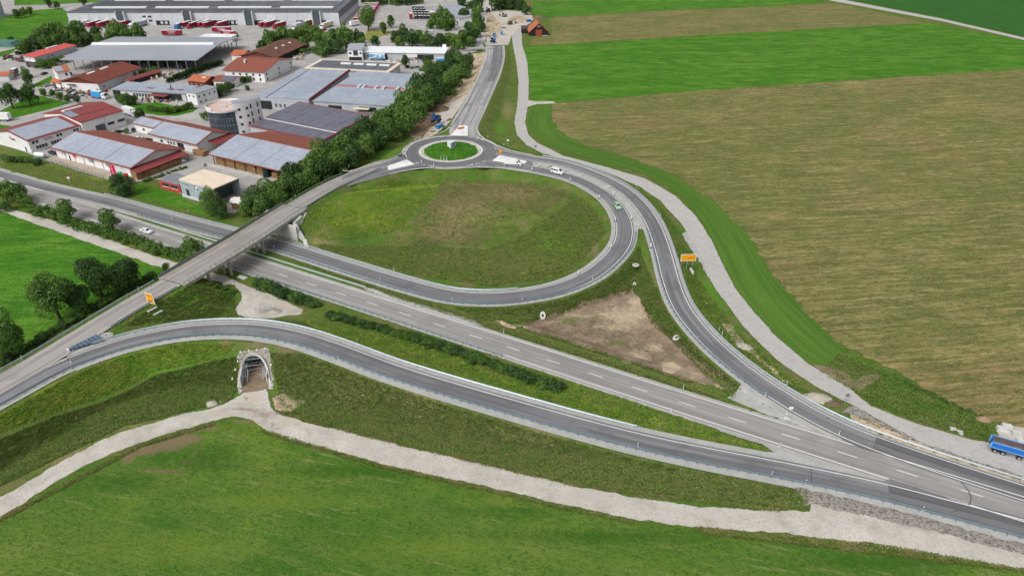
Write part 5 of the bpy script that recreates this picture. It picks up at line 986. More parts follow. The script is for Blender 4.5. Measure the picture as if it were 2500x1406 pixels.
guard('guard rail on the left edge of the old road, above the big trees', off(R5[near(R5, -200, 1055, 6):ia], -4.1), ZINC, 2.2, -1)
guard('guard rail on the right edge of the old road before the bridge', off(R5[near(R5, 240, 795, 6):ia], 4.0), ZINC, 2.2)
guard('guard rail beside the old road between the bridge and the roundabout', off(R5[ib:near(R5, 862, 428, 4)], -4.1), mat('green_steel', L((120, 136, 110)), .5), 2.2, -1)
guard('guard rail above the grass bank between the bridge and the roundabout', off(R5[ib:near(R5, 930, 412, 3)], 4.2), ZINC, 2.2)
q = crom(wp([(1862, 962, .6), (1875, 972, .5), (1881, 968, .5)]), .5); guard('curved rail end where the exit ramp meets the gravel', q, ZINCB, 1.2)
def crash_cushion():
    a, b = P(170, 857, 6.25), P(243, 823, 6.25); d = (b - a)[:2]; Ln = np.linalg.norm(d); rz = math.atan2(d[1], d[0]); t = tag(empty('crash_cushion', tuple(a), rz), 'blue steel crash cushion at the fork of the old road and the slip road', 'crash barrier'); n = 15
    for i in range(n): x = Ln * i / n; w = .5 + 2.6 * i / n; MB().box(x, x + Ln / n - .12, -w / 2 - (.9 * i / n), -w / 2 + .25 - .9 * i / n, .1, .62).box(x, x + Ln / n - .12, w / 2 - .9 * i / n, w / 2 + .25 - .9 * i / n, .1, .62).box(x, x + .25, -w / 2 + .25 - .9 * i / n, w / 2 - .9 * i / n, .12, .5).build('segment', ZINCB if i % 2 else mat('deep_blue_steel', L((86, 112, 136)), .5), t)
    MB().box(-.4, -.02, -.45, .45, .1, .7).build('nose', W_WHITE, t); MB().box(-.42, -.405, -.3, .3, .25, .6).build('nose_mark', W_RED, t)
crash_cushion()
BLKP = mat('black_band', L((30, 30, 32)), .7)
dl = tag(empty('delineator_post'), '', 'delineator'); MB().prism([(-.07, 0), (.07, 0), (.06, 1.05), (-.06, .95)], -.09, .09).build('post', R_WHITE, dl); MB().box(-.075, .075, -.095, .095, .66, .86).build('black_band', BLKP, dl)
bl = tag(empty('marker_bollard'), '', 'bollard'); MB().box(-.09, .09, -.22, .22, .12, 1.5).build('panel', R_WHITE, bl); MB().box(-.35, .35, -.3, .3, 0, .12).build('foot', BLKP, bl)
def many(proto, lst, group, lab, cat, surf=False):
    for u, v, z, where in lst: p = G(u, v) if surf else P(u, v, z); place(proto, p, random.uniform(-.3, .3), (lab % where).replace('white upright marker', 'white marker'), cat=cat, group=group)
many(bl, [(1317, 399 + 8, 3, 'in the median right of the white van'), (1299, 417, 3, 'on the inner kerb below the white van'), (1392, 443, 3, 'on the inner kerb right of the minibus'), (1463, 485, 3, 'on the inner kerb left of the green car'), (1502, 540, 2.9, 'on the inner kerb below the green car'), (1491, 606, 2.6, 'at the right end of the round meadow'), (1411, 671, 2.1, 'at the lower right of the round meadow'), (1498, 477, 3, 'in the median just above the green car'), (1541, 536, 2.9, 'in the median at the tip of the grass wedge'), (1589, 605, 2.7, 'at the left edge of the exit ramp by the yellow sign'), (1059, 410, 3, 'at the lower left of the roundabout'), (1153, 408, 3, 'at the lower right of the roundabout'), (1029, 400, 3, 'beside the long white traffic island')], 'white marker bollards', 'white upright marker bollard %s', 'bollard')
DL = [(1275, 731, 1.5, 'on the lower arc of the loop ramp'), (1105, 735, .8, 'at the left of the loop ramp bottom'), (1447, 682, 2.2, 'on the outer arc of the loop ramp'), (928, 685, 0, 'on the ramp south of the round meadow'), (669, 604, 0, 'just right of the bridge on the ramp'), (961, 660, 0, 'on the meadow side of the ramp'), (872, 836, 3.5, 'on the upper side of the slip road'), (826, 878, 4.6, 'on the rail of the slip road right of the tunnel'), (1557, 1091, 1, 'on the slip road rail at its middle'), (1884, 1160, .2, 'on the slip road rail near its end'), (1966, 1180, 0, 'on the slip road rail above the stone bank'), (2252, 1246, 0, 'on the slip road rail at the far right'), (1133, 835, 0, 'south edge of the highway in its middle'), (1230, 812, 0, 'north edge of the highway below the dirt basin'), (1638, 1005, 0, 'south edge of the highway right of the bushes'), (1668, 948, 0, 'north edge of the highway at the basin end'), (1902, 1090, 0, 'at the tip of the long grass wedge'), (2048, 1060, 0, 'where the exit ramp meets the highway'), (1703, 830, 1.4, 'on the left rail of the exit ramp'), (1868, 966, .6, 'at the rail end of the exit ramp'), (1920, 940, .8, 'on the right shoulder of the exit ramp'), (2219, 1078, 0, 'on the right shoulder far down the exit ramp'), (2495, 1105 + 68, 0, 'on the right shoulder at the photo edge'), (1620, 707, 2.3, 'on the left shoulder of the exit ramp'), (1646, 618, 2.6, 'on the right shoulder above the yellow sign'), (1612, 527, 2.9, 'on the right shoulder of the ramp bend'), (1554, 458, 3, 'on the right shoulder at the top of the bend'), (339, 708, 6.4, 'on the old road above the big dark trees'), (54, 876, 6.2, 'on the old road at the left edge'), (710, 491, 5.9, 'on the old road right of the bridge'), (722, 482, 5.7, 'second on the old road right of the bridge'), (852, 408, 3.5, 'at the start of the white barrier'), (174, 885, 6.2, 'on the slip road near the fork'), (344, 533, 0, 'in the grass strip left of the white car'), (420, 536, 0, 'on the ramp left of the bridge'), (460, 518, 0, 'on the lawn edge of the ramp left of the bridge'), (1191, 336, 3, 'right of the top of the roundabout'), (1230, 355, 3, 'right of the roundabout exit'), (1756, 806, 1, 'in the soil strip beside the exit ramp'), (1763, 817, 1, 'second in the soil strip beside the exit ramp')]
many(dl, DL, 'white delineator posts', 'white reflector post %s', 'delineator')
for i, (u, v) in enumerate(((1077, 392), (1084, 392), (1091, 392))): place(dl, P(u, v, 3.1), 0, ('left', 'middle', 'right')[i] + ' one of three white posts at the front edge of the roundabout island', cat='delineator', group='posts on the roundabout island').scale = (1.6, 1.6, 1.7)
def fence():
    q = resample(np.array([G(u, v) for u, v in [(108, 397), (150, 404), (200, 423), (262, 441)]]), 2.4); c = q[0].copy(); t = tag(empty('mesh_fence', tuple(c)), 'grey wire mesh fence in front of the flag hall', 'fence'); q = q - c
    for a in q: MB().box(a[0] - .05, a[0] + .05, a[1] - .05, a[1] + .05, a[2], a[2] + 1.9).build('post', STEEL, t)
    for z in (.2, .5, .8, 1.1, 1.4, 1.75): loft('wire', q, [(-.02, z), (.02, z), (.02, z + .05), (-.02, z + .05)], RAILG, t)
fence()
def barrier_line(label, l, h=.75, step=2.2):
    q = resample(crom(wp(l), .6), step)
    t = tag(empty('barrier_row', tuple(q[0])), label, 'barrier', 'red and white construction barriers'); o = q[0].copy()
    for a, b in zip(q, q[1:]):
        a, b = a - o, b - o; m = (a + b) / 2; MB().bar((a[0], a[1], a[2] + h), (a[0] + (b - a)[0] * .92, a[1] + (b - a)[1] * .92, b[2] + h), .1, .22).build('plank', mat('barrier_white', L((224, 214, 210)), .6), t)
        MB().box(a[0] - .2, a[0] + .2, a[1] - .2, a[1] + .2, a[2], a[2] + .14).bar((a[0], a[1], a[2] + .1), (a[0], a[1], a[2] + h + .3), .1).build('foot', BLKP, t)
barrier_line('white barrier planks between the old road and the hedge end', [(837, 420, 3.8), (850, 422, 3.7), (880, 414, 3.4), (926, 398, 3.1)], .6)
barrier_line('white barrier planks on the upper left rim of the roundabout', [(935, 399, 3), (985, 374, 3), (1000, 353, 3), (1028, 338, 3), (1060, 329, 3)], .5, 3)
barrier_line('barrier planks along the left kerb of the new road', [(1100, 310, 3), (1120, 282, 3), (1138, 250, 2.7)], .5, 3)
barrier_line('barrier planks along the right kerb of the new road', [(1165, 330, 3), (1165, 300, 3), (1176, 265, 3)], .5, 3)

# ================================================================== signs, rings, cube, portal
YEL = mat('sign_yellow', L((232, 166, 30)), .6, [(L((214, 150, 40)), 1.5, .45, .65, .5)]); ORG = mat('sign_orange', L((212, 124, 56)), .6)
def big_sign(label, left, right, z0, zt, hgt, feet, arrows):
    a, b = P(*left, zt), P(*right, zt); d = (b - a)[:2]; Ln = float(np.linalg.norm(d)); rz = math.atan2(d[1], d[0]); g = float(z0); t = tag(empty('road_sign', (a[0], a[1], g), rz), label, 'sign')
    MB().box(0, Ln, -.06, .02, zt - g - hgt, zt - g).build('board', YEL, t); e = .1
    MB().box(-e, Ln + e, -.08, .04, zt - g, zt - g + e).box(-e, Ln + e, -.08, .04, zt - g - hgt - e, zt - g - hgt).box(-e, 0, -.08, .04, zt - g - hgt, zt - g).box(Ln, Ln + e, -.08, .04, zt - g - hgt, zt - g).build('board_frame', R_WHITE, t)
    for f in feet: MB().bar((Ln * f, .1, 0), (Ln * f, .1, zt - g - hgt), .14).build('pole', ZINC, t); MB().box(Ln * f - .35, Ln * f + .35, -1.3, 1.3, -.6, .28).build('concrete_foot', CONCW, t)
    for i, (x, z, w, h, m) in enumerate(arrows): MB().box(Ln * x, Ln * (x + w), -.075, -.061, (zt - g) - hgt * (1 - z), (zt - g) - hgt * (1 - z) + hgt * h).build('sign_print', m, t)
    return t, Ln
dk = mat('sign_print_dark', L((196, 92, 20)), .6)
t, Ln = big_sign('wide yellow direction sign on three poles beside the exit ramp', (1664, 622), (1700, 621), 1.2, 6.6, 2.0, (.08, .47, .85), [])
zz = 6.6 - 1.2 - 1.0
for a, b in (((.25, -.12), (.62, -.1)), ((.45, -.3), (.9, .3)), ((.55, -.35), (.72, .32)), ((.62, .1), (.92, -.18))): MB().bar((Ln * a[0], -.07, zz + a[1]), (Ln * b[0], -.07, zz + b[1]), .14, .02).build('arrow', dk, t)
t, Ln = big_sign('tall yellow and orange direction board beside the old road, left of the bridge', (354, 715), (371, 719), 4.4, 9.2, 4.0, (.2, .8), [(.12, .8, .7, .12, ORG), (.15, .45, .6, .06, INK), (.3, .3, .6, .06, R_WHITE), (.1, .1, .2, .3, ORG)])
for (u, v), (x, y), w in (((361, 763), (384, 751), 'upper'), ((375, 771), (397, 760), 'lower')):
    a, b = G(u, v), G(x, y); tag(MB().bar((0, 0, .2), tuple(b - a + np.array([0, 0, .2])), .5, .35).build('concrete_beam', CONCW), '%s of two white beams under the tall yellow board' % w, 'beam').location = a
def lowbox(name, label, cat, px, dims, z, m, rz=0, surf=True):
    p = G(*px) if surf else P(*px, z); w, d, h = dims; b = MB(); e = .08; b.hexa([(-w / 2, -d / 2, 0), (w / 2, -d / 2, 0), (w / 2, d / 2, 0), (-w / 2, d / 2, 0)], [(-w / 2 + e, -d / 2 + e, h), (w / 2 - e, -d / 2 + e, h), (w / 2 - e, d / 2 - e, h), (-w / 2 + e, d / 2 - e, h)])
    o = tag(b.build(name, m), label, cat); o.location = p; o.rotation_euler[2] = rz; return o
lowbox('concrete_plate', 'white concrete plate lying in the grass right of the bridge foot', 'plate', (592, 678), (3.0, 1.4, .35), 0, CONCW, -.5)
def barricade():
    a, b = P(545, 697, 0), P(570, 689, 0); d = (b - a)[:2]; Ln = float(np.linalg.norm(d)); t = tag(empty('track_barrier', tuple(a), math.atan2(d[1], d[0])), 'low white barrier across the track under the bridge', 'barrier'); MB().prism([(-.35, 0), (.35, 0), (.12, .9), (-.12, .9)], 0, Ln, axis='x').build('barrier_body', CONCW, t)
    for i in range(5): MB().box(i * Ln / 5 + .3, i * Ln / 5 + .45, -.05, .05, .9, 1.2).build('lamp', ORG, t)
barricade()
def small_sign(label, px, z, h, kind, m=R_WHITE, surf=False):
    p = G(*px) if surf else P(*px, z); t = tag(empty('small_sign', tuple(p)), label, 'sign'); MB().cyl((0, 0), .06, .06, 0, h, 8).build('pole', ZINC, t)
    if kind == 'disc': MB().disc_y(0, h, .75, -.08, 0, 20).build('sign_disc', m, t); MB().disc_y(0, h, .5, -.1, -.081, 16).build('sign_face', YEL, t)
    elif kind == 'board': MB().box(-1.6, 1.6, -.08, .0, h - .9, h).build('sign_board', m, t); [MB().box(x, x + .08, -.1, -.081, h - .9, h).build('stripe', R_WHITE, t) for x in (-1.2, .9)]; MB().cyl((1.1, 0), .06, .06, 0, h - .9, 8).build('pole', ZINC, t)
    elif kind == 'plate': MB().box(-.45, .45, -.08, -.01, h - .7, h).build('sign_plate', m, t)
    return t
small_sign('dark chevron board at the roundabout entry on the left', (980, 398), 3.1, 3.4, 'board', mat('chevron_dark', L((64, 66, 72)), .6)); small_sign('orange round sign on the right traffic island', (1222, 390), 3.2, 3.4, 'disc', ORG); small_sign('tilted orange board on the upper traffic island', (1126, 328), 3.2, 3.2, 'board', ORG).rotation_euler = (0, 0, .5)
small_sign('white sign and lamp on a pole in the verge left of the round tree', (175, 458), 0, 4.2, 'plate'); small_sign('grey small sign in the grass point before the farm road', (1307, 373), 3, 3, 'plate', STEEL); small_sign('white small sign on the slope right of the roundabout', (1240, 358), 3, 3, 'plate')
small_sign('blank white sign plate on the gravel before the exit ramp', (1924, 1022), .1, 3.4, 'plate')
for u, v, w in ((1925, 1012, 'upper'), (1921, 1022, 'lower')): lowbox('sign_foot', '%s white foot block of the sign on the gravel gore' % w, 'block', (u, v), (1.3, .5, .3), 0, CONCW, -.35)
small_sign('thin sign post standing at the farm road edge on the right', (2063, 985), 0, 2.8, 'plate', STEEL)
RING = mat('ring_concrete', L((196, 194, 188)), .85, [(L((170, 168, 162)), 2, .48, .66, .6)])
mh = empty('manhole_ring'); b = MB(); n = 20
for i in range(n):
    a0, a1 = 2 * math.pi * i / n, 2 * math.pi * (i + 1) / n; q = [(r * math.cos(a), r * math.sin(a)) for r, a in ((.62, a0), (1.0, a0), (1.0, a1), (.62, a1))]; b.hexa([(*p, 0) for p in q], [(*p, .22) for p in q])
b.build('ring', RING, mh); MB().cyl((0, 0), .5, .5, 0, .16, 16).build('cover', CONC, mh)
many(mh, [(1340, 404, 3.05, 'in the median above the minibus'), (1418, 427, 3.05, 'in the median right of the minibus'), (1484, 457, 3.05, 'in the median before the green car'), (1533, 499, 3, 'in the median right of the green car'), (1558, 547, 2.9, 'at the tip of the grass wedge'), (1552, 648, 2.2, 'alone in the grass wedge')], 'manhole rings between the ramps', 'white ringed manhole %s', 'manhole')
def outfall(label, px, r, tilt, rz):
    p = G(*px); t = tag(empty('pipe_outlet', tuple(p + np.array([0, 0, .1]))), label, 'pipe outlet'); t.rotation_euler = (tilt, 0, rz); b = MB(); n = 20
    for i in range(n):
        a0, a1 = 2 * math.pi * i / n, 2 * math.pi * (i + 1) / n; q = [(k * r * .75 * math.cos(a), k * r * 1.2 * math.sin(a)) for k, a in ((.42, a0), (1.0, a0), (1.0, a1), (.42, a1))]; b.hexa([(*w, 0) for w in q], [(*w, .35) for w in q])
    b.build('collar', RING, t); MB().cyl((0, 0), r * .32, r * .32, .02, .2, 14).build('pipe_mouth', BLKP, t)
outfall('white concrete pipe outlet at the top edge of the dirt basin', (1325, 772), 1.0, .5, 0); outfall('oval concrete pipe outlet in the grass right of the basin', (1652, 826), 1.05, .1, -.9); outfall('small concrete pipe outlet at the basin tip', (1549, 696), .6, .9, 0)
def cube():
    p = P(1101, 363, 3.85); t = tag(empty('sculpture', tuple(p)), 'white three sided block with blue printed face on the roundabout island', 'sculpture'); s = 3.4; h = 2.3
    tri_ = [(0, 0), (s * .56, s * .85), (-s * .5, s * .85)]; MB().hexa([(*q, 0) for q in tri_ + [tri_[2]]], [(*q, h) for q in tri_ + [tri_[2]]]).build('block', mat('sculpture_white', L((216, 224, 226)), .4), t)
    a, b_ = np.array([0, 0.]), np.array([s * .56, s * .85]); n = np.array([(b_ - a)[1], -(b_ - a)[0]]); n = n / np.linalg.norm(n) * .03; q = [a * .9 + b_ * .1 + n, a * .08 + b_ * .92 + n]
    MB().add([(*q[0], .25), (*q[1], .25), (*q[1], h - .25), (*q[0], h - .25)], [(0, 1, 2, 3)]).build('printed_face', mat('blue_print', L((120, 142, 184)), .5, [(L((206, 214, 226)), 1.6, .48, .6, .9), (L((84, 100, 140)), 3, .52, .64, .7)]), t)
cube()
def tunnel():
    o = TS; t = tag(empty('tunnel', (o[0], o[1], 0), math.atan2(tax[1], tax[0]) - math.pi / 2), 'arched concrete tunnel with scaffolding under the lower slip road', 'tunnel'); N = 24; th = np.linspace(math.pi, 0, N + 1)
    prof = [(ARW * np.sign(math.cos(a)) * abs(math.cos(a)) ** .9, ARH * math.sin(a) ** .9 if math.sin(a) > 1e-6 else 0.) for a in th]
    def surf_s(tt, zz, d=1):
        s = TLEN / 2
        for _ in range(600):
            x, y = TS[:2] + tax * s + tnr * tt
            if float(Hs(x, y)) <= zz + .02 or s < -3 or s > TLEN + 3: break
            s -= .1 * d
        return s
    A = [(tt, max(surf_s(tt, zz), -1.2), zz) for tt, zz in prof]; Z = [(tt, min(surf_s(tt, zz, -1), TLEN - 5.0), zz) for tt, zz in prof]
    for L_ in (A, Z):
        s0 = L_[N // 2][1]; ext = (-.6 if L_ is A else .6)
        for i, (tt, s, zz) in enumerate(L_): L_[i] = (tt, s + ext * .3, zz)
    lin = mat('tunnel_lining', L((150, 156, 160)), .7, [(L((120, 126, 130)), .5, .45, .62, .7)])
    v = A + Z; n = N + 1; mesh('lining', v, [(i, i + n, i + n + 1, i + 1) for i in range(N)], lin, t, smooth=True); mesh('lining_shell', [(a * 1.05, s, z * 1.04) for a, s, z in v], [(i + 1, i + n + 1, i + n, i) for i in range(N)], CONC, t)
    for L_, sg in ((A, -1),):
        b = MB()
        for i in range(N):
            q = []
            for j in (i, i + 1): a, s, z = L_[j]; q += [((a, s + .25 * -sg, z), (a * 1.13, s - .25 * sg, z * 1.11 + .02), (a * 1.13, s + .3 * sg, z * 1.11 + .12), (a, s + .3 * sg, z))]
            b.hexa([q[0][0], q[1][0], q[1][1], q[0][1]], [q[0][3], q[1][3], q[1][2], q[0][2]])
        b.build('portal_ring', RING, t)
    for sd in (-1, 1):
        MB().box(sd * 2.9 - .12, sd * 2.9 + .12, 0, TLEN - 10, 0, 2.6).build('side_wall', CONCW, t); MB().box(min(sd * 1.7, sd * 2.75), max(sd * 1.7, sd * 2.75), 4, TLEN - 11, 2.5, 2.62).build('scaffold_deck', STEEL, t)
        for y in np.arange(1.5, TLEN - 11, 2.5): 
            MB().bar((sd * 1.7, y, 0), (sd * 1.7, y, 3.6), .09).bar((sd * 2.6, y, 0), (sd * 2.6, y, 3.2), .09).bar((sd * 1.7, y, 2), (sd * 2.6, y, 2), .08).bar((sd * 1.7, y, 0), (sd * 1.7, y + 2.5, 2), .07).build('scaffold_frame', ZINC, t)
    for y in np.arange(3.5, TLEN - 11, 2.5): MB().bar((-1.7, y, 3.4), (1.7, y, 3.4), .1).bar((-1.7, y, 2.1), (1.7, y + .6, 2.1), .08).build('cross_tube', ZINC, t)
    for y in (5, 6.2, 7.4, 8.6): MB().box(-1.5, 1.5, y, y + .35, 3.9, 4.1).build('plank', STEEL, t)
    q = [TS[:2] + tax * a + tnr * b_ for a, b_ in ((-2, -ARW), (-2, ARW), (TLEN - 6, ARW), (TLEN - 6, -ARW))]; tag(mesh('tunnel_floor', [(*p, .12) for p in q], [(0, 1, 2, 3)], M_SOIL), kind='structure')
    for k, (lab, m) in enumerate((('rim', None),)): pass
tunnel()
patch('gravel_apron', [(581, 866), (585, 859), (656, 849), (660, 870), (664, 905), (672, 930), (650, 925), (642, 880), (622, 864), (604, 874), (592, 905), (584, 935), (578, 930), (586, 895)], M_STONES, 2, .15, .6)
ROCK = mat('rock', L((178, 174, 168)), .9, [(L((206, 204, 200)), 2, .45, .62, .7), (L((128, 124, 118)), 3, .52, .66, .6)], (4, .5, .1))
def rockmesh(r, seed, n=2):
    b = bmesh.new(); bmesh.ops.create_icosphere(b, subdivisions=n, radius=r); rr = random.Random(seed)
    for v in b.verts: v.co *= rr.uniform(.7, 1.2); v.co.z *= .7
    me = bpy.data.meshes.new('boulder'); b.to_mesh(me); b.free(); me.materials.append(ROCK); return me
RK = [rockmesh(.5, i, 1) for i in range(5)]
def rocks(lst, group, lab, n):
    k = 0
    for (u, v, ru, rv, c) in lst:
        for _ in range(c):
            p = G(u + random.uniform(-ru, ru), v + random.uniform(-rv, rv)); s = random.uniform(.6, 1.5) * n; o = share(random.choice(RK), 'boulder', None, tuple(p + np.array([0, 0, .1])), (0, 0, random.uniform(0, 6)), (s, s, s * .8)); tag(o, lab, 'rock', group)
rocks([(663, 940, 5, 10, 24)], 'boulders right of the tunnel mouth', 'pale boulder in the heap right of the tunnel mouth', .6)
rocks([(586, 950, 3, 12, 10)], 'boulders left of the tunnel mouth', 'pale boulder in the row left of the tunnel mouth', .55)
rocks([(2325, 1046, 7, 4, 6), (2345, 1056, 5, 3, 5)], 'rubble lumps at the farm road edge', 'white rubble lump at the far right farm road edge', .9)
MKR = mat('marker_white', L((224, 216, 210)), .7)
for u, v, w in ((588, 860, 'at the upper left corner of the apron'), (608, 857, 'on the apron edge left of the arch top'), (628, 855, 'on the apron edge right of the arch top'), (648, 852, 'at the upper right corner of the apron'), (582, 873, 'left of the arch shoulder'), (581, 883, 'below the first one left of the arch'), (575, 903, 'halfway down left of the arch'), (568, 925, 'lowest on the left of the arch'), (662, 891, 'right of the arch')):
    o = lowbox('marker_stone', 'small white marker block %s of the tunnel' % w if 'tunnel' not in w else w, 'marker', (u, v), (.4, .4, .4), 0, MKR); o['group'] = 'white marker blocks round the tunnel mouth'
for i, (u, v, w, d, h) in enumerate(((2446, 1051, 2.2, 1.4, .8), (2457, 1043, 1.9, 1.3, .7), (2479, 1065, 1.7, 1.2, 1.2))): lowbox('concrete_block', ('front left', 'rear', 'right hand')[i] + ' pale concrete block behind the blue tipper truck', 'block', (u, v), (w, d, h), 0, CONCW, -.35)
a, b = G(2482, 1075), G(2500, 1098); tag(MB().bar((0, 0, .5), tuple(b - a + np.array([0, 0, .5])), 1.3, 1.0).build('concrete_block', CONCW), 'long white concrete beam lying behind the blue tipper truck', 'block').location = a
def heap(label, px, rx, ry, h, m, rz=0, name='soil_heap', cat='heap'):
    p = G(*px); n, k = 22, 7; v = [(0, 0, h)]; f = []
    for j in range(1, k + 1):
        for i in range(n):
            a = 2 * math.pi * i / n; r = j / k * random.uniform(.9, 1.1); v.append((rx * r * math.cos(a), ry * r * math.sin(a), h * (1 - (j / k) ** 1.3) + random.uniform(-.12, .12) * h * (j < k) - (.3 if j == k else 0)))
    for i in range(n): f.append((0, 1 + i, 1 + (i + 1) % n))
    for j in range(k - 1):
        for i in range(n): a = 1 + j * n + i; b = 1 + j * n + (i + 1) % n; f.append((a, a + n, b + n, b))
    o = tag(mesh(name, v, f, m, smooth=True), label, cat); o.location = p; o.rotation_euler[2] = rz
M_EARTH = mat('dark_earth', L((104, 88, 70)), .95, [(L((128, 112, 92)), .8, .45, .62, .8), (L((78, 66, 52)), 2.5, .5, .66, .7)], (3, .8, .2)); M_GHEAP = mat('gravel_heap', L((176, 170, 158)), .95, [(L((148, 140, 126)), 1, .45, .62, .8)], (5, .6, .1))
heap('tall brown earth bank beside the digger, left of the new road', (1042, 300), 6.5, 11, 3.4, M_EARTH, -.3); heap('grey brown earth heap above the digger', (1072, 268), 6, 6, 2.4, M_EARTH); heap('low earth heap left of the earth bank', (1012, 318), 7, 5, 1.6, M_EARTH, .5); heap('small dark stone heap right of the digger', (1099, 294), 1.7, 1.3, 1.0, M_EARTH); heap('flat dark gravel pile before the blue van', (1062, 322), 2.8, 1.5, .5, M_EARTH)
heap('dark soil heap behind the black barn', (1317, 45), 7, 4, 2.6, M_EARTH); heap('gravel heap in the far building site', (1228, 62), 4, 3, 1.8, M_GHEAP); heap('dark gravel heap nearer the site vans', (1229, 64 + 6), 3, 2, 1.2, M_EARTH); heap('pale gravel heap in the strip beside the exit ramp', (1816, 846), 2.6, 1.7, .9, M_GHEAP, -.6); heap('grey gravel heap at the farm road', (1998, 972), 3.6, 2.0, 1.2, M_GHEAP, -.3); heap('brown heap right of the grey gravel heap', (2035, 985), 2.4, 1.2, .7, M_EARTH); heap('pale hay heap at the field edge, top right of the truck', (2402, 1024), 1.8, 1.2, .9, mat('hay', L((150, 128, 100)), .95)); heap('grey gravel hump by the back of the tunnel', (668, 762), 2.6, 1.6, .8, M_GHEAP)
heap('grass covered mound left of the gravel track', (517, 985), 1.6, 1.2, .6, M_GHEAP)
def frames():
    for u, v, w in ((625, 768, 'left'), (650, 764, 'right')):
        p = G(u, v); t = tag(empty('scaffold_rack', tuple(p)), '%s steel scaffold rack on the gravel behind the tunnel' % w, 'rack')
        for x in (0, 1.2, 2.4): MB().bar((x, 0, 0), (x, 0, 1.8), .09).bar((x, 1, 0), (x, 1, 1.8), .09).bar((x, 0, 1.8), (x, 1, 1.8), .08).build('frame', ZINC, t)
        MB().bar((0, 0, 1.7), (2.4, 0, 1.7), .08).bar((0, 1, .9), (2.4, 1, .9), .08).build('tube', ZINC, t)
frames()
b = MB(); b.disc_y(0, 0, 1, 0, 5, 16); gt = tag(empty('gas_tank', tuple(P(88, 385, 0)), -.28), 'white cylindrical gas tank on a green base by the gravel yard', 'tank'); n = 14
b = MB(); v = []
for x, r in ((0, .3), (.3, .85), (.8, 1), (4.4, 1), (4.9, .85), (5.2, .3)): v += [(x, r * math.cos(2 * math.pi * i / n), 1.5 + r * math.sin(2 * math.pi * i / n)) for i in range(n)]
mesh('vessel', v, [(k * n + i, (k + 1) * n + i, (k + 1) * n + (i + 1) % n, k * n + (i + 1) % n) for k in range(5) for i in range(n)], R_WHITE, gt, smooth=True); MB().box(-.2, 5.4, -1.2, 1.2, 0, .45).build('base', mat('green_base', L((96, 130, 112)), .7), gt)
for i, (u, v, m, s, nm) in enumerate(((283, 461, mat('flag_pink', L((214, 40, 96)), .7), 'VELUX', 'pink flag with white VELUX lettering, leftmost of three in front of the flag hall'), (299, 466, None, '', 'white and green flag, middle of three in front of the flag hall'), (313, 470, None, '', 'white and red flag, rightmost of three in front of the flag hall'))):
    p = P(u, v, 0); t = tag(empty('flag_pole', tuple(p)), nm, 'flag'); MB().cyl((0, 0), .07, .05, 0, 9.6, 8).build('pole', ZINC, t); w = 1.9
    def cloth(name, z0, z1, m): 
        vv = [(.1 + w * a / 5, .12 * math.sin(a * 1.6 + z), z) for z in np.linspace(z0, z1, 5) for a in range(6)]; mesh(name, vv, [(k * 6 + a, k * 6 + a + 1, k * 6 + a + 7, k * 6 + a + 6) for k in range(4) for a in range(5)], m, t, smooth=True)
    if m: cloth('flag', 4.4, 9.4, m); text(None, 'V\nE\nL\nU\nX', .95, WINK, t, (1.05, -.22, 6.9), (math.pi / 2, 0, 0))
    else: cloth('flag', 4.8, 7.4, mat('flag_green', L((50, 150, 96)), .7) if i == 1 else mat('flag_red', L((206, 44, 54)), .7)); cloth('flag_top', 7.4, 9.2, R_WHITE)

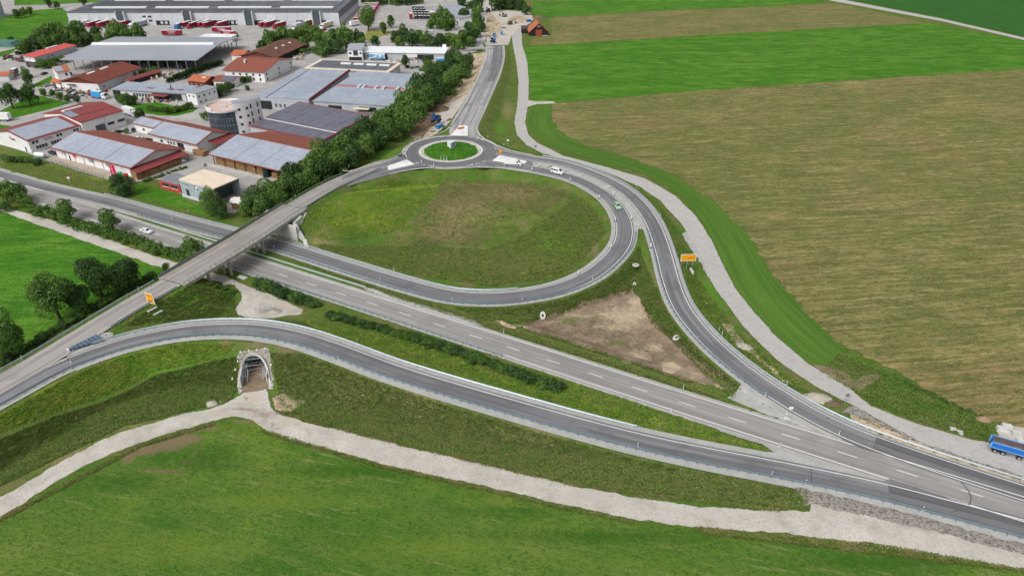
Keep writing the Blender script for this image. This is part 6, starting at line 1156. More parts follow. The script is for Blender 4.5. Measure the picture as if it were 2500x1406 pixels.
# ================================================================== vehicles
TYRE = mat('tyre', L((38, 38, 40)), .85); RIM = mat('rim', L((150, 152, 156)), .4, metal=.4); CGL = mat('car_glass', L((36, 42, 50)), .1, spec=.7); LAMP = mat('headlight', L((226, 230, 232)), .2); TAIL = mat('tail_light', L((150, 24, 24)), .3)
def paint(name, c): return mat('paint_' + name, L(c), .3, spec=.5)
def wheels(t, xs, w, r=.33):
    for x in xs:
        for s in (-1, 1):
            y0, y1 = (w / 2 - .24, w / 2 + .01) if s > 0 else (-w / 2 - .01, -w / 2 + .24)
            o = MB().disc_y(x, r, r, y0, y1, 16).build('wheel', TYRE, t); yy = y1 if s > 0 else y0; MB().disc_y(x, r, r * .58, min(yy, yy + s * .012), max(yy, yy + s * .012), 10).build('rim', RIM, o)
def car(name, label, cat, m, Ln=4.5, w=1.8, st=None, glass=((.2, .4), ), **kw):
    """body lofted through cross-sections (x, belt height, roof height, roof half width)"""
    t = tag(empty(name), label, cat, **kw); v = []; n = len(st)
    for x, zb, zr, rw in st:
        e = .9 if x in (st[0][0], st[-1][0]) else 1.0; hw = w / 2 * e
        v += [(x, -hw * .94, .28), (x, -hw, .5), (x, -hw, zb), (x, -rw * e, zr), (x, 0, zr + .03), (x, rw * e, zr), (x, hw, zb), (x, hw, .5), (x, hw * .94, .28)]
    k = 9; f = [(i * k + j, (i + 1) * k + j, (i + 1) * k + (j + 1) % k, i * k + (j + 1) % k) for i in range(n - 1) for j in range(k)] + [tuple(range(k)), tuple(range((n - 1) * k, n * k))[::-1]]
    o = mesh('body', v, f, m, t, smooth=False); bb = bmesh.new(); bb.from_mesh(o.data); bmesh.ops.recalc_face_normals(bb, faces=bb.faces); bb.to_mesh(o.data); bb.free()
    def quad(nm, pts, mm=CGL): mesh(nm, pts, [tuple(range(len(pts)))], mm, t)
    S_ = st; roof = [i for i in range(n) if S_[i][2] - S_[i][1] > .25]; a, b = roof[0], roof[-1]; d = .015
    def P_(i, s, f): x, zb, zr, rw = S_[i]; return (x, s * (w / 2 + (rw - w / 2) * f + d), zb + (zr - zb) * f)
    for i0, i1, nm in ((b, b + 1, 'windscreen'), (a, a - 1, 'rear_window')):
        p, q = S_[i0], S_[i1]; fx = lambda u, s, k_: (p[0] + (q[0] - p[0]) * u, s * (p[3] + (w / 2 * .85 - p[3]) * u), p[2] + (q[2] - p[2]) * u + .045); pts = [fx(.08, -.9, 0), fx(.08, .9, 0), fx(.92, .9, 0), fx(.92, -.9, 0)]; quad(nm, pts if i1 < i0 else pts[::-1])
    for s in (-1, 1):
        for i in roof[:-1]: pts = [P_(i, s, .12), P_(i + 1, s, .12), P_(i + 1, s, .85), P_(i, s, .85)]; g = .06; pts = [(pts[0][0] + g, *pts[0][1:]), (pts[1][0] - g, *pts[1][1:]), (pts[2][0] - g, *pts[2][1:]), (pts[3][0] + g, *pts[3][1:])]; quad('side_window', pts if s < 0 else pts[::-1])
        MB().box(Ln - .1, Ln + .01, s * w * .38 - .2, s * w * .38 + .2, .55, .75).build('headlight', LAMP, t); MB().box(-.01, .1, s * w * .38 - .16, s * w * .38 + .16, .6, .85).build('tail_light', TAIL, t)
    wheels(t, (Ln * .18, Ln * .81), w); return t
def center(t, Ln):
    for c in t.children: c.location.x -= Ln / 2
    return t
SED = [(0, .8, .82, .6), (.15, .95, .98, .68), (.8, .98, 1.02, .7), (1.35, .98, 1.42, .6), (2.2, .97, 1.47, .6), (2.75, .96, 1.42, .6), (3.45, .94, 1.0, .72), (4.3, .8, .84, .7), (4.5, .6, .64, .6)]
HAT = [(0, .85, .9, .62), (.1, .98, 1.1, .62), (.35, 1.0, 1.42, .6), (1.3, 1.0, 1.52, .62), (2.3, .98, 1.5, .62), (2.7, .97, 1.44, .6), (3.4, .94, 1.02, .72), (4.0, .82, .86, .7), (4.2, .6, .64, .6)]
BUS = [(0, 1.1, 1.15, .7), (.06, 1.15, 1.85, .76), (1.2, 1.15, 1.95, .78), (2.3, 1.15, 1.96, .78), (3.3, 1.12, 1.92, .78), (4.2, 1.1, 1.2, .8), (4.8, .95, 1.0, .78), (4.98, .7, .74, .7)]
SPR = [(0, 1.2, 2.6, .86), (.05, 1.2, 2.65, .88), (4.4, 1.2, 2.68, .88), (4.9, 1.2, 2.6, .86), (5.5, 1.2, 2.3, .8), (6.3, 1.15, 1.25, .84), (6.85, .95, 1.0, .8), (7.0, .7, .74, .7)]
def orient(px, px2, z): a, b = P(*px, z), P(*px2, z); return (a + b) / 2, math.atan2((b - a)[1], (b - a)[0])
def setc(t, Ln, px, px2, z): c, rz = orient(px, px2, z); center(t, Ln); t.location = c; t.rotation_euler[2] = rz; return t
CW = paint('white', (228, 230, 232)); CB = paint('black', (40, 42, 48)); CG = paint('pale_green', (160, 190, 160)); CS = paint('silver', (150, 156, 162)); CBL = paint('dark_blue', (54, 66, 96)); CR = paint('red', (160, 30, 44)); CBR = paint('bright_blue', (44, 130, 206)); CLB = paint('light_blue', (76, 160, 216))
setc(car('parked_car', 'white saloon driving right on the highway, left of the bridge', 'car', CW, 4.5, 1.8, SED), 4.5, (345, 564), (371, 572), 0)
setc(car('hatchback', 'pale green car on the loop ramp', 'car', CG, 4.2, 1.8, HAT), 4.2, (1502, 500), (1511, 513), 3)
setc(car('minibus', 'white minibus with dark side windows on the ramp behind the white van', 'minibus', CW, 4.98, 1.9, BUS), 4.98, (1348, 420), (1374, 427), 3)
t = car('delivery_van', 'long white panel van leaving the roundabout on the ramp', 'van', CW, 7.0, 2.0, SPR)
for c in list(t.children):
    if c.name.startswith('side_window') or c.name.startswith('rear_window'):
        bpy.data.objects.remove(c)
for s in (-1, 1): mesh('side_window', [(5.0, s * 1.0, 1.35), (5.75, s * 1.0, 1.35), (5.45, s * .92, 2.0), (5.0, s * .92, 2.1)][::s * -1], [(0, 1, 2, 3)], CGL, t); MB().box(.1, 6.6, s * 1.0 - .02, s * 1.0 + .02, .55, .8).build('side_trim', BLKP, t)
setc(t, 7.0, (1233, 403), (1272, 405), 3)
def simple(label, m, px, px2, z=0, kind='sed', cat='car', group=None, name='parked_car'):
    st, Ln = {'sed': (SED, 4.5), 'hat': (HAT, 4.2), 'bus': (BUS, 4.98)}[kind]; return setc(car(name, label, cat, m, Ln, 1.8, st, group=group), Ln, px, px2, z)
simple('dark car parked beside the gas tank, left of the flag hall', CB, (121, 373), (137, 380)); simple('white pickup style car at the crate stacks right of the flag hall', CW, (427, 403), (450, 396), 0, 'bus'); simple('white car in the yard behind the flag hall', CW, (331, 345), (347, 338), 0, 'sed'); simple('black car beside the white one behind the flag hall', CB, (350, 349), (370, 343), 0, 'hat')
simple('dark car parked near the clipped bush, left of the tractor', CB, (281, 328), (300, 323), 0, 'sed'); simple('black car in front of the office tower', CB, (552, 322), (574, 317)); simple('white car right of the black one in front of the office tower', CW, (566, 325), (585, 320), 0, 'hat'); simple('silver car parked by the garage lawn', CS, (106, 214), (128, 209)); simple('dark car by the shrub near the white house', CB, (100, 186), (118, 179))
simple('dark red car in the row beside the red roofed hall', CR, (36, 148), (50, 152), 0, 'hat'); simple('black car at the corner of the red roofed hall', CB, (46, 151), (62, 153)); simple('white car behind the middle hall canopy', CW, (409, 361), (424, 356), 0, 'hat')
simple('silver car at the right end of the warehouse front', CS, (806, 62), (812, 58), 0, 'hat', group='cars in front of the warehouse corner'); simple('black car at the right end of the warehouse front', CB, (815, 62), (821, 58), 0, 'hat', group='cars in front of the warehouse corner'); simple('white car last in the row at the warehouse corner', CW, (824, 62), (830, 58), 0, 'hat', group='cars in front of the warehouse corner'); simple('small red car below the white lorry at the warehouse', CR, (787, 77), (796, 75), 0, 'hat'); simple('white van beside the blue lorry before the warehouse', CW, (413, 73), (428, 72), 0, 'bus', 'van')
for i, (u, v, m, w) in enumerate(((1046, 78, CW, 'white'), (1049, 86, CS, 'silver'), (1043, 92, CBL, 'dark blue'), (1118, 92, CW, 'another white'), (1104, 76, CS, 'another silver'), (1072, 99, CR, 'red'))): simple('%s car in the tree lined car park at the top' % w, m, (u, v), (u + 12, v - 1), 0, 'hat', group='cars in the tree lined car park')
simple('bright blue site van before the earth bank', CLB, (1068, 316), (1081, 311), 2.6, 'bus', 'van'); simple('bright blue van on the far building site', CBR, (1204, 92), (1209, 84), 1, 'bus', 'van'); simple('second bright blue van further up the building site', CLB, (1224, 88), (1226, 79), .6, 'bus', 'van'); simple('blue van parked beside the black barn', CBR, (1288, 55), (1296, 54), 0, 'bus', 'van')
def lorry(label, m, box, px, px2, z=0, Lb=13.0, name='lorry', group=None, cab=True, lett=None, cat='lorry', open_=False):
    """px = cab front, px2 = rear"""
    a, b = P(*px, z), P(*px2, z); t = tag(empty(name, tuple(a), math.atan2((b - a)[1], (b - a)[0])), label, cat, group); x = 0
    if cab:
        MB().prism([(0, .5), (2.2, .5), (2.2, 3.2), (.35, 3.2), (.02, 1.9)], -1.2, 1.2).build('cab', m, t); MB().prism([(.03, 1.95), (.3, 3.0), (.26, 3.02), (-.02, 1.96)], -1.05, 1.05).build('windscreen', CGL, t)
        for s in (-1, 1): MB().box(.5, 1.3, s * 1.205 - .01, s * 1.205 + .01, 1.9, 2.7).build('side_window', CGL, t)
        MB().box(.02, 2.2, -1.1, 1.1, .3, .5).build('bumper', BLKP, t); x = 2.6; wheels(t, (1.2,), 2.4, .5)
    bx = MB(); bx.box(x, x + Lb, -1.25, 1.25, 1.1, 3.9); o = bx.build('cargo_box', box, t); MB().box(x + .05, x + Lb - .05, -1.2, 1.2, 3.9, 3.96).build('box_roof', R_WHITE, t); MB().box(x, x + Lb - .3, -.5, .5, .75, 1.1).build('chassis', BLKP, t)
    wheels(t, [x + Lb - c for c in ((1.4, 2.7, 4.0) if Lb > 8 else (1.6,))] + ([x + 1.0] if cab and Lb > 8 else []), 2.4, .5)
    for s in (-1, 1): MB().box(x + Lb * .3, x + Lb * .65, s * 1.2 - .03, s * 1.2 + .03, .45, 1.0).build('side_guard', STEEL, t)
    if lett:
        for s in (1, -1): text(None, lett, 1.0, WINK, t, (x + Lb * .5, s * 1.27, 2.55), (math.pi / 2, 0, math.pi if s > 0 else 0))
    return t
RB = mat('dark_red_box', L((140, 24, 52)), .5); GRB = mat('grey_box', L((170, 174, 182)), .5)
LET = 'ADVERRIDGE\nLOGISTIC'
dock = [(196, 68, 212, 55, CW, R_WHITE, 'white'), (216, 70, 235, 55, None, RB, 'dark red'), (240, 70, 262, 54, None, RB, 'second dark red'), (278, 69, 300, 54, None, RB, 'partly tree hidden dark red'), (295, 68, 314, 54, None, RB, 'half hidden red'), (316, 73, 338, 54, CW, R_WHITE, 'white cabbed'), (330, 70, 352, 54, CBL, GRB, 'grey sided'), (448, 69, 470, 53, None, RB, 'left red one of a pair'), (460, 72, 482, 53, CR, RB, 'right red cabbed one of a pair'), (486, 69, 506, 53, None, RB, 'first red one of the middle group'), (498, 70, 517, 53, None, RB, 'second red one of the middle group'), (513, 66, 530, 53, None, RB, 'third red one of the middle group'), (528, 71, 550, 55, CR, RB, 'red cabbed last one of the middle group'), (635, 69, 654, 52, None, RB, 'left red one right of the third tower'), (648, 69, 667, 52, None, RB, 'second red one right of the third tower'), (669, 73, 688, 54, CR, RB, 'red cabbed one right of the third tower'), (717, 74, 732, 54, CW, GRB, 'white cabbed grey one left of the last tower'), (736, 68, 751, 52, None, mat('rust_red_box', L((150, 66, 58)), .5), 'rust red one left of the last tower'), (785, 72, 800, 54, CW, mat('cream_box', L((206, 196, 160)), .5), 'cream sided one right of the last tower')]
for u, v, u2, v2, c, bx, w in dock: u2, v2 = u + 27, v - 8; lorry('%s lorry docked at the warehouse' % w if c else '%s trailer docked at the warehouse' % w, c, bx, (u, v), (u2, v2), 0, 11.5 if c else 13, 'lorry' if c else 'trailer', 'lorries and trailers docked at the warehouse', bool(c), None, 'lorry' if c else 'trailer')
lorry('dark red trailer lettered in white, just beyond the open canopy', None, RB, (398, 88.5), (445, 87.5), 0, 13.6, 'trailer', None, False, LET, 'trailer'); lorry('long red trailer farther away beyond the gatehouse', None, RB, (520, 80), (565, 80), 0, 13.6, 'trailer', None, False, LET, 'trailer'); lorry('red lorry with white roof at the canopy corner', CR, RB, (580, 92), (535, 87), 0, 12, 'lorry', None, True, LET)
lorry('blue sided lorry angled before the warehouse', CBR, mat('blue_box', L((66, 112, 160)), .5), (430, 75), (446, 66), 0, 7)
lorry('light blue box lorry with white cab beside the scrap yard', CW, mat('light_blue_box', L((60, 150, 210)), .5), (262, 243), (231, 240), 0, 6, 'lorry'); lorry('white lettered lorry at the corner of the red roofed hall', CW, R_WHITE, (335, 288), (306, 278), 0, 8, 'lorry', None, True, 'D&R'); lorry('white trailer parked alone by the drive at the left edge', None, R_WHITE, (2, 296), (31, 296), 0, 5, 'trailer', None, False, None, 'trailer')
lorry('white box trailer by the large tree on the lorry yard', None, R_WHITE, (856, 66), (874, 63), 0, 8, 'trailer', None, False, None, 'trailer'); lorry('cream box van left of the long white hall', None, mat('pink_cream_box', L((216, 200, 190)), .5), (832, 132), (843, 126), 0, 5, 'trailer', None, False, None, 'trailer'); lorry('dark covered lorry parked below the red roofed hall', CB, mat('dark_tarp', L((84, 80, 76)), .8), (71, 163), (96, 168), 0, 7, 'lorry')
lorry('red flatbed lorry on the lorry yard by the black tractors', CR, mat('red_low', L((190, 40, 50)), .5), (1004, 48), (1000, 34), 0, 5, 'lorry'); lorry('blue and white display trailer before the long white hall', None, mat('display_blue', L((90, 150, 196)), .5, [(L((220, 224, 226)), .4, .5, .55, .9)]), (903, 147), (948, 148), 0, 10, 'trailer', None, False, None, 'trailer'); lorry('bright blue trailer between the tree and the hedge belt', None, CLB, (1068, 158), (1092, 158), 0, 6, 'trailer', None, False, None, 'trailer')
for i in range(11): f = i / 10; lorry('%s red trailer from the near end of the slanted row on the lorry yard' % ('first second third fourth fifth sixth seventh eighth ninth tenth eleventh twelfth thirteenth'.split()[i]), None, RB, (864 + 26 * f, 57 - 37 * f), (899 + 28 * f, 55 - 37 * f), 0, 13, 'trailer', 'red trailers in the slanted row', False, None, 'trailer')
tr = empty('tractor'); MB().box(-.2, 1.6, -.55, .55, .9, 1.7).build('bonnet', CB, tr); MB().hexa([(-1.9, -.85, 1.1), (-.2, -.85, 1.1), (-.2, .85, 1.1), (-1.9, .85, 1.1)], [(-1.7, -.75, 2.75), (-.3, -.75, 2.75), (-.3, .75, 2.75), (-1.7, .75, 2.75)]).build('cab', CGL, tr); MB().box(-1.9, -.1, -.9, .9, 2.75, 2.9).build('cab_roof', R_WHITE, tr)
for x, r in ((-1.1, .95), (1.1, .65)):
    for s in (-1, 1): o = MB().disc_y(x, r, r, min(s * .75, s * 1.25), max(s * .75, s * 1.25), 16).build('wheel', TYRE, tr); MB().disc_y(x, r, r * .5, s * 1.25 - .01, s * 1.25 + .012, 10).build('rim', RIM, o)
place(tr, P(333, 321, 0), -2.4, 'black tractor with white roof beside the clipped bush', cat='tractor')
for j, (v0, n, w) in enumerate(((23, 4, 'back'), (29, 4, 'second'), (35, 5, 'third'), (41, 5, 'fourth'), (47, 5, 'front'))):
    for i in range(n): place(tr, P(1011 + i * (7.5) + j * 1.5, v0, 0), 1.6 + random.uniform(-.2, .2), '%s black tractor from the left in the %s row on the lorry yard' % (('first', 'second', 'third', 'fourth', 'fifth')[i], w), cat='tractor', group='black tractors on the lorry yard')
for i, (u, v) in enumerate(((56, 122), (66, 118), (82, 120), (102, 120), (48, 134), (62, 130))): place(tr, P(u, v, 0), 1.0, 'tractor %s the red roofed hall' % ('at the rear left of', 'second from the rear left of', 'third in the row behind', 'nearest the skylight behind', 'at the near corner of', 'in the middle beside')[i], cat='tractor', group='tractors parked behind the red roofed hall')
def excavator(label, px, z, rz, m=None):
    m = m or paint('excavator_blue', (30, 80, 150)); t = tag(empty('excavator', tuple(P(*px, z)), rz), label, 'excavator')
    for s in (-1, 1): MB().prism([(-1.9, .15), (-1.6, 0), (1.6, 0), (1.9, .15), (1.9, .6), (1.6, .8), (-1.6, .8), (-1.9, .6)], s * 1.1 - .28, s * 1.1 + .28).build('track', TYRE, t)
    MB().box(-1.9, 1.1, -1.2, 1.2, .95, 1.9).build('upper_body', m, t); MB().hexa([(-.1, .2, 1.9), (1.2, .2, 1.9), (1.2, 1.2, 1.9), (-.1, 1.2, 1.9)], [(-.1, .25, 3.0), (1.0, .25, 3.0), (1.0, 1.15, 3.0), (-.1, 1.15, 3.0)]).build('cab', CGL, t); MB().box(-1.9, -.6, -1.2, 1.2, 1.9, 2.3).build('counterweight', m, t)
    MB().bar((.8, -.3, 1.8), (2.8, -.3, 4.4), .4, .5).bar((2.8, -.3, 4.4), (4.4, -.3, 3.8), .38, .45).build('boom', m, t); MB().bar((4.3, -.3, 3.9), (4.7, -.3, 1.6), .3, .36).build('stick', m, t); MB().prism([(4.3, .4), (5.2, .5), (5.1, 1.6), (4.5, 1.7)], -.8, .2).build('bucket', BLKP, t)
excavator('blue excavator working beside the earth bank', (1067, 296), 2.6, -1.9); excavator('blue excavator at the end of the new asphalt', (1203, 103), 1, 3.3); excavator('dark blue excavator high up on the dirt road', (1192, 30), .3, -1.8, paint('navy', (40, 52, 84))); excavator('grey excavator in the far site circle', (1231, 42), 0, 2.5, paint('ex_grey', (120, 116, 110))); excavator('small dark excavator right of the gravel heap', (1246, 61), 0, .5, paint('ex_dark', (80, 76, 70)))
lorry('orange tipper lorry with dark body near the left edge trees', mat('orange_cab', L((214, 120, 50)), .5), mat('slate_box', L((92, 104, 120)), .6), (30, 190), (46, 180), 0, 5, 'lorry')
def tipper():
    BL = paint('tipper_blue', (24, 104, 196)); a, b = P(2403, 1098, 0), P(2492, 1128, 0); a, b = P(2412, 1101, 0), P(2490, 1124, 0); rz = math.atan2((b - a)[1], (b - a)[0]); t = tag(empty('tipper_truck', tuple(P(2414, 1093, 0)), rz), 'blue four axle tipper truck with empty open body at the right edge', 'truck')
    L_ = 6.6; w = 1.25; zb, zt = 1.35, 2.55
    MB().box(0, L_, -w, w, zb, zb + .12).build('body_floor', mat('body_inside', L((128, 116, 112)), .7, [(L((96, 84, 82)), 1, .45, .62, .7)]), t)
    for s in (-1, 1): MB().box(0, L_, min(s * w, s * (w - .1)), max(s * w, s * (w - .1)), zb + .12, zt).build('side_board', BL, t); MB().box(.08, L_ - .1, min(s * (w - .1), s * (w - .115)), max(s * (w - .1), s * (w - .115)), zb + .14, zt - .06).build('board_inside', mat('board_inside', L((104, 92, 92)), .7), t); MB().box(0, L_, s * (w + .03) - .05, s * (w + .03) + .05, zb - .06, zb + .06).build('trim_rail', paint('light_trim', (120, 180, 226)), t); MB().box(0, L_, s * (w - .05) - .08, s * (w - .05) + .08, zt, zt + .09).build('top_rail', paint('light_trim', (120, 180, 226)), t)
    MB().box(-.12, 0, -w, w, zb - .1, zt + .15).build('tailgate', BL, t); MB().box(-.3, -.12, -w, -w + .25, zb - .3, zt).box(-.3, -.12, w - .25, w, zb - .3, zt).build('gate_post', paint('light_trim', (120, 180, 226)), t); MB().box(L_, L_ + .15, -w, w, zb, zt + .5).build('headboard', BL, t); MB().box(.2, L_ + 2, -.45, .45, .8, zb).build('chassis', BLKP, t)
    MB().prism([(L_ + .4, .7), (L_ + 2.4, .7), (L_ + 2.45, 1.9), (L_ + 2.1, 3.1), (L_ + .4, 3.1)], -1.2, 1.2).build('cab', BL, t); MB().prism([(L_ + 2.47, 1.9), (L_ + 2.14, 3.0), (L_ + 2.16, 3.02), (L_ + 2.5, 1.92)], -1.05, 1.05).build('windscreen', CGL, t)
    for s in (-1, 1): MB().box(L_ + 1, L_ + 1.9, s * 1.205 - .01, s * 1.205 + .01, 1.9, 2.8).build('side_window', CGL, t); MB().box(L_ - .5, L_ + .2, s * 1.0 - .2, s * 1.0 + .2, .55, 1.1).build('fuel_tank', W_LGREY, t); MB().box(2.6, 3.6, s * 1.0 - .15, s * 1.0 + .15, .5, .95).build('tool_box', STEEL, t)
    for x in (.85, 2.2): 
        for s in (-1, 1): MB().prism([(x - .65, .75), (x - .5, 1.1), (x, 1.22), (x + .5, 1.1), (x + .65, .75), (x + .55, .75), (x + .42, 1.02), (x, 1.12), (x - .42, 1.02), (x - .55, .75)], min(s * .9, s * 1.25), max(s * .9, s * 1.25)).build('mudguard', BLKP, t)
    wheels(t, (.85, 2.2, 5.0, L_ + 1.3), 2.5, .52)
tipper()
# yard clutter: each piece its own thing
def clutter(area, n, label, group, cols, size=(.5, 1.6), poly=None):
    u0, u1, v0, v1 = area; cnt = {}; O = 'first second third fourth fifth sixth seventh eighth ninth tenth eleventh twelfth thirteenth fourteenth fifteenth sixteenth seventeenth eighteenth nineteenth twentieth'.split(); O += ['twenty-' + o for o in O[:9]] + ['thirtieth'] + ['thirty-' + o for o in O[:9]]
    for u in sorted(random.uniform(u0, u1) for _ in range(n)):
        v = random.uniform(v0, v1); w, d, h = random.uniform(*size), random.uniform(*size), random.uniform(.4, 1.3); m = random.choice(cols)
        b = MB(); b.box(-w / 2, w / 2, -d / 2, d / 2, 0, h); b.box(-w / 2 + .1, w / 3, -d / 3, d / 3, h, h + random.uniform(.1, .5)); c = m.name.replace('junk_', '').replace('_', ' '); k = cnt[c] = cnt.get(c, -1) + 1
        o = tag(b.build('stored_item', m), '%s %s %s, from the left' % (O[k], c, label), 'stored goods', group); o.location = P(u, v, 0); o.rotation_euler[2] = random.uniform(0, 3)
CC = [mat('junk_%s' % n_, L(c), .8) for n_, c in (('brown', (110, 90, 72)), ('grey', (120, 122, 126)), ('white', (206, 204, 200)), ('dark', (62, 60, 62)), ('red', (150, 52, 50)), ('tan', (170, 146, 118)), ('green', (70, 92, 76)), ('blue', (70, 100, 136)))]
clutter((168, 262, 224, 242), 75, 'piece of scrap in the junk yard before the long barn', 'scrap in the junk yard', CC); clutter((130, 180, 212, 226), 40, 'stored piece beside the junk yard', 'stored stone and timber', CC[:4] + [CC[5]]); clutter((360, 432, 178, 196), 50, 'bundle or part beside the red roofed shed', 'goods beside the red roofed shed', [CC[0], CC[2], CC[5], CC[6]])
clutter((345, 445, 238, 252), 40, 'machine or part before the long workshop', 'goods before the long workshop', CC); clutter((700, 752, 132, 150), 22, 'bundle beside the rusty barn', 'wrapped goods beside the rusty barn', [CC[2], CC[1], CC[5]], (1, 2.6)); clutter((950, 1075, 142, 168), 45, 'item on the yard of the long white hall', 'goods on the yard of the long white hall', [CC[2], CC[2], CC[1], CC[5], CC[3]], (.6, 2)); clutter((1005, 1048, 166, 175), 8, 'farm implement near the hedge belt', 'green farm implements', [mat('junk_bright_green', L((40, 150, 96)), .6), CC[6]], (1, 3)); clutter((1215, 1300, 17, 22), 14, 'container or caravan at the far end', 'white vehicles at the far end', [CC[2]], (2, 5)); clutter((980, 1000, 8, 14), 5, 'crate at the top of the lorry yard', 'white crates on the lorry yard', [CC[2]], (1.5, 3)); clutter((118, 150, 103, 120), 16, 'machine behind the red roofed hall', 'dark machines behind the red roofed hall', [CC[3], CC[1]], (1, 3)); clutter((5, 60, 138, 150), 14, 'parked vehicle or machine at the left edge yard', 'machines at the left edge yard', CC, (1.5, 3.5)); clutter((1090, 1150, 108, 114), 8, 'barrier or pallet beside the side road', 'goods beside the side road', [CC[2], CC[1]], (.6, 1.4))
b = MB(); b.prism([(-9, 0), (-6, 3.2), (6, 3.2), (9, 0)], -5, 5); tag(b.build('polytunnel', mat('green_tarp', L((86, 132, 122)), .7, [(L((70, 108, 100)), .5, .45, .62, .7)])), 'green tarpaulin covered heap at the left edge', 'tarp').location = P(16, 113, 0)
for u, v, w in ((608, 113, 'right of the open canopy'), (806, 122, 'left of the white office block'), (1056, 60, 'on the lorry yard'), (1161, 104, 'before the side road'), (42, 160, 'in the left edge yard'), (508, 255, 'before the round office tower')):
    p = P(u, v, 0); t = tag(empty('lamp_post', tuple(p)), 'slim grey lamp post %s' % w, 'lamp post', 'lamp posts in the village yards'); MB().cyl((0, 0), .1, .06, 0, 7, 8).build('pole', ZINC, t); MB().box(-.1, .9, -.12, .12, 6.9, 7.05).build('lamp_head', ZINC, t)
# ================================================================== vegetation
ORD = ['first', 'second', 'third', 'fourth', 'fifth', 'sixth', 'seventh', 'eighth', 'ninth', 'tenth', 'eleventh', 'twelfth', 'thirteenth', 'fourteenth', 'fifteenth', 'sixteenth', 'seventeenth', 'eighteenth', 'nineteenth', 'twentieth']
ORD += ['twenty-' + o for o in ORD[:9]] + ['thirtieth'] + ['thirty-' + o for o in ORD[:9]] + ['fortieth'] + ['forty-' + o for o in ORD[:9]]
def leafmat(name, c, c2, dk): return mat(name, L(c), .75, [(L(c2), .35, .42, .6, .8), (L(dk), .9, .46, .62, .75)], island=.28, objr=.14, spec=.2, trans=.35)
LF = {'dark': leafmat('leaves_dark', (74, 102, 56), (86, 116, 62), (58, 82, 46)), 'mid': leafmat('leaves_mid', (96, 128, 62), (114, 146, 72), (74, 102, 52)), 'light': leafmat('leaves_light', (84, 112, 48), (98, 124, 56), (58, 84, 36)), 'shrub': leafmat('leaves_shrub', (90, 124, 56), (108, 140, 66), (70, 98, 46)), 'thuja': leafmat('leaves_hedge', (44, 70, 34), (52, 80, 38), (34, 54, 28))}
BARK = mat('bark', L((84, 72, 60)), .95, [(L((60, 52, 44)), 2, .45, .62, .7)])
def crown(seed, n, shape='round', lobes=9, leaf=.5, w=1.0):
    """unit crown: radius about 1, height about 1.6, centred at z = 0; leaf-sized faces spread through uneven lobes"""
    r = np.random.default_rng(seed); C = []
    for i in range(lobes):
        a = r.uniform(0, 2 * np.pi); e = r.uniform(-.75, .95); rr = r.uniform(.2, .62) * math.sqrt(max(.1, 1 - (e * .8) ** 2))
        if shape == 'cone': rr *= (1 - .5 * (e + 1) / 2)
        C.append((rr * math.cos(a), rr * math.sin(a), e * .62, r.uniform(.3, .5) * (1 if shape != 'cone' else (1.15 - .4 * (e + 1) / 2))))
    C.append((0, 0, 0, .62)); C = np.array(C); wt = C[:, 3] ** 2; k = r.choice(len(C), n, p=wt / wt.sum())
    d = r.normal(size=(n, 3)); d /= np.linalg.norm(d, axis=1)[:, None]; d[:, 2] = np.abs(d[:, 2]) * np.where(r.random(n) < .75, 1, -1); rad = C[k, 3] * r.uniform(.72, 1.06, n) ** .7
    p = C[k, :3] + d * rad[:, None] * np.array([1, 1, .88]); nrm = d + r.normal(scale=.45, size=(n, 3)); nrm /= np.linalg.norm(nrm, axis=1)[:, None]
    t = np.cross(nrm, r.normal(size=(n, 3))); t /= np.linalg.norm(t, axis=1)[:, None]; b = np.cross(nrm, t); s = (leaf * r.uniform(.6, 1.3, n))[:, None]
    v = np.stack([p - t * s * .6, p + b * s * .32, p + t * s * .6 + nrm * s * .1, p - b * s * .32], 1).reshape(-1, 3); f = np.arange(4 * n).reshape(n, 4); return v, f
def mk_crown(key, seed, n, leaf, shape='round', lobes=10):
    v, f = crown(seed, n, shape, lobes, leaf); me = []
    return v, f
CR = {}
for kd, spec_ in {'big': (5200, .085, 'round', 15), 'tree': (2000, .13, 'round', 10), 'far': (750, .2, 'round', 8), 'cone': (1300, .14, 'cone', 9), 'bush': (900, .17, 'round', 7)}.items():
    CR[kd] = []
    for sd in range(3 if kd != 'big' else 4):
        v, f = crown(sd * 17 + len(kd), spec_[0], spec_[2], spec_[3], spec_[1]); o = mesh('crown', v, f, LF['mid']); CR[kd].append(o.data); bpy.data.objects.remove(o)
def colored(me, key, cache={}):
    k = (me.name, key)
    if k not in cache: m = me.copy(); m.materials.clear(); m.materials.append(LF[key]); cache[k] = m
    return cache[k]
def trunkmesh(seed):
    r = random.Random(seed); b = MB(); b.cyl((0, 0), .075, .05, 0, .5, 8)
    for i in range(5):
        a = r.uniform(0, 6.3); z = r.uniform(.3, .5); b.bar((0, 0, z), (.35 * math.cos(a), .35 * math.sin(a), z + r.uniform(.2, .42)), .035, None, 5)
    b.bar((0, 0, .45), (r.uniform(-.05, .05), .03, .85), .045, None, 6); o = b.build('trunk', BARK); me = o.data; bpy.data.objects.remove(o); return me
TRK = [trunkmesh(i) for i in range(3)]
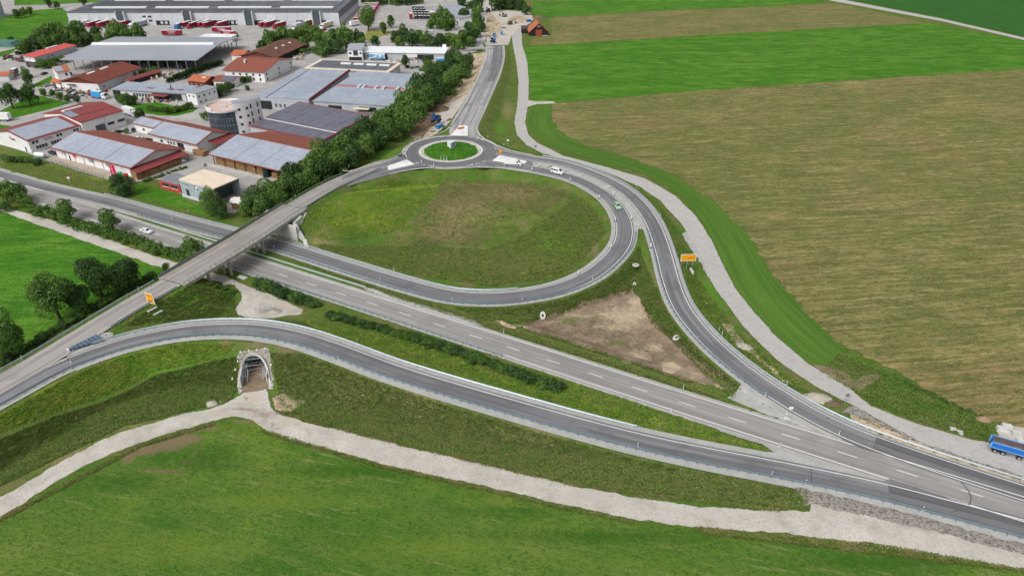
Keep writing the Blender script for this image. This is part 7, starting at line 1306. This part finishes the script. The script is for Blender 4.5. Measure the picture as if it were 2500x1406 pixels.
def tree(u, v, wpx, col='mid', kind='tree', label='', cat='tree', group=None, hf=1.15, name=None, lift=0.0, z0=None, low=False):
    """crown centre at pixel (u, v), crown width in photo pixels"""
    W_ = wpx / sc(v) * 1.0; H_ = W_ * hf; zc = H_ * .52 + lift; g = 0.0
    for _ in range(4): p = P(u, v, g + zc); g = float(Hs(p[0], p[1])) if z0 is None else z0
    W_ = wpx / sc(v) * (CAMH - g - zc) / CAMH; t = tag(empty(name or ('shrub' if kind == 'bush' else 'tree'), (p[0], p[1], g - .1), random.uniform(0, 6.28)), label, cat, group)
    cz = (H_ * .55 if not low else H_ * .45) + lift if kind != 'bush' else H_ * .42; o = share(colored(random.choice(CR[kind]), col), 'crown', t, (0, 0, cz)); o.scale = (W_ * .6, W_ * .6, H_ * (.62 if not low else .72) * (1.0 if kind != 'bush' else .9)); o.rotation_euler[2] = random.uniform(0, 6)
    if kind != 'bush': k = share(random.choice(TRK), 'trunk', t); s = (H_ + lift); k.scale = (max(.8, s * .5), max(.8, s * .5), s)
    return t
where = {}
# the big trees at the left
for u, v, w, c, h, lab in ((232, 674, 80, 'dark', 1.4, 'tall dark tree behind the old road, left one of the close pair'), (306, 666, 74, 'dark', 1.2, 'broad dark tree nearest the bridge, right one of the close pair'), (126, 728, 96, 'mid', 1.15, 'broad paler tree left of the dark pair'), (190, 730, 60, 'dark', 1.2, 'smaller tree between the paler tree and the dark pair'), (10, 818, 92, 'mid', 1.3, 'tree cut off by the left edge, above the old road')): tree(u, v, w, c, 'big', lab, hf=h)
tree(297, 452, 58, 'dark', 'big', 'round dark tree standing in front of the three flags', hf=.85, low=True); tree(510, 492, 48, 'mid', 'big', 'taller tree of the pair on the lawn before the grey cube building', hf=1.5); tree(535, 510, 46, 'dark', 'big', 'lower tree of the pair on the lawn before the grey cube building', hf=1.1)
tree(404, 652, 22, 'light', 'far', 'small thin tree beside the track, left of the bridge')
ROW = [(10, 470, 40, 'mid'), (32, 468, 46, 'mid'), (60, 486, 34, 'shrub'), (8, 500, 34, 'shrub'), (82, 510, 32, 'shrub'), (105, 514, 36, 'shrub'), (130, 518, 34, 'mid'), (158, 515, 42, 'mid'), (160, 535, 34, 'shrub'), (185, 545, 32, 'shrub'), (210, 548, 34, 'shrub'), (232, 556, 34, 'mid'), (263, 542, 46, 'mid'), (262, 562, 36, 'shrub'), (288, 572, 32, 'shrub'), (312, 576, 36, 'shrub'), (335, 585, 38, 'mid'), (360, 596, 36, 'shrub'), (384, 603, 34, 'shrub'), (408, 611, 34, 'shrub'), (432, 618, 34, 'mid'), (468, 604, 44, 'mid'), (452, 622, 34, 'shrub')]
for i, (u, v, w, c) in enumerate(sorted(ROW)): tree(u, v, w * 1.2, c, 'bush' if w < 40 else 'tree', ORD[i] + ' plant from the left in the row south of the highway, ' + ('a taller tree' if w >= 40 else 'a shrub'), 'shrub' if w < 40 else 'tree', 'shrub row south of the highway', hf=1.0 if w >= 40 else .8)
def line(pts, n, w, cols, kind, label, cat, group, hf=.75, jit=4, lst=None):
    q = np.array(pts, float); s = np.concatenate([[0], np.cumsum(np.linalg.norm(np.diff(q, axis=0), axis=1))])
    pp = []
    for i in range(n): t_ = s[-1] * (i + .5) / n; pp.append((np.interp(t_, s, q[:, 0]) + random.uniform(-jit, jit), np.interp(t_, s, q[:, 1]) + random.uniform(-jit * .5, jit * .5)))
    for i, (u, v) in enumerate(sorted(pp)): tree(u, v, w * random.uniform(.8, 1.25), random.choice(cols), kind, ORD[i] + ' ' + label + ', from the left', cat, group, hf=hf * random.uniform(.85, 1.15))
line([(628, 686), (770, 742)], 16, 33, ['shrub', 'dark'], 'bush', 'low shrub in the clump above the gravel behind the tunnel', 'shrub', 'shrubs right of the bridge', .75, 3)
line([(798, 763), (1000, 818), (1095, 848)], 28, 30, ['shrub', 'dark'], 'bush', 'low shrub in the verge hedge below the highway', 'shrub', 'long hedge in the highway verge', .75, 3)
line([(1095, 848), (1210, 888), (1365, 942)], 26, 33, ['shrub', 'dark', 'dark'], 'bush', 'shrub in the right half of the verge hedge', 'shrub', 'long hedge in the highway verge', .75, 3)
line([(505, 690), (572, 712)], 6, 18, ['shrub'], 'bush', 'low shrub at the foot of the bridge above the gravel', 'shrub', 'shrubs at the bridge foot', .5, 2)
line([(-10, 885), (80, 832), (160, 784), (250, 733), (375, 668)], 38, 27, ['dark', 'shrub'], 'bush', 'dark shrub on the bank left of the old road', 'shrub', 'shrubs on the bank of the old road', .7, 5)
line([(0, 385), (45, 385), (100, 395)], 8, 20, ['shrub', 'dark'], 'bush', 'bush below the gravel yard at the left edge', 'shrub', 'bushes below the gravel yard', .8, 4)
line([(350, 441), (455, 405)], 10, 14, ['shrub'], 'bush', 'small bush along the crate stacks of the flag hall', 'shrub', 'bushes along the crate stacks', .7, 2)
BELT = [(618, 486, 52), (640, 500, 50), (655, 470, 56), (688, 455, 56), (680, 482, 44), (715, 425, 60), (722, 455, 50), (748, 440, 48), (760, 405, 62), (795, 378, 66), (790, 412, 54), (822, 395, 52), (832, 360, 60), (860, 378, 54), (868, 340, 58), (893, 358, 50), (900, 318, 58), (925, 338, 50), (933, 300, 54), (955, 318, 48), (958, 280, 50), (985, 296, 46), (985, 258, 52), (1012, 268, 46), (1010, 238, 50), (1040, 240, 46), (1036, 214, 52), (1064, 220, 44), (1056, 192, 46), (1086, 203, 42), (1078, 178, 40), (1106, 186, 38), (1104, 164, 38), (1128, 166, 34), (1122, 150, 30), (1142, 150, 28), (600, 505, 40), (770, 372, 40), (1020, 205, 40), (1050, 170, 30)]
for i, (u, v, w) in enumerate(sorted(BELT)): tree(u, v, w * (1.12 if u < 980 else 1.3), random.choice(['dark', 'mid', 'mid']), 'tree', ORD[i] + ' tree from the left in the belt, ' + ('by the timber shed' if u < 760 else 'by the dark solar hall' if u < 900 else 'by the pale solar hall' if u < 1040 else 'at its upper narrow end'), 'tree', 'tree belt from the bridge to the roundabout', hf=1.0, z0=0.0, low=True)
def grove(lst, label, group, kind='far', cols=('dark', 'mid', 'mid'), hf=1.1, cat='tree'):
    for i, (u, v, w) in enumerate(sorted(lst)): tree(u, v, w, random.choice(cols), kind, ORD[i] + ' ' + label + ', from the left', cat, group, hf=hf, low=True)
grove([(102, 84, 42), (122, 74, 46), (140, 70, 46), (160, 78, 42), (178, 84, 40), (195, 80, 38), (88, 98, 36), (65, 108, 34), (110, 100, 36), (135, 98, 34), (160, 98, 32), (185, 98, 30), (210, 90, 34), (232, 82, 34), (240, 96, 28), (278, 76, 40), (293, 70, 36), (265, 88, 28), (310, 84, 30), (335, 80, 34), (345, 88, 26), (55, 118, 26), (180, 58, 22)], 'tree in the grove between the red roofed hall and the warehouse', 'grove in front of the warehouse')
grove([(655, 96, 34), (668, 88, 36), (688, 84, 40), (710, 86, 38), (730, 80, 36), (748, 78, 36), (764, 76, 38), (778, 88, 40), (640, 112, 30), (655, 112, 28), (700, 104, 30), (740, 104, 30), (800, 92, 36), (818, 86, 32), (838, 84, 38), (858, 88, 34), (876, 90, 28), (800, 112, 34), (822, 112, 32), (836, 108, 28), (882, 100, 24), (790, 122, 30)], 'tree in the grove behind the rusty barn', 'grove behind the rusty barn')
grove([(963, 88, 26), (985, 82, 34), (1005, 96, 34), (975, 100, 26), (1022, 88, 32), (1040, 96, 30), (1058, 102, 32), (1076, 96, 30), (1094, 92, 32), (1112, 96, 34), (1130, 90, 36), (1150, 84, 38), (1160, 68, 38), (1146, 64, 30), (1164, 48, 38), (1166, 28, 38), (1148, 20, 34), (1166, 8, 36), (1128, 4, 30), (1135, 34, 34), (1176, 66, 22), (1150, 98, 28), (1122, 108, 24)], 'tree in the grove between the car park and the dirt road', 'grove beside the dirt road')
grove([(1063, 42, 30), (1080, 36, 32), (1096, 46, 30), (1075, 54, 28), (1102, 56, 26), (1052, 56, 24), (1088, 60, 26)], 'tree in the round clump on the lorry yard', 'round clump on the lorry yard', cols=('mid', 'light', 'mid'))
line([(885, 4), (1035, 2)], 16, 16, ['dark', 'mid'], 'far', 'tree in the row along the top of the lorry yard', 'tree', 'row along the top of the lorry yard', 1, 2)
grove([(1208, 8, 30), (1225, 4, 30), (1243, 3, 32), (1258, 2, 30), (1272, 10, 26), (1285, 24, 22)], 'dark tree at the far end beside the hut', 'trees at the far end', cols=('dark',))
tree(897, 45, 46, 'mid', 'tree', 'large spreading tree alone on the edge of the lorry yard', hf=1.1)
for u, v, w, lab in ((936, 66, 20, 'left'), (953, 52, 20, 'right')): tree(u, v, w, 'light', 'far', 'thin light tree on the yellow lawn, %s one of two' % lab, hf=1.5)
for u, v, w, c, k, lab in ((990, 151, 27, 'dark', 'cone', 'round dark tree before the long white hall'), (1042, 152, 28, 'dark', 'cone', 'cone shaped tree in the yard of the long white hall'), (1102, 138, 36, 'dark', 'tree', 'dark tree at the right end of the long white hall'), (917, 101, 26, 'dark', 'far', 'tree behind the white office block'), (838, 108, 26, 'mid', 'far', 'tree left of the white office block'), (22, 237, 46, 'dark', 'tree', 'left one of two big dark trees on the lawn corner'), (66, 232, 44, 'dark', 'tree', 'right one of two big dark trees on the lawn corner'), (62, 178, 22, 'mid', 'far', 'slim tree in the strip at the left yard, upper'), (68, 194, 26, 'dark', 'far', 'slim tree in the strip at the left yard, lower'), (105, 224, 20, 'mid', 'far', 'first street tree beside the junk yard'), (127, 229, 18, 'mid', 'far', 'second street tree beside the junk yard'), (145, 233, 20, 'mid', 'far', 'third street tree beside the junk yard'), (163, 240, 18, 'mid', 'far', 'fourth street tree beside the junk yard'), (188, 245, 16, 'dark', 'far', 'single round street tree before the red roof'), (341, 276, 26, 'dark', 'far', 'dark tree over the white lettered lorry'), (309, 318, 15, 'mid', 'bush', 'clipped round bush beside the tractor'), (118, 8, 18, 'dark', 'far', 'round tree at the top left, left one'), (137, 12, 16, 'dark', 'far', 'round tree at the top left, right one'), (202, 4, 18, 'dark', 'far', 'round tree at the top beside the lane'), (40, 34, 20, 'dark', 'far', 'first tree on the lane at the top left'), (56, 31, 18, 'mid', 'far', 'second tree on the lane at the top left'), (71, 25, 18, 'mid', 'far', 'third tree on the lane at the top left'), (628, 178, 20, 'thuja', 'cone', 'dark conifer before the large white house'), (500, 282, 22, 'shrub', 'bush', 'round shrub left of the office tower'), (510, 272, 18, 'light', 'bush', 'pale shrub behind the round one left of the tower'), (606, 296, 14, 'mid', 'far', 'small tree at the foot of the white tower wing'), (604, 214, 14, 'light', 'far', 'small pale tree right of the workshop road'), (560, 312, 22, 'light', 'bush', 'low bright hedge in front of the office tower'), (25, 94, 16, 'dark', 'bush', 'dark bush in the upper left field')): tree(u, v, w, c, k, lab, cat='shrub' if k == 'bush' else 'tree')
line([(285, 240), (330, 245)], 6, 24, ['mid', 'dark'], 'tree', 'garden tree left of the junk before the long workshop', 'tree', 'garden trees before the long workshop', 1, 4)
line([(360, 262), (410, 268), (470, 255)], 13, 18, ['shrub', 'mid', 'light'], 'bush', 'shrub on the green island before the long workshop', 'shrub', 'shrubs on the green island', .9, 4)
line([(505, 232), (530, 225), (560, 212)], 8, 24, ['mid', 'dark'], 'tree', 'garden tree right of the workshop annex', 'tree', 'garden trees right of the workshop', .9, 4)
line([(410, 196), (470, 172), (540, 150)], 34, 13, ['thuja'], 'bush', 'clipped plant of the dark hedge by the open canopy', 'shrub', 'long clipped hedge below the open canopy', 1.4, 1)
line([(90, 158), (145, 145), (160, 140)], 9, 22, ['mid', 'shrub'], 'bush', 'shrub between the red roofed hall and the open canopy', 'shrub', 'shrubs before the red roofed hall', .9, 4)
line([(255, 196), (330, 178), (380, 165)], 10, 16, ['shrub', 'mid'], 'bush', 'shrub along the wall of the long barn', 'shrub', 'shrubs along the long barn', .9, 3)
line([(585, 195), (620, 188)], 6, 16, ['thuja', 'shrub'], 'bush', 'hedge bush before the large white house', 'shrub', 'hedge before the large white house', 1.1, 2)
line([(2160, 905), (2250, 950), (2400, 1020)], 24, 15, ['shrub', 'mid'], 'bush', 'green thicket plant at the lower edge of the stubble field', 'shrub', 'thicket along the stubble field', .5, 5)
line([(700, 128), (760, 120), (790, 132)], 10, 18, ['mid', 'shrub'], 'bush', 'bush between the rusty barn and the office block', 'shrub', 'bushes right of the rusty barn', .9, 5)

# long grass and weeds on the verges and banks (uncountable)
def weeds(name, areas, n, m, hgt=(.25, .6), seed=1):
    r = np.random.default_rng(seed); V = []; tot = 0; cents = []
    for poly, share_ in areas:
        pts = np.array([G(*q)[:2] for q in poly]); lo, hi = pts.min(0), pts.max(0); k = int(n * share_); got = 0
        while got < k:
            c = r.uniform(lo, hi, (k * 2, 2)); c = c[inside(c[:, 0], c[:, 1], [tuple(p) for p in pts])][:k - got]; cents.append(c); got += len(c)
    c = np.vstack(cents); ok = np.ones(len(c), bool)
    for q, w, s in CORR:
        if q is R8: w = 3.0
        d, _ = dist_poly(c[:, 0], c[:, 1], q); ok &= d > w + .45
    d, _ = dist_poly(c[:, 0], c[:, 1], R10); ok &= d > 3.0
    c = c[ok]; z = Hs(c[:, 0], c[:, 1]); ok = ~in_tunnel(c[:, 0], c[:, 1], z); c, z = c[ok], z[ok]; n = len(c)
    h = r.uniform(*hgt, n); a = r.uniform(0, np.pi, n)
    out = []; k = 3
    for j in range(k):
        aj = a + j * 2 * np.pi / k; ux, uy = np.cos(aj) * h, np.sin(aj) * h; px, py = -uy * .24, ux * .24; z0 = z + .02; z1 = z + h * r.uniform(.25, .7, n)
        out.append(np.stack([np.column_stack([c[:, 0] - px, c[:, 1] - py, z0]), np.column_stack([c[:, 0] + px, c[:, 1] + py, z0]), np.column_stack([c[:, 0] + ux + px * .7, c[:, 1] + uy + py * .7, z1]), np.column_stack([c[:, 0] + ux - px * .7, c[:, 1] + uy - py * .7, z1])], 1))
    v = np.concatenate(out).reshape(-1, 3); o = mesh(name, v, np.arange(len(v)).reshape(-1, 4), m); return tag(o, kind='stuff')
GR = lambda nm, c, c2: mat(nm, L(c), .9, [(L(c2), .25, .42, .62, .9), (L((60, 86, 36)), .9, .5, .66, .5)], island=.2, spec=.1, trans=.3)
A1 = [(-60, 1190), (300, 1035), (560, 978), (590, 930), (580, 835), (420, 838), (300, 862), (150, 925), (0, 990), (-60, 1010)]; A2 = [(660, 860), (850, 880), (1400, 1070), (1970, 1190), (1970, 1245), (1400, 1180), (1000, 1090), (690, 1005)]
A3 = [(740, 780), (1050, 840), (1400, 930), (1880, 1100), (1500, 1040), (1000, 890), (800, 830)]; A4 = [(1100, 745), (1350, 730), (1500, 660), (1560, 600), (1600, 700), (1800, 940), (1790, 975), (1600, 790), (1545, 702), (1260, 790), (1180, 780)]
A5 = [(745, 530), (900, 440), (1200, 420), (1400, 455), (1485, 540), (1470, 610), (1380, 670), (1200, 700), (1000, 670), (760, 600)]; A6 = [(300, 775), (440, 700), (570, 715), (580, 775), (400, 785), (270, 805)]; A7 = [(660, 620), (1000, 725), (1100, 755), (1240, 800), (1700, 950), (1790, 985), (1500, 905), (1000, 745), (900, 700)]
A8 = [(1600, 500), (1680, 640), (1790, 800), (1960, 950), (2060, 1000), (1900, 930), (1700, 760), (1640, 620)]; A9 = [(1235, 120), (1262, 150), (1262, 230), (1250, 300), (1320, 375), (1200, 335), (1180, 270), (1215, 210)]; A10 = [(2050, 862), (2250, 945), (2430, 1042), (2405, 1078), (2237, 1028), (2130, 985), (2000, 910)]; A11 = [(0, 400), (110, 405), (290, 455), (590, 560), (570, 575), (300, 505), (0, 425)]; A12 = [(640, 500), (1000, 300), (1100, 220), (1140, 210), (1040, 280), (990, 340), (830, 415)]; A13 = [(0, 475), (380, 600), (560, 660), (560, 690), (400, 640), (0, 510)]
A1a = [(-280, 1220), (-60, 1080), (150, 1000), (380, 905), (560, 860), (575, 838), (420, 838), (300, 862), (150, 925), (0, 990), (-280, 1130)]; A1b = [(-280, 1335), (-60, 1215), (300, 1040), (560, 978), (590, 930), (575, 870), (480, 890), (380, 915), (150, 1010), (-60, 1095), (-280, 1230)]
A5a = [(745, 530), (900, 440), (1080, 420), (1060, 480), (1010, 520), (980, 560), (800, 590), (760, 580)]; A5b = [(1010, 530), (1060, 490), (1090, 430), (1330, 440), (1400, 470), (1330, 520), (1210, 540), (1180, 600), (1000, 600)]; A5c = [(760, 600), (990, 600), (1190, 610), (1340, 530), (1420, 480), (1485, 560), (1380, 670), (1200, 700), (1000, 670)]
weeds('long_grass', [(A1b, .22), (A2, .27), (A3, .06), (A4, .18), (A5c, .12), (A6, .04), (A7, .05), (A8, .06), (A10, .05), (A12, .03)], 80000, GR('weed_green', (98, 126, 56), (120, 134, 72)), (.2, .5), 3)
weeds('dry_grass', [(A1b, .14), (A2, .3), (A4, .08), (A5b, .16), (A5c, .14), (A7, .1), (A9, .04), (A11, .04)], 52000, GR('weed_dry', (150, 138, 98), (128, 124, 80)), (.15, .4), 5)
weeds('meadow_plants', [(A1a, .22), (A3, .26), (A5a, .26), (A5c, .1), (A11, .05), (A13, .06), (A8, .05)], 40000, GR('weed_fresh', (122, 156, 54), (152, 166, 70)), (.15, .4), 8)
E1 = [(640, 1050), (925, 1133), (1400, 1240), (1550, 1272), (1552, 1280), (1400, 1248), (925, 1141), (640, 1058)]; E2 = [(1690, 1287), (2150, 1330), (2500, 1390), (2560, 1402), (2150, 1352), (1720, 1302)]; E3 = [(0, 1264), (340, 1085), (520, 1032), (524, 1038), (344, 1092), (0, 1275)]; E4 = [(680, 1002), (900, 1060), (1400, 1178), (1900, 1242), (1900, 1250), (1400, 1188), (900, 1070), (676, 1010)]
weeds('edge_grass', [(E1, .2), (E2, .42), (E3, .18), (E4, .2)], 12000, GR('weed_edge', (110, 126, 62), (140, 134, 86)), (.15, .45), 21)
E5 = [(1262, 790), (1400, 744), (1545, 696), (1560, 720), (1545, 712), (1400, 758), (1275, 798)]; E6 = [(1560, 720), (1600, 782), (1700, 862), (1812, 950), (1790, 948), (1685, 866), (1590, 792)]; E7 = [(1262, 800), (1340, 818), (1450, 850), (1560, 886), (1690, 930), (1690, 938), (1560, 894), (1450, 860)]
weeds('basin_weeds', [(E5, .3), (E6, .3), (E7, .2), ([(1350, 790), (1450, 760), (1560, 830), (1640, 890), (1500, 850)], .2)], 5200, GR('weed_basin', (100, 116, 58), (124, 122, 78)), (.15, .45), 31)
weeds('white_flowers', [(A1, .15), (A2, .5), (A3, .25), (A10, .1)], 110, mat('flower_white', L((206, 208, 196)), .8), (.2, .4), 11)
weeds('dock_plants', [(A5, 1)], 160, mat('dock_brown', L((96, 84, 44)), .9), (.4, .9), 13)
